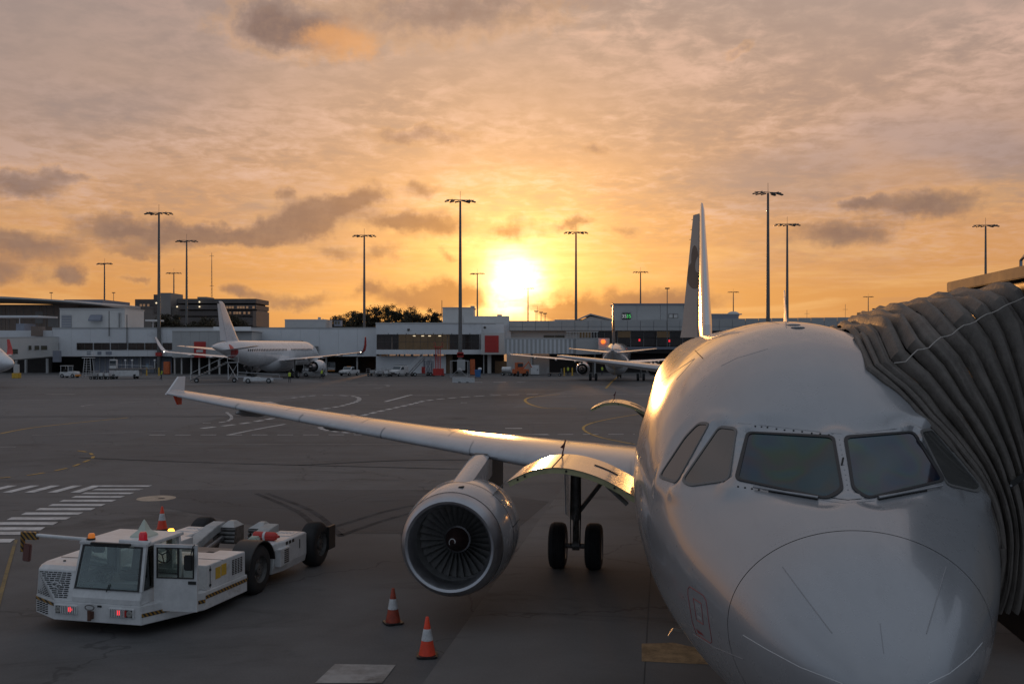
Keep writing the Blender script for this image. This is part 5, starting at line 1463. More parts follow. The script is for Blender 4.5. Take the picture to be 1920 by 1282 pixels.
part(Lk, 'canopy', -30, 71, 591.5, 594.5, 206, 9, T_WHITE); part(Lk, 'canopy_brace', 36, 37, 594.5, 612, 207, .2, T_WHITE)
fl = MB().box(AT(107, 668, 190), (1.3, .9, 2.2)).build('flood_light_box', T_SLATE, Lk)

# multi-storey car park behind
YC = 330.0
Cp = thing('car_park', 'dark grey multi-storey car park block behind the concourse at left', 'building')
part(Cp, 'podium', 192, 482, 577, 640, YC - 8, 14, T_CONC)
part(Cp, 'podium_cap', 192, 410, 575.6, 577, YC - 8, 2, T_CORE, .2)
part(Cp, 'stair_core', 300, 320, 549, 590, YC - 9, 12, T_CORE); part(Cp, 'stair_core', 288, 300, 552, 586, YC - 8.5, 8, T_DECK)
for k, (y0, y1) in enumerate(((560, 568.5), (571.5, 580), (583, 592), (595, 610))):
    part(Cp, 'deck_screen', 333, 480, y0, y1, YC - (10 if k % 2 else 9.4), 17, T_DECK)
part(Cp, 'deck_screen', 253, 334, 561, 576, YC - 3, 10, T_DECK)
for k in range(3): part(Cp, 'deck_void', 333, 479, (568.5, 580, 592)[k], (571.5, 583, 595)[k], YC - 6, 13, T_DARK)
part(Cp, 'roof_plant', 370, 388, 556.5, 560.5, YC, 8, T_CORE)
for r_, (yy, xs_) in enumerate(((574, (440, 446, 452, 464, 470, 476, 484, 498)), (584.5, (446, 456, 462, 468, 478, 488, 500)), (570, (262, 268, 276)))):
    for x in [333 + (q - 333) * .85 if q > 333 else q for q in xs_]: part(Cp, 'deck_opening', x, x + 4, yy, yy + 4.2, YC - 10.2, .08, mat('dim_lit_bay', (.30, .20, .13), .6, emit=(1.0, .55, .28), estr=.12))
for x, y in ((332, 575), (374, 566), (374, 575), (293, 568), (297, 570)): MB().sphere(AT(x, y, YC - 10.4), .28, 8, 5).build('bay_lamp', LAMPW, Cp)
part(Cp, 'end_wall', 474, 480.4, 583, 612, YC - 10.6, 17, T_BROWN)

# grey box with the red panel, on columns
YD = 190.0
Gb = thing('gate_lounge', 'grey gate lounge box raised on posts with a red panel, behind the white airliner tail', 'building')
for k in range(6):
    x0 = 323 + 17 * k; part(Gb, 'wall_panel', x0 + .12, x0 + 16.88, 621, 670, YD, .3, T_GREY)
part(Gb, 'box', 323, 425, 621, 669.8, YD + .32, 9, T_GREY); part(Gb, 'box', 425, 472, 622, 652, YD + 1, 8, T_GREY)
part(Gb, 'roof_edge', 322.6, 473, 619.4, 621, YD, 9, T_CREAM, .1)
rp_ = part(Gb, 'red_panel', 364, 386, 640.5, 670, YD, .1, T_RED, .12); part(rp_, 'white_notice', 368, 380.5, 655.5, 660.5, YD - .14, .03, T_CREAM)
for x in (326, 339, 357, 372, 391, 410): part(Gb, 'column', x, x + 2.4, 670, 702, YD + 1.2, .35, T_CREAM)
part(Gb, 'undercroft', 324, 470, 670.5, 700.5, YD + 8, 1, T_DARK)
part(Gb, 'parapet_glass', 400, 470, 612.5, 620, YD + 6, .3, T_WHITE)

# glazed departure lounge in the middle
YE = 196.0
Ge = thing('departure_lounge', 'white lounge building with one long dark brown glazed front, in the middle of the terminal', 'building')
part(Ge, 'fascia', 705, 903, 607, 626.5, YE, 1.2, T_WHITE, .3); part(Ge, 'body', 705, 945, 608, 664, YE + 3.5, 22, T_WHITE); part(Ge, 'sill_band', 705, 903, 655.5, 664, YE, 4, T_WHITE, .1)
part(Ge, 'parapet_cap', 704.5, 945, 604.8, 607, YE, 1.6, T_CREAM, .4)
nP = 14
for k in range(nP):
    x0 = 706 + (898 - 706) * k / nP; x1 = 706 + (898 - 706) * (k + 1) / nP
    g_ = part(Ge, 'window', x0 + .25, x1 - .25, 627, 655.2, YE + .6, .06, T_LIT if 3 <= k <= 9 else T_GLASS)
    part(g_, 'mullion', x1 - .25, x1 + .25, 626.8, 655.3, YE + .5, .14, T_FRAME)
part(Ge, 'transom', 706, 898, 640.3, 640.9, YE + .5, .05, T_FRAME)
for x in (774, 790, 803, 822): part(Ge, 'ceiling_light', x, x + 5, 629, 630.4, YE + .54, .03, LAMPW)
for x, y in ((722, 635), (826, 650)): part(Ge, 'column', x + 12, x + 14, 628, 655, YE + .52, .05, T_BROWN)
part(Ge, 'ground_floor_wall', 705, 836, 667.5, 701, YE + 2.2, 6, T_WHITE)
for k in range(9): part(Ge, 'beam_end', 712 + 15 * k, 714 + 15 * k, 664.2, 667, YE + .8, 1.0, T_CREAM)
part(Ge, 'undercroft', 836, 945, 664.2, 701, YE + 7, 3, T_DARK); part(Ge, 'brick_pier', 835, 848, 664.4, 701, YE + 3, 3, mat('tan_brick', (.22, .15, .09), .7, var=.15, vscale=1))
part(Ge, 'roller_door', 793, 813, 676, 700.8, YE + 2.1, .08, T_SLATE)
for k in range(8): part(Ge, 'door_slat', 793.2, 812.8, 677 + 3 * k, 677.4 + 3 * k, YE + 2.05, .03, T_GREY)
for x, y in ((766, 618), (909, 614)): MB().sphere(AT(x, y, YE - .4), .28, 8, 6).build('camera_dome', T_FRAME, Ge)
for k in range(10): MB().tube([AT(728 + 17 * k, 627, YE - .32), AT(728 + 17 * k, 624.5, YE - .32)], .06, 5).build('light_bracket', T_FRAME, Ge)
sb = part(Ge, 'sign_box', 902, 946, 624, 664.5, YE - 1.5, 6, T_CREAM, .2); part(sb, 'red_panel', 909, 935, 629, 660.5, YE - 1.75, .06, T_RED, .03)
part(Ge, 'column', 914, 921, 664.6, 701, YE + .5, .8, T_CREAM); part(Ge, 'column', 906, 908, 664.6, 701, YE + .2, .2, T_GREY)
part(Ge, 'tan_cabinet', 928, 951, 677, 700.5, YE + 4, 1.2, mat('tan_brick', (.22, .15, .09)))
Rb = thing('roof_plant_room', 'stepped cream plant room on the lounge roof just below the setting sun', 'building')
part(Rb, 'tall_block', 830, 888, 578, 607.5, YE + 8, 9, T_CREAM); part(Rb, 'roof_cap', 829.5, 889.5, 576, 578, YE + 8, 9.3, T_GREY, .1); part(Rb, 'low_block', 870, 955, 592.5, 607.5, YE + 7, 9, T_CREAM)
part(Rb, 'step_block', 932, 941, 589.5, 592.5, YE + 8, 4, T_CREAM); part(Rb, 'flue', 882, 889.5, 573.5, 576, YE + 9, 2, T_GREY); part(Rb, 'mast', 828, 829, 563, 608, YE + 8, .15, T_FRAME)
Rc = thing('rooftop_box', 'low grey rooftop box with a small vent on the concourse roof', 'building')
part(Rc, 'block', 534, 610, 600, 615, YA + 12, 8, T_GREY); part(Rc, 'roof_cap', 533.6, 610.4, 598.6, 600, YA + 12, 8.2, T_CREAM, .1); part(Rc, 'vent', 596, 600, 594.5, 599, YA + 13, 1, T_CREAM)
Rd = thing('lookout_cabin', 'tiny dark glazed cabin on the roof in front of the trees', 'building')
part(Rd, 'cabin', 626, 639, 600.5, 611, YA + 14, 2, T_SLATE); part(Rd, 'roof', 625.6, 639.4, 598.2, 600.5, YA + 14, 2.2, T_DARK, .1); part(Rd, 'pane', 627.5, 631.5, 602, 608, YA + 13.95, .03, T_GLASS2); part(Rd, 'pane', 633, 637, 602, 608, YA + 13.95, .03, T_GLASS2)

# right-hand terminal: walkway band, glazed wall, upper block with the gate display
YG = 200.0
Gt = thing('pier_building', 'long grey pier with a panelled parapet and glazed wall running behind the foreground airliner', 'building')
xs_ = [955 + 24.6 * k for k in range(42)]
for a, b in zip(xs_[:-1], xs_[1:]):
    y0 = 602.5 - (a - 955) * .0125 + (a > 1400) * .0
    part(Gt, 'parapet_panel', a + .35, b - .35, y0, 612, YG, .15, T_GREY); part(Gt, 'parapet_panel', a + .35, b - .35, 612.6, 619.5, YG, .15, T_GREY)
part(Gt, 'parapet_frame', 955, 1985, 601.5, 620, YG + .18, .5, T_SLATE); part(Gt, 'roof_deck', 955, 1985, 604, 621, YG + .7, 24, T_CREAM)
part(Gt, 'white_end', 930, 958, 606, 664, YG + 1, 10, T_WHITE)
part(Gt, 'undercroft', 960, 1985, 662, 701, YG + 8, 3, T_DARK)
part(Gt, 'upper_wall', 950, 1085, 620.5, 634, YG + 2, 8, T_CREAM); window(Gt, 1020, 1039, 629, 635, YG + 2, T_GLASS2, .06); window(Gt, 1041, 1058, 629, 635, YG + 2, T_GLASS2, .06)
for k in range(23):
    a = 1085 + 24.4 * k
    if a > 1660: break
    g_ = part(Gt, 'window', a + .3, a + 24.1, 621, 632.8, YG + 3, .06, T_GLASS if k % 3 else T_LIT); part(g_, 'mullion', a - .3, a + .3, 620.6, 650, YG + 2.9, .14, T_GREY)
    part(Gt, 'window', a + .3, a + 24.1, 633.4, 648.5, YG + 3, .06, T_GLASS)
part(Gt, 'floor_band', 1085, 1650, 650, 655, YG + 2.6, 5, T_SLATE); part(Gt, 'backing', 1085, 1985, 620.6, 662, YG + 3.2, 5, T_DARK)
for x, y in ((1199, 637.5), (1255, 639), (1300, 640)): part(Gt, 'red_lamp', x - 1.6, x + 1.6, y - 2.2, y + 2.2, YG + 2.9, .05, mat('red_display', (.4, .02, .02), .4, emit=(1, .03, .05), estr=.7))
Ub = thing('upper_block', 'plain grey upper block of the pier carrying the black display reading 35', 'building')
for k in range(4): part(Ub, 'wall_panel', 1150.5 + 44 * k, 1194 + 44 * k, 571.5, 603, YG + 6, .3, T_GREY)
part(Ub, 'body', 1151, 1326, 571.6, 604, YG + 6.3, 6, T_GREY); part(Ub, 'roof_cap', 1149.5, 1327, 568.8, 571.5, YG + 6, 6.6, T_SLATE, .2)
window(Ub, 1254, 1261.5, 589, 596, YG + 6, T_CREAM, .06); window(Ub, 1263, 1270.5, 589, 596, YG + 6, T_CREAM, .06)
part(Ub, 'low_block', 1330, 1385, 590, 604, YG + 7, 8, T_SLATE); part(Ub, 'low_cap', 1329.5, 1391, 588, 590, YG + 7, 8.4, T_GREY, .1)
MB().sphere(AT(1375, 590, YG + 10), 1.35, 16, 8, (1.0, 1.0, .55)).build('dome', T_CREAM, Ub, True)
Dp = thing('gate_display', 'black gate display on the pier showing 35 in white and in green', 'sign')
part(Dp, 'housing', 1166.5, 1182.5, 586.5, 598.5, YG + 5.6, .25, BLACKP)
def text(s_, px, py, Y, h, m_, par, name='digits'):
    cu = bpy.data.curves.new('digits', 'FONT'); cu.body = s_; cu.size = h * 1.38; cu.align_x = 'CENTER'; cu.extrude = .01
    t = bpy.data.objects.new('digits', cu); COL.objects.link(t)
    dg = bpy.context.evaluated_depsgraph_get(); me = bpy.data.meshes.new_from_object(t.evaluated_get(dg))
    bpy.data.objects.remove(t); me.materials.clear(); me.materials.append(m_)
    o = bpy.data.objects.new(name, me); COL.objects.link(o); o.parent = par
    p = AT(px, py, Y); o.location = (p.x, Y, p.z - h / 2); o.rotation_euler = (R(90), 0, 0)
    return o
text('35', 1170.4, 592.4, YG + 5.58, .76, mat('white_digits', (.5, .5, .5), .5, emit=(1, 1, 1), estr=.22), Dp)
text('35', 1178.7, 592.4, YG + 5.58, .76, mat('green_digits', (.05, .5, .1), .5, emit=(.15, 1, .25), estr=.4), Dp)
Ds = thing('gate_sign', 'small black rooftop sign reading 393 beside the bellows', 'sign')
part(Ds, 'housing', 1636, 1652, 578, 590.5, YG - 1, .3, BLACKP); part(Ds, 'post', 1643, 1644.2, 590.5, 604, YG - .9, .15, T_FRAME)
text('393', 1644, 584.3, YG - 1.02, .95, mat('white_digits', (.5, .5, .5)), Ds)
part(Ub, 'roof_unit', 1613, 1626, 585.5, 604, YG + 5, 2, mat('olive_unit', (.10, .11, .085), .6))
Dh = thing('far_gabled_hall', 'small far gabled roof showing over the pier left of the black tail', 'building')
a, b, c = AT(1088, 602, 260), AT(1107, 593, 260), AT(1126, 600, 260)
MB().extrude([(a.x, 260, a.z - 4), (c.x + 3, 260, c.z - 4), (c.x + 3, 260, c.z), (b.x, 260, b.z), (a.x, 260, a.z)], (0, 20, 0)).build('gable_wall', T_CREAM, Dh)
MB().extrude([(a.x - .8, 259.5, a.z + .1), (b.x, 259.5, b.z + .35), (b.x, 259.5, b.z + .75), (a.x - .8, 259.5, a.z + .5)], (0, 21, 0)).extrude([(c.x + 3.8, 259.5, c.z - .3), (c.x + 3.8, 259.5, c.z + .1), (b.x, 259.5, b.z + .75), (b.x, 259.5, b.z + .35)], (0, 21, 0)).build('gable_roof', T_GREY, Dh)
part(Dh, 'side_roof', 1040, 1240, 599, 604, 262, 20, T_CREAM)

# boarding bridges of the other stands
def far_bridge(label, x0, x1, y0, y1, Y, ribs, lattice=None):
    o = thing('boarding_bridge', label, 'boarding bridge', group='far boarding bridges')
    part(o, 'tunnel', x0, x1, y0 + 1, y1, Y, 3.2, T_WHITE)
    for k in range(ribs):
        a = x0 + (x1 - x0) * k / ribs; part(o, 'tunnel_rib', a + .4, a + (x1 - x0) / ribs * .55, y0 + 2, y1 - 1, Y, .08, T_GREY, .07)
    part(o, 'roof_edge', x0 - .5, x1 + .5, y0 - .6, y0 + 1, Y, 3.4, T_CREAM, .1)
    part(o, 'leg', x0 + (x1 - x0) * .28, x0 + (x1 - x0) * .28 + 3, y1, 704, Y + 1.2, .5, T_GREY); part(o, 'leg', x1 - 8, x1 - 5, y1, 704, Y + 1.2, .5, T_GREY)
    return o
fb = far_bridge('pale ribbed boarding bridge left of the black-tailed airliner', 946, 1122, 634, 663, 187, 22)
part(fb, 'cab', 1080, 1128, 636, 664, 185.5, 4.5, T_GREY); part(fb, 'cab_hood', 1122, 1143, 634, 656, 184, 4, T_CREAM); part(fb, 'lattice_frame', 1062, 1122, 621, 622.4, 186, 2, T_CREAM)
for k in range(11): part(fb, 'lattice_bar', 1063 + 5.6 * k, 1063.9 + 5.6 * k, 622.4, 634, 186, .1, T_CREAM)
part(fb, 'undercroft_wall', 1000, 1030, 664, 702, 192, 3, T_GREY)
part(fb, 'undercroft_wall', 950, 998, 664, 702, 193, 3, T_CREAM)
MB().sphere(AT(1131, 640.5, 183.5), .42, 10, 6).build('warning_lamp', mat('amber_warning', (.8, .12, .02), .4, emit=(1, .16, .02), estr=1.6), fb)
fb2 = far_bridge('grey boarding bridge meeting the nose of the white parked airliner', 425, 556, 640, 652, 191.5, 9)
part(fb2, 'cab', 523, 545, 648, 664, 189.6, 3, T_SLATE)

# ------------------------------------------------------------------ floodlight masts, all of one kind at their own distances
MASTM = mat('mast_steel', (.16, .155, .15), .55, .3, var=.1, vscale=.3)
HM = 33.0
mm_ = MB().tube([(0, 0, 0), (0, 0, 11), (0, 0, 22), (0, 0, HM - .4)], [.42, .34, .27, .19], 12)
mast0 = empty('floodlight_mast')
mm_.build('pole', MASTM, mast0, True)
MB().lathe([(0, .75), (.12, .75), (.14, .5), (.5, .46)], (0, 0, 0), 'z', 12).build('foot', MASTM, mast0)
hd = MB().tube([(-2.6, 0, HM - .25), (2.6, 0, HM - .25)], .07, 6).tube([(-1.6, -.9, HM - .25), (-1.6, .9, HM - .25)], .06, 6).tube([(1.6, -.9, HM - .25), (1.6, .9, HM - .25)], .06, 6).build('head_frame', MASTM, mast0)
MB().tube([(0, 0, HM - .2), (0, 0, HM + 1.4)], .035, 5).build('lightning_rod', MASTM, mast0)
for k, (x, y) in enumerate(((-2.5, 0), (-1.5, -.75), (-.55, .6), (.55, -.7), (1.5, .75), (2.5, 0), (-1.5, .75), (1.5, -.75))):
    MB().box((x, y, HM - .52), (.85, .6, .22), Matrix.Rotation(R(-14 if x < 0 else 14), 3, 'Y')).build('lamp_head', T_FRAME, hd, bevel=.04)
masts = [(298, 400, 'floodlight mast left of the white airliner tail, with a red box low on it'), (350, 449, 'floodlight mast in front of the car park, right of the taller one'), (683, 439, 'floodlight mast rising in front of the clump of trees'),
         (863, 377, 'tall near floodlight mast left of the setting sun, with a red box low down'), (1080, 433, 'floodlight mast just right of the setting sun'), (1440, 358, 'tallest-looking floodlight mast, right of the foreground airliner fin'),
         (1476, 418, 'floodlight mast directly right of the tallest one, above the airliner antenna'), (1848, 420, 'floodlight mast at the far right above the bridge roof'), (196, 492, 'far floodlight mast over the brown hall roof at left'),
         (326, 510, 'far small floodlight mast between the two left masts, by the stair core'), (895, 511, 'far floodlight mast seen against the glow, left of the sun disc'), (1201, 508, 'far floodlight mast above the upper block of the pier'),
         (1375, 546, 'far short-looking floodlight mast above the pier dome'), (1628, 555, 'far short-looking floodlight mast beside the sign reading 393'), (990, 539, 'smallest floodlight mast, thin against the bright sky right of the sun')]
for i, (px, py, lab) in enumerate(masts):
    Y = (HM - H) * F / (YH - py)
    if px in (298, 863): Y = (HM - H) * F / (YH - py) - 3
    o = mast0 if i == 0 else copy_tree(mast0)
    o.location = (XP(px + (1440 - px) * 0, Y), Y, 0); o.rotation_euler = (0, 0, random.uniform(-.3, .3))
    tag(o, lab, 'floodlight mast', 'floodlight masts round the apron')
    if px in (298, 863):
        zb = ZP(664, Y); MB().box((0, -.05, zb), (1.15, 1.0, .75)).build('red_box', REDP, o, bevel=.05)
        if px == 863: MB().box((.1, -.5, ZP(684, Y)), (1.5, .1, 2.0)).build('notice_board', T_GREY, o)
# thin aerials and small street lamps on the skyline
aer = thing('radio_mast', 'thin lattice radio mast behind the car park', 'mast')
p0, p1 = AT(397, 565, 360), AT(397, 474, 360)
for dx in (-.35, .35): MB().tube([p0 + Vector((dx, 0, -12)), p1], .07, 5).build('mast_leg', MASTM, aer)
for k in range(14): MB().tube([p0.lerp(p1, k / 14) + Vector((-.35 * (1 - k / 14), 0, 0)), p0.lerp(p1, (k + 1) / 14) + Vector((.35 * (1 - (k + 1) / 14), 0, 0))], .04, 4).build('mast_brace', MASTM, aer)
for yy in (480, 536): q = AT(397, yy, 360); MB().tube([q + Vector((-.8, 0, 0)), q + Vector((.8, 0, 0))], .06, 4).build('cross_arm', MASTM, aer)
lamp_labels = {1005: 'leftmost of the three short roof lamps right of the sun', 1014.5: 'middle of the three short roof lamps right of the sun', 1022: 'rightmost of the three short roof lamps right of the sun', 1251: 'thin roof lamp post in front of the display block', 96: 'small curved street lamp on the skyline above the brown hall', 213: 'small curved street lamp right of the far left mast'}
for px, top, base, Y in ((1005, 584, 606, 230), (1014.5, 586, 606, 230), (1022, 588, 606, 230), (1251, 541, 650, 195), (96, 549, 575, 300), (213, 549, 580, 300)):
    o = thing('roof_lamp', lamp_labels[px], 'street lamp', (XP(px, Y), Y, ZP(base, Y)), 0, 'small lamps on the skyline')
    h_ = ZP(top, Y) - ZP(base, Y)
    MB().tube([(0, 0, 0), (0, 0, h_)], .08, 6).build('post', MASTM, o); MB().bb(-.45, .45, -.2, .2, h_ - .08, h_ + .16).build('lamp_head', T_FRAME, o)
for px, top, lab in ((1008, 574, 'thin cross-armed aerial right of the sun'), (1513, 581, 'thin cross-armed aerial on the pier roof right of the two masts'), (1585, 570, 'taller cross-armed aerial on the pier roof left of the sign')):
    Y = 300; o = thing('aerial', lab, 'aerial', (XP(px, Y), Y, ZP(606, Y)), 0, 'thin aerials on the skyline'); h_ = ZP(top, Y) - ZP(606, Y)
    MB().tube([(0, 0, 0), (0, 0, h_)], .05, 5).build('pole', MASTM, o); MB().tube([(-.8, 0, h_ * .72), (.8, 0, h_ * .72)], .04, 4).build('cross_arm', MASTM, o)

# ------------------------------------------------------------------ trees behind the roofs
LEAF = mat('tree_leaf', (.045, .040, .022), .7, var=.5, vscale=.5); BARK = mat('tree_bark', (.06, .045, .035), .8, var=.3)
def tree(px, top, Y, w, label, seed, dens=1.0):
    rnd = random.Random(seed); base = 0.0; ht = ZP(top, Y)
    o = thing('tree', label, 'tree', (XP(px, Y), Y, 0), 0, 'trees behind the terminal roofs')
    tk = MB().tube([(0, 0, 0), (.2, 0, ht * .3), (-.1, .1, ht * .55)], [.42, .32, .22], 8)
    lf = MB(); tips = []
    for k in range(9):
        a = rnd.uniform(0, 6.28); r = w * rnd.uniform(.25, 1.0) * .5; z = ht * rnd.uniform(.62, .96)
        if k == 0: r, z = w * .1, ht * .93
        tip = Vector((math.cos(a) * r, math.sin(a) * r * .7, z)); tips.append(tip)
        st = Vector((0, 0, ht * rnd.uniform(.35, .55))); md = st.lerp(tip, .55) + Vector((rnd.uniform(-.4, .4), 0, -.4))
        tk.tube([st, md, tip], [.16, .10, .04], 5)
    tk.build('trunk', BARK, o, True)
    for tip in tips:
        for c_ in range(rnd.randint(5, 8)):
            cc = tip + Vector((rnd.gauss(0, w * .10), rnd.gauss(0, w * .10), rnd.gauss(-.3, ht * .055)))
            rr = rnd.uniform(.5, 1.15)
            for q in range(int(80 * dens)):
                p = cc + Vector((rnd.gauss(0, rr * .55), rnd.gauss(0, rr * .55), rnd.gauss(0, rr * .42)))
                d1 = Vector((rnd.uniform(-1, 1), rnd.uniform(-1, 1), rnd.uniform(-1, .4))).normalized() * rnd.uniform(.16, .34)
                d2 = d1.cross(Vector((rnd.uniform(-1, 1), rnd.uniform(-1, 1), rnd.uniform(-1, 1)))).normalized() * rnd.uniform(.06, .13)
                lf.add([p - d1, p + d2, p + d1, p - d2], [(0, 1, 2, 3)])
    lf.build('crown', LEAF, o, fix=False)
for i, (px, top, Y, w, lab) in enumerate(((655, 588, 262, 9, 'dense dark tree at the left end of the clump, beside the mast'), (676, 583, 266, 8, 'dark tree right behind the mast in the tree clump'), (694, 578, 264, 8.5, 'tall spreading tree just right of the mast'), (722, 577, 262, 8, 'tallest airy tree in the middle of the clump'),
                                           (748, 583, 268, 8, 'round dark tree right of the tallest one in the clump'), (771, 583, 262, 8.5, 'airy tree right of the middle of the clump'), (790, 587, 264, 7, 'small airy tree near the right end of the clump'), (813, 586, 262, 8, 'loose tree at the right end of the clump by the plant room'),
                                           (617, 601, 250, 6, 'low bush-like tree left of the lookout cabin'), (645, 600, 250, 6, 'low bush-like tree right of the lookout cabin'), (313, 593, 240, 6.5, 'dark tree standing right of the leftmost tall mast'), (385, 596, 240, 8, 'dark tree left of the white airliner fin'), (430, 592, 240, 9, 'broad dark tree right of the white airliner fin'))):
    tree(px, top, Y, w, lab, 40 + i, 1.1)

# ------------------------------------------------------------------ the other aircraft
p = Vector((-46.7, 152.0)); ps = R(11)
L_ = 37.57
def place_away(tail, psi, sc_=1.0):
    """root position and rotation of an airliner whose tail end is at tail and whose nose points psi right of straight away"""
    L_ = 37.57 * sc_
    nose = Vector((tail[0] + L_ * math.sin(psi), tail[1] + L_ * math.cos(psi), 0))
    return nose, math.pi - psi
loc, rz = place_away((XP(398, 150), 150), R(11.5), 1.07)
simple_airliner('airliner', 'white airliner with red marks below its white fin, parked tail towards the camera at left', loc, rz, P_RED, P_WHITE, 'split_red', scale=1.07)
loc, rz = place_away((XP(1148, 137), 137), R(8.0))
TAILB = mat('black_patched_fin', (.16, .155, .15), .4, var=.05, vscale=.5)
_nt = TAILB.node_tree; _g = G(_nt); _b = _nt.nodes['Principled BSDF']; _tc = _g.node('ShaderNodeTexCoord').outputs['Object']
_src = _b.inputs['Base Color'].links[0].from_socket
_x, _y, _z = _g.sep(_tc)
_m1 = _g.m('MULTIPLY', _g.m('GREATER_THAN', _z, 7.7), _g.m('LESS_THAN', _z, 9.6)); _r = _g.m('ADD', _g.m('POWER', _g.m('SUBTRACT', _y, 31.8), 2.0), _g.m('POWER', _g.m('SUBTRACT', _z, 6.6), 2.0))
_nt.links.new(_g.mix(_g.m('LESS_THAN', _r, 1.1), _g.mix(_m1, _src, (.05, .045, .045)), (.05, .045, .045)), _b.inputs['Base Color'])
simple_airliner('airliner', 'black and grey tailed airliner seen straight from behind, left of the foreground fin', loc, rz, P_WHITE, TAILB, 'fence')
simple_airliner('airliner', 'white airliner cut off by the left edge, only nose and red winglet showing', (XP(24, 130), 130, 0), math.pi - R(114), P_WHITE, P_RED, 'red')

# ------------------------------------------------------------------ ground vehicles and equipment by the terminal
def wheels(root, pts, r, hw, m_=None):
    for (x, y) in pts:
        w = MB().lathe([(-hw, r * .5), (-hw, r * .9), (-hw * .7, r), (hw * .7, r), (hw, r * .9), (hw, r * .5)], (x, y, r), 'x', 16).build('wheel', TYRE, root, True)
        MB().lathe([(-hw * 1.02, .01), (-hw * .9, r * .5), (hw * .9, r * .5), (hw * 1.02, .01)], (x, y, r), 'x', 10).build('rim', GREYP, w)
def side_body(root, name, prof, w, m_, bevel=.06):
    """extrude a side profile (y, z) over the width"""
    return MB().extrude([(-w / 2, y, z) for y, z in prof], (w, 0, 0)).build(name, m_, root, bevel=bevel)
def ground(px, py): 
    p = GP(px, py); return (p.x, p.y, 0)
CARGL = mat('vehicle_glass', (.05, .065, .075), .12, spec=.7)
def van(px, py, rz, label):
    o = thing('van', label, 'van', ground(px, py), rz)
    side_body(o, 'body', [(-2.1, .35), (2.2, .35), (2.2, 1.7), (2.1, 1.85), (-.55, 1.85), (-1.05, 1.2), (-2.0, 1.05), (-2.15, .7)], 1.75, WHITEP, .08)
    MB().extrude([(-.75, -.62, 1.78), (.75, -.62, 1.78), (.78, -1.06, 1.24), (-.78, -1.06, 1.24)], (0, -.02, .015)).build('windscreen', CARGL, o)
    for sd in (-1, 1):
        MB().extrude([(sd * .88, -.45, 1.7), (sd * .88, -.85, 1.22), (sd * .88, .3, 1.22), (sd * .88, .3, 1.7)], (sd * .015, 0, 0)).build('side_window', CARGL, o)
        MB().bb(sd * .5, sd * .8, -2.17, -2.1, .72, .9).build('headlight', REFLW, o)
    MB().bb(-.4, .4, -2.18, -2.1, .6, .78).build('grille', BLACKP, o); MB().bb(-.9, .9, -2.2, -2.05, .32, .52).build('bumper', BLACKP, o)
    for y in (-.2, .6, 1.4): MB().tube([(-.8, y, 1.85), (-.8, y, 1.98), (.8, y, 1.98), (.8, y, 1.85)], .03, 5).build('roof_rack', BLACKP, o)
    wheels(o, [(-.8, -1.35), (.8, -1.35), (-.8, 1.35), (.8, 1.35)], .33, .11)
def pickup(px, py, rz, label):
    o = thing('pickup_truck', label, 'pickup truck', ground(px, py), rz)
    side_body(o, 'body', [(-2.4, .4), (2.4, .4), (2.4, 1.05), (.5, 1.05), (.45, 1.65), (-.55, 1.65), (-1.05, 1.1), (-2.3, .98), (-2.45, .7)], 1.75, WHITEP, .07)
    MB().extrude([(-.72, -.6, 1.6), (.72, -.6, 1.6), (.76, -1.04, 1.13), (-.76, -1.04, 1.13)], (0, -.02, .015)).build('windscreen', CARGL, o)
    for sd in (-1, 1):
        MB().extrude([(sd * .88, -.45, 1.55), (sd * .88, -.85, 1.13), (sd * .88, .38, 1.13), (sd * .88, .38, 1.55)], (sd * .015, 0, 0)).build('side_window', CARGL, o)
        MB().bb(sd * .5, sd * .8, -2.46, -2.4, .72, .88).build('headlight', REFLW, o)
    MB().bb(-.8, .8, .6, 2.3, 1.03, 1.06).build('load_bed', BLACKP, o); MB().bb(-.9, .9, -2.5, -2.35, .38, .58).build('bumper', BLACKP, o)
    MB().bb(-.35, .35, -.3, -.1, 1.65, 1.75).build('light_bar', mat('amber_bar', (.7, .25, .03), .4), o)
    wheels(o, [(-.8, -1.5), (.8, -1.5), (-.8, 1.5), (.8, 1.5)], .36, .12)
def baggage_tug(px, py, rz, label, high=False):
    o = thing('baggage_tractor', label, 'baggage tractor', ground(px, py), rz)
    side_body(o, 'body', [(-1.5, .3), (1.5, .3), (1.5, 1.0), (.1, 1.0), (-.2, 1.15), (-1.4, 1.1), (-1.55, .8)], 1.5, WHITEP, .06)
    for x in (-.66, .66):
        for y in (-.1, 1.3): MB().tube([(x, y, 1.0), (x, y, 2.05)], .04, 6).build('roof_post', WHITEP, o)
    MB().bb(-.75, .75, -.25, 1.45, 2.05, 2.13).build('roof', WHITEP, o, bevel=.03)
    MB().bb(-.5, .5, .6, 1.05, 1.0, 1.5).build('seat', BLACKP, o, bevel=.05); MB().extrude([(-.64, -.12, 1.15), (.64, -.12, 1.15), (.62, -.02, 2.0), (-.62, -.02, 2.0)], (0, .02, 0)).build('windscreen', CARGL, o)
    for x in (-.5, .5): MB().lathe([(-.03, .02), (-.03, .12), (0, .13)], (x, -1.52, .85), 'y', 12).build('headlight', REFLW, o)
    MB().bb(-.78, .78, -1.65, -1.5, .3, .55).build('bumper', mat('amber_bar', (.7, .25, .03)), o)
    wheels(o, [(-.66, -1.0), (.66, -1.0), (-.66, 1.0), (.66, 1.0)], .36, .13)
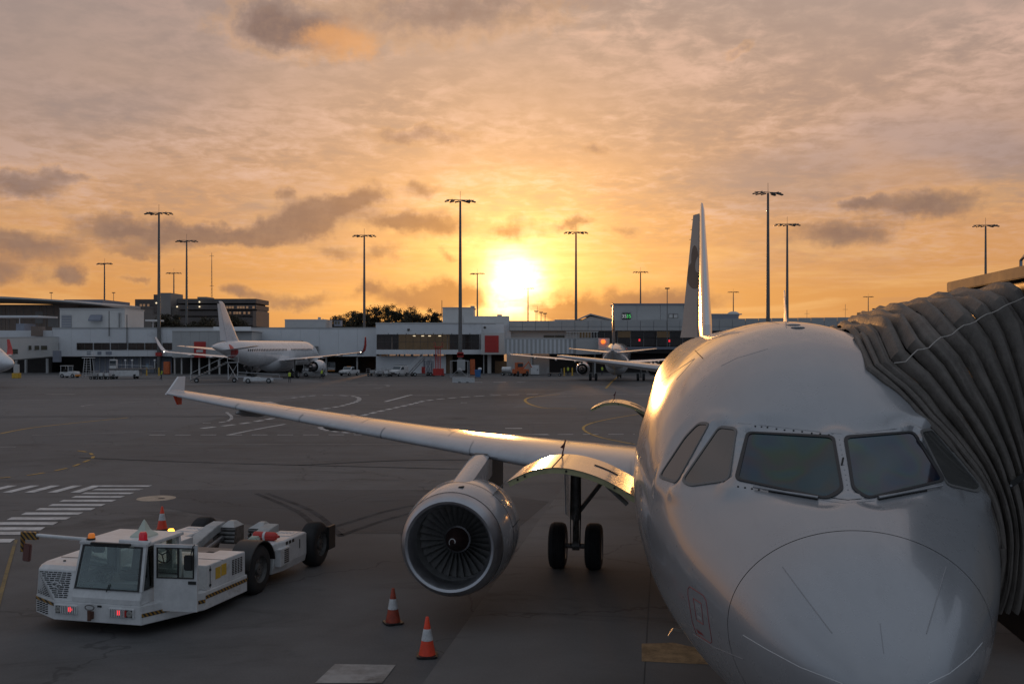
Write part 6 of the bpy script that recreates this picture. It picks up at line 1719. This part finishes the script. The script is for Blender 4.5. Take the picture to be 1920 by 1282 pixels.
def dolly(px, py, rz, label, load=True):
    o = thing('baggage_dolly', label, 'baggage cart', ground(px, py), rz, 'baggage carts parked by the terminal')
    MB().bb(-.75, .75, -1.3, 1.3, .45, .56).build('bed', GEARM, o)
    for x in (-.72, .72):
        for y in (-1.27, 1.27): MB().tube([(x, y, .5), (x, y, 1.35)], .03, 5).build('corner_post', GREYP, o)
    for y in (-1.27, 1.27): MB().tube([(-.72, y, 1.35), (.72, y, 1.35)], .03, 5).tube([(-.72, y, .95), (.72, y, .95)], .02, 5).build('end_rail', GREYP, o)
    MB().tube([(0, -1.3, .45), (0, -2.2, .35)], .035, 6).build('draw_bar', GEARM, o)
    wheels(o, [(-.6, -.95), (.6, -.95), (-.6, .95), (.6, .95)], .24, .08)
    if load:
        for k, (x, y, z, a, b, c, mt) in enumerate(((-.3, -.7, .56, .5, .7, .5, WHITEP), (.3, -.5, .56, .5, .6, .4, REDP), (-.2, .3, .56, .7, .8, .55, T_GREY), (.35, .8, .56, .5, .5, .35, T_SLATE))):
            MB().bb(x - a / 2, x + a / 2, y - b / 2, y + b / 2, z, z + c).build('load_case', mt, o, bevel=.04)
def belt_loader(px, py, rz, label, h0=.5, h1=1.6, L=7.5):
    o = thing('belt_loader', label, 'belt loader', ground(px, py), rz, 'belt loaders beside the white airliner')
    side_body(o, 'chassis', [(-2.2, .3), (2.2, .3), (2.2, .7), (.4, .75), (.2, .95), (-2.1, .9)], 1.6, WHITEP, .05)
    a, b = Vector((0, -L / 2, h0)), Vector((0, L / 2, h1))
    MB().extrude([(-.42, a.y, a.z), (-.42, b.y, b.z), (-.42, b.y, b.z + .22), (-.42, a.y, a.z + .22)], (.84, 0, 0)).build('conveyor_frame', GREYP, o)
    MB().extrude([(-.33, a.y, a.z + .222), (-.33, b.y, b.z + .222), (-.33, b.y, b.z + .235), (-.33, a.y, a.z + .235)], (.66, 0, 0)).build('belt', BLACKP, o)
    for x in (-.45, .45): MB().tube([(x, a.y + .4, a.z + .25), (x, a.y + .5, a.z + .75), (x, b.y - .5, b.z + .75), (x, b.y - .4, b.z + .25)], .025, 5).build('hand_rail', GREYP, o)
    MB().box((.6, -.8, 1.15), (.35, .5, .5)).build('driver_seat', BLACKP, o, bevel=.05)
    MB().tube([(0, .9, .6), (0, 1.9, .9)], .06, 6).build('lift_ram', STEEL, o)
    wheels(o, [(-.68, -1.5), (.68, -1.5), (-.68, 1.5), (.68, 1.5)], .38, .13)
def stairs(px, py, rz, label, top=3.0, run=4.6, red=False):
    o = thing('passenger_stairs', label, 'passenger stairs', ground(px, py), rz, 'mobile stairs on the far apron')
    n_ = 14
    for k in range(n_):
        y = -run / 2 + run * k / n_; z = .4 + (top - .4) * (k + 1) / n_
        MB().bb(-.6, .6, y, y + run / n_ + .02, z - .05, z).build('tread', GREYP, o)
    MB().bb(-.75, .75, run / 2, run / 2 + 1.6, top - .1, top).build('platform', GREYP, o)
    for x in (-.62, .62):
        MB().extrude([(x, -run / 2, .25), (x, run / 2, top - .15), (x, run / 2, top), (x, -run / 2, .45)], (.04, 0, 0)).build('stringer', GEARM, o)
        MB().tube([(x, -run / 2, .4), (x, -run / 2, 1.4), (x, run / 2, top + 1.0), (x, run / 2 + 1.6, top + 1.0), (x, run / 2 + 1.6, top)], .03, 6).build('hand_rail', REFLW, o)
        for k in range(5): MB().tube([(x, -run / 2 + run * k / 4, .4 + (top - .4) * k / 4), (x, -run / 2 + run * k / 4, 1.4 + (top - .4) * k / 4)], .02, 5).build('baluster', REFLW, o)
        for y in (run / 2 + .1, run / 2 + 1.5): MB().tube([(x, y, .3), (x, y, top)], .05, 6).build('support_leg', REFLW, o)
        MB().tube([(x, run / 2 + .1, .4), (x, run / 2 + 1.5, top - .2)], .03, 5).tube([(x, run / 2 + 1.5, .4), (x, run / 2 + .1, top - .2)], .03, 5).build('cross_brace', REFLW, o)
    MB().bb(-.7, .7, -run / 2 + .4, run / 2 + 1.6, .28, .40).build('base_frame', GEARM, o)
    if red: MB().bb(-.72, .72, run / 2 - .2, run / 2 - .1, .5, 1.7).build('red_board', REDP, o)
    wheels(o, [(-.7, -run / 2 + .9), (.7, -run / 2 + .9), (-.7, run / 2 + 1.0), (.7, run / 2 + 1.0)], .34, .10)
def person(px, py, rz, label, pose='stand'):
    o = thing('person', label, 'person', ground(px, py), rz, 'ground crew in high-visibility vests')
    if pose == 'stand': J = {'pel': (0, 0, .95), 'ch': (0, 0, 1.32), 'nk': (0, 0, 1.5), 'hd': (0, -.02, 1.64), 'tp': (0, -.02, 1.74), 'ls': (-.19, 0, 1.42), 'le': (-.26, .02, 1.15), 'lh': (-.25, -.10, .92), 'rs': (.19, 0, 1.42), 're': (.27, .02, 1.15), 'rh': (.24, -.12, .93), 'lk': (-.11, -.02, .5), 'lf': (-.12, .03, .07), 'lt': (-.13, -.14, .04), 'rk': (.11, -.04, .5), 'rf': (.13, .05, .07), 'rt': (.14, -.12, .04), 'lp': (-.1, 0, .9), 'rp': (.1, 0, .9)}
    else: J = {'pel': (0, 0, .92), 'ch': (0, -.12, 1.26), 'nk': (0, -.17, 1.43), 'hd': (0, -.22, 1.56), 'tp': (0, -.24, 1.66), 'ls': (-.19, -.14, 1.36), 'le': (-.26, -.02, 1.10), 'lh': (-.24, -.22, .92), 'rs': (.19, -.14, 1.36), 're': (.27, -.30, 1.14), 'rh': (.22, -.52, 1.10), 'lk': (-.11, -.22, .52), 'lf': (-.12, -.18, .07), 'lt': (-.13, -.38, .04), 'rk': (.11, .06, .48), 'rf': (.13, .36, .10), 'rt': (.14, .22, .04), 'lp': (-.1, 0, .88), 'rp': (.1, 0, .88)}
    rad = {'pel': .14, 'ch': .155, 'nk': .06, 'hd': .095, 'tp': .07, 'ls': .075, 'le': .05, 'lh': .04, 'rs': .075, 're': .05, 'rh': .04, 'lk': .065, 'lf': .05, 'lt': .04, 'rk': .065, 'rf': .05, 'rt': .04, 'lp': .10, 'rp': .10}
    E_ = [('pel', 'ch'), ('ch', 'nk'), ('nk', 'hd'), ('hd', 'tp'), ('ch', 'ls'), ('ls', 'le'), ('le', 'lh'), ('ch', 'rs'), ('rs', 're'), ('re', 'rh'), ('pel', 'lp'), ('lp', 'lk'), ('lk', 'lf'), ('lf', 'lt'), ('pel', 'rp'), ('rp', 'rk'), ('rk', 'rf'), ('rf', 'rt')]
    ks = list(J); me = bpy.data.meshes.new('body'); me.from_pydata([J[k] for k in ks], [(ks.index(a), ks.index(b)) for a, b in E_], [])
    b = bpy.data.objects.new('body', me); COL.objects.link(b); b.parent = o
    sk = b.modifiers.new('skin', 'SKIN'); sk.use_smooth_shade = True
    for i, k in enumerate(ks):
        d = me.skin_vertices[0].data[i]; d.radius = (rad[k], rad[k] * .85); d.use_root = (k == 'pel')
    b.modifiers.new('subd', 'SUBSURF').levels = 1
    if 'crew_body' not in MATS:
        M = mat('crew_body', (.03, .03, .04), .8); nt = M.node_tree; g = G(nt); z = g.sep(g.node('ShaderNodeTexCoord').outputs['Object'])[2]
        nt.links.new(g.mix(g.m('GREATER_THAN', z, 1.50), (.03, .032, .045), (.30, .18, .12)), nt.nodes['Principled BSDF'].inputs['Base Color'])
    me.materials.append(MATS['crew_body'])
    c0, c1 = Vector(J['pel']), Vector(J['nk']); rg = []
    for t, rx, ry in ((-.05, .19, .15), (.3, .19, .16), (.65, .225, .165), (.9, .22, .14), (1.0, .12, .09)):
        c = c0.lerp(c1, t); rg.append([c + Vector((rx * math.cos(a), ry * math.sin(a), 0)) for a in [2 * math.pi * k / 16 for k in range(16)]])
    MB().loft(rg, False).build('vest', mat('hi_vis_vest', (.50, .62, .06), .6, emit=(.5, .65, .05), estr=.0), o, True)
    MB().lathe([(-.02, .105), (.02, .108), (.07, .085), (.095, .01)], Vector(J['hd']) + Vector((0, 0, .05)), 'z', 12).build('cap', BLACKP, o, True)

van(748, 705, R(-24), 'small white van parked by the white wall below the lounge glazing')
pickup(655, 704, R(-20), 'white pickup truck parked below the white airliner right wing tip')
baggage_tug(622, 698, R(6), 'white baggage tractor with open cab facing the camera by the dark undercroft')
baggage_tug(583, 700, R(70), 'white baggage tractor just beyond the white airliner engine')
dolly(702, 705, R(70), 'baggage cart left of the small white van, nearest the pickup'); dolly(718, 706, R(80), 'baggage cart between the van and another cart')
dolly(730, 703, R(60), 'loaded baggage cart right behind the small white van')
belt_loader(485, 718, R(-80), 'low belt loader beside the tail of the white airliner', .9, .55, 7.0)
belt_loader(590, 706, R(-84), 'belt loader beyond the white airliner engine', .9, .6, 4.5)
stairs(392, 717, R(-75), 'mobile stairs reaching up to the rear of the white airliner', 3.1, 5.4)
stairs(781, 705, R(-62), 'white-framed mobile stairs with a red board by the lounge wall', 3.4, 3.0, True)
person(543, 717, R(180), 'person in a yellow-green vest standing before the white airliner engine')
person(603, 710, R(150), 'person in a yellow-green vest by the farther belt loader', 'walk')
person(302, 712, R(70), 'person in a yellow-green vest walking left of the mobile stairs', 'walk')
person(1129, 703, R(10), 'person in a yellow-green vest under the black-tailed airliner wing')
person(1065, 704, R(10), 'person in a yellow-green vest left of the black-tailed airliner engine')
# red work platform, gate frame, orange locker, barrier, bin, other small equipment
o = thing('work_platform', 'red twin-mast work platform in front of the lounge wall', 'work platform', ground(822, 705), R(-10))
MB().bb(-1.0, 1.0, -.7, .7, .15, .35).build('base_frame', REDP, o); MB().bb(-.9, .9, -.6, .6, .35, 1.4).build('power_unit', REDP, o, bevel=.04)
for x in (-.55, .05):
    MB().tube([(x, 0, 1.2), (x, 0, 5.4)], .07, 6).tube([(x + .32, 0, 1.2), (x + .32, 0, 5.4)], .07, 6).build('mast_rail', REDP, o)
    for k in range(9): MB().tube([(x, 0, 1.6 + .42 * k), (x + .32, 0, 1.8 + .42 * k)], .03, 4).build('mast_rung', REDP, o)
MB().bb(-.75, .75, -.5, .5, 5.3, 5.42).build('platform_floor', REDP, o)
for x in (-.72, .72): MB().tube([(x, -.5, 5.4), (x, -.5, 6.2), (x, .5, 6.2), (x, .5, 5.4)], .03, 5).build('guard_rail', REDP, o)
wheels(o, [(-.85, -.55), (.85, -.55), (-.85, .55), (.85, .55)], .2, .08)
o = thing('hose_stand', 'pale steel hose stand round the foot of the mast left of the sun', 'stand', ground(862, 709), R(-6))
for x in (-1.5, 1.5):
    for y in (-.8, .8): MB().tube([(x, y, 0), (x, y, 3.0)], .05, 6).build('frame_post', GREYP, o)
for y in (-.8, .8): MB().tube([(-1.5, y, 3.0), (1.5, y, 3.0)], .05, 6).tube([(-1.5, y, .25), (1.5, y, .25)], .05, 6).build('frame_beam', GREYP, o)
MB().tube([(-1.5, -.8, .3), (0, -.8, 1.6), (1.5, -.8, .3)], .04, 5).build('frame_brace', GREYP, o); MB().sphere((0, -.2, 1.35), .42, 12, 8).build('hose_reel', GREYP, o, True)
for i, (px, py, w, h, lab) in enumerate(((886, 703, .9, 3.0, 'tall orange locker right of the steel hose stand'), (313, 702, 1.1, 2.5, 'tall orange locker under the grey gate lounge'))):
    o = thing('equipment_locker', lab, 'locker', ground(px, py), 0, 'orange lockers by the terminal')
    MB().bb(-w / 2, w / 2, -.4, .4, .1, h).build('cabinet', mat('rust_orange_paint', (.55, .13, .04), .55, var=.15), o, bevel=.03); MB().bb(-w / 2 + .06, w / 2 - .06, -.42, -.4, .2, h - .1).build('door', mat('rust_orange_paint', (.55, .13, .04)), o); MB().bb(w / 2 - .2, w / 2 - .14, -.45, -.42, h * .45, h * .55).build('door_handle', BLACKP, o); MB().bb(-w / 2, w / 2, -.38, .38, 0, .1).build('plinth', BLACKP, o)
o = thing('concrete_barrier', 'pale concrete block on the apron right of the mast foot', 'barrier', ground(869, 717), R(3))
MB().extrude([(-1.7, -.5, 0), (-1.7, .5, 0), (-1.7, .4, .25), (-1.7, .3, .75), (-1.7, -.3, .75), (-1.7, -.4, .25)], (3.4, 0, 0)).build('block', mat('pale_barrier', (.42, .42, .42), .8, var=.12), o, bevel=.03); MB().bb(-.8, -.4, -.52, -.49, 0, .12).build('lift_slot', BLACKP, o); MB().bb(.4, .8, -.52, -.49, 0, .12).build('lift_slot', BLACKP, o)
o = thing('waste_bin', 'blue wheeled bin with a white bag right of the concrete block', 'bin', ground(896, 708), 0)
MB().loft([[Vector((a * k, b * k, z)) for a, b in ((-1, -1), (1, -1), (1, 1), (-1, 1))] for k, z in ((.42, .12), (.55, 1.3))]).build('bin_body', mat('blue_plastic', (.06, .18, .42), .5), o, bevel=.04); MB().bb(-.58, .58, -.6, .55, 1.3, 1.4).build('lid', mat('blue_plastic', (.06, .18, .42)), o, bevel=.03); MB().sphere((.35, 0, 1.55), .35, 10, 7, (1, .8, .7)).build('white_bag', WHITEB, o, True); wheels(o, [(-.4, .35), (.4, .35)], .14, .05)
o = thing('container_loader', 'white container loader platform with a small cab in front of the slate wall at left', 'loader', ground(238, 710), R(8))
MB().bb(-2.6, 2.2, -1.1, 1.1, .45, 1.5).build('chassis', WHITEP, o, bevel=.05); MB().bb(-2.7, 4.6, -1.15, 1.15, 1.55, 1.75).build('platform', GEARM, o); MB().bb(-2.6, -1.5, -.9, .1, 1.75, 3.3).build('cab', WHITEP, o, bevel=.05); MB().bb(-2.55, -1.55, -.93, -.9, 2.3, 3.1).build('cab_window', CARGL, o)
for x in (-.5, .6, 4.3): MB().tube([(x, 1.0, 1.75), (x, 1.0, 3.0)], .05, 6).sphere((x, 1.0, 3.1), .18, 8, 6).build('work_lamp', WHITEP, o)
MB().tube([(-2.6, -1.1, 1.8), (-2.6, -1.1, 2.5), (4.5, -1.1, 2.1)], .03, 5).build('guard_rail', REFLW, o); wheels(o, [(-1.9, -1.0), (1.5, -1.0), (-1.9, 1.0), (1.5, 1.0)], .42, .16)
for px, lab in ((195, 'long low baggage cart left of the container loader'), (184, 'leftmost low baggage cart of the left group')): dolly(px, 711, R(86), lab)
baggage_tug(131, 708, R(80), 'dark-looking baggage tractor at the left end of the cart row')
o = thing('access_stand', 'white A-frame access stand with a railed top at the left undercroft', 'access stand', ground(166, 707), 0)
for x in (-.7, .7):
    for y in (-.5, .5): MB().tube([(x * 1.1, y * 1.3, 0), (x * .7, y, 3.4)], .05, 6).build('stand_leg', REFLW, o)
MB().bb(-.9, .9, -.7, .7, 3.4, 3.5).build('stand_deck', REFLW, o)
for z in (3.9, 4.3): MB().tube([(-.9, -.7, z), (.9, -.7, z), (.9, .7, z), (-.9, .7, z), (-.9, -.7, z)], .045, 5).build('stand_rail', REFLW, o)
for k in range(7): MB().tube([(-.6, -.62 + .02 * k, .4 + .42 * k), (.6, -.62 + .02 * k, .4 + .42 * k)], .03, 5).build('stand_rung', REFLW, o)
o = thing('orange_loader', 'orange lifting machine parked left of the black-tailed airliner', 'loader', ground(976, 705), R(20))
MB().bb(-1.3, 1.3, -1.0, 1.0, .5, 1.3).build('chassis', mat('rust_orange_paint', (.55, .13, .04)), o, bevel=.06); MB().bb(-.9, .3, -.7, .7, 1.3, 2.5).build('cab', mat('rust_orange_paint', (.55, .13, .04)), o, bevel=.06); MB().bb(-.8, .2, -.73, -.7, 1.7, 2.35).build('cab_window', CARGL, o); MB().tube([(.4, 0, 1.3), (1.6, 0, 2.6), (2.2, 0, 1.6)], .12, 8).build('boom', mat('rust_orange_paint', (.55, .13, .04)), o); wheels(o, [(-.9, -.9), (.9, -.9), (-.9, .9), (.9, .9)], .5, .18)
o = thing('water_cart', 'small white tank cart left of the orange lifting machine', 'cart', ground(950, 704), R(80))
MB().lathe([(-.9, .1), (-.85, .5), (.85, .5), (.9, .1)], (0, 0, 1.15), 'y', 18, True).build('tank', WHITEP, o, True); MB().bb(-.6, .6, -1.1, 1.1, .4, .6).build('frame', GEARM, o); MB().tube([(0, -1.1, .45), (0, -1.9, .35)], .04, 6).build('draw_bar', GEARM, o); wheels(o, [(-.55, -.7), (.55, -.7), (-.55, .7), (.55, .7)], .28, .09)
o = thing('tank_cabinet', 'plain white equipment cabinet between the orange machine and the engine', 'cabinet', ground(1003, 703), 0)
MB().bb(-.8, .8, -.5, .5, .12, 1.9).build('cabinet', WHITEP, o, bevel=.03); MB().bb(-.7, .7, -.53, -.5, .25, 1.8).build('door', WHITEP, o); MB().bb(.4, .5, -.57, -.53, .9, 1.15).build('door_handle', BLACKP, o); MB().bb(-.8, .8, -.45, .45, 0, .12).build('plinth', BLACKP, o)
dolly(1040, 705, R(80), 'empty dark cart under the pale ribbed boarding bridge', False)
for i, px in enumerate((1058, 1073, 275, 298)):
    o = thing('bollard', ('yellow bollard left of a person under the pale ribbed bridge', 'yellow bollard right of a person under the pale ribbed bridge', 'yellow rail post left of the person by the orange locker', 'yellow rail post by the left orange locker')[i], 'bollard', ground(px, 704), 0, 'yellow bollards')
    MB().tube([(0, 0, .03), (0, 0, 1.5)], .13, 8).build('post', YELLOW, o); MB().lathe([(0, .24), (.05, .24), (.06, .15)], (0, 0, 0), 'z', 10).build('foot', YELLOW, o)
o = thing('yellow_block', 'yellow-based column foot guard near the left edge', 'guard', ground(31, 709), 0)
MB().prism([(-.6, -.5), (.6, -.5), (.6, .5), (-.6, .5)], 0, .9).build('guard_block', YELLOW, o, bevel=.06); MB().bb(-.4, .4, -.3, .3, .9, 2.4).build('pedestal', T_CREAM, o, bevel=.05)
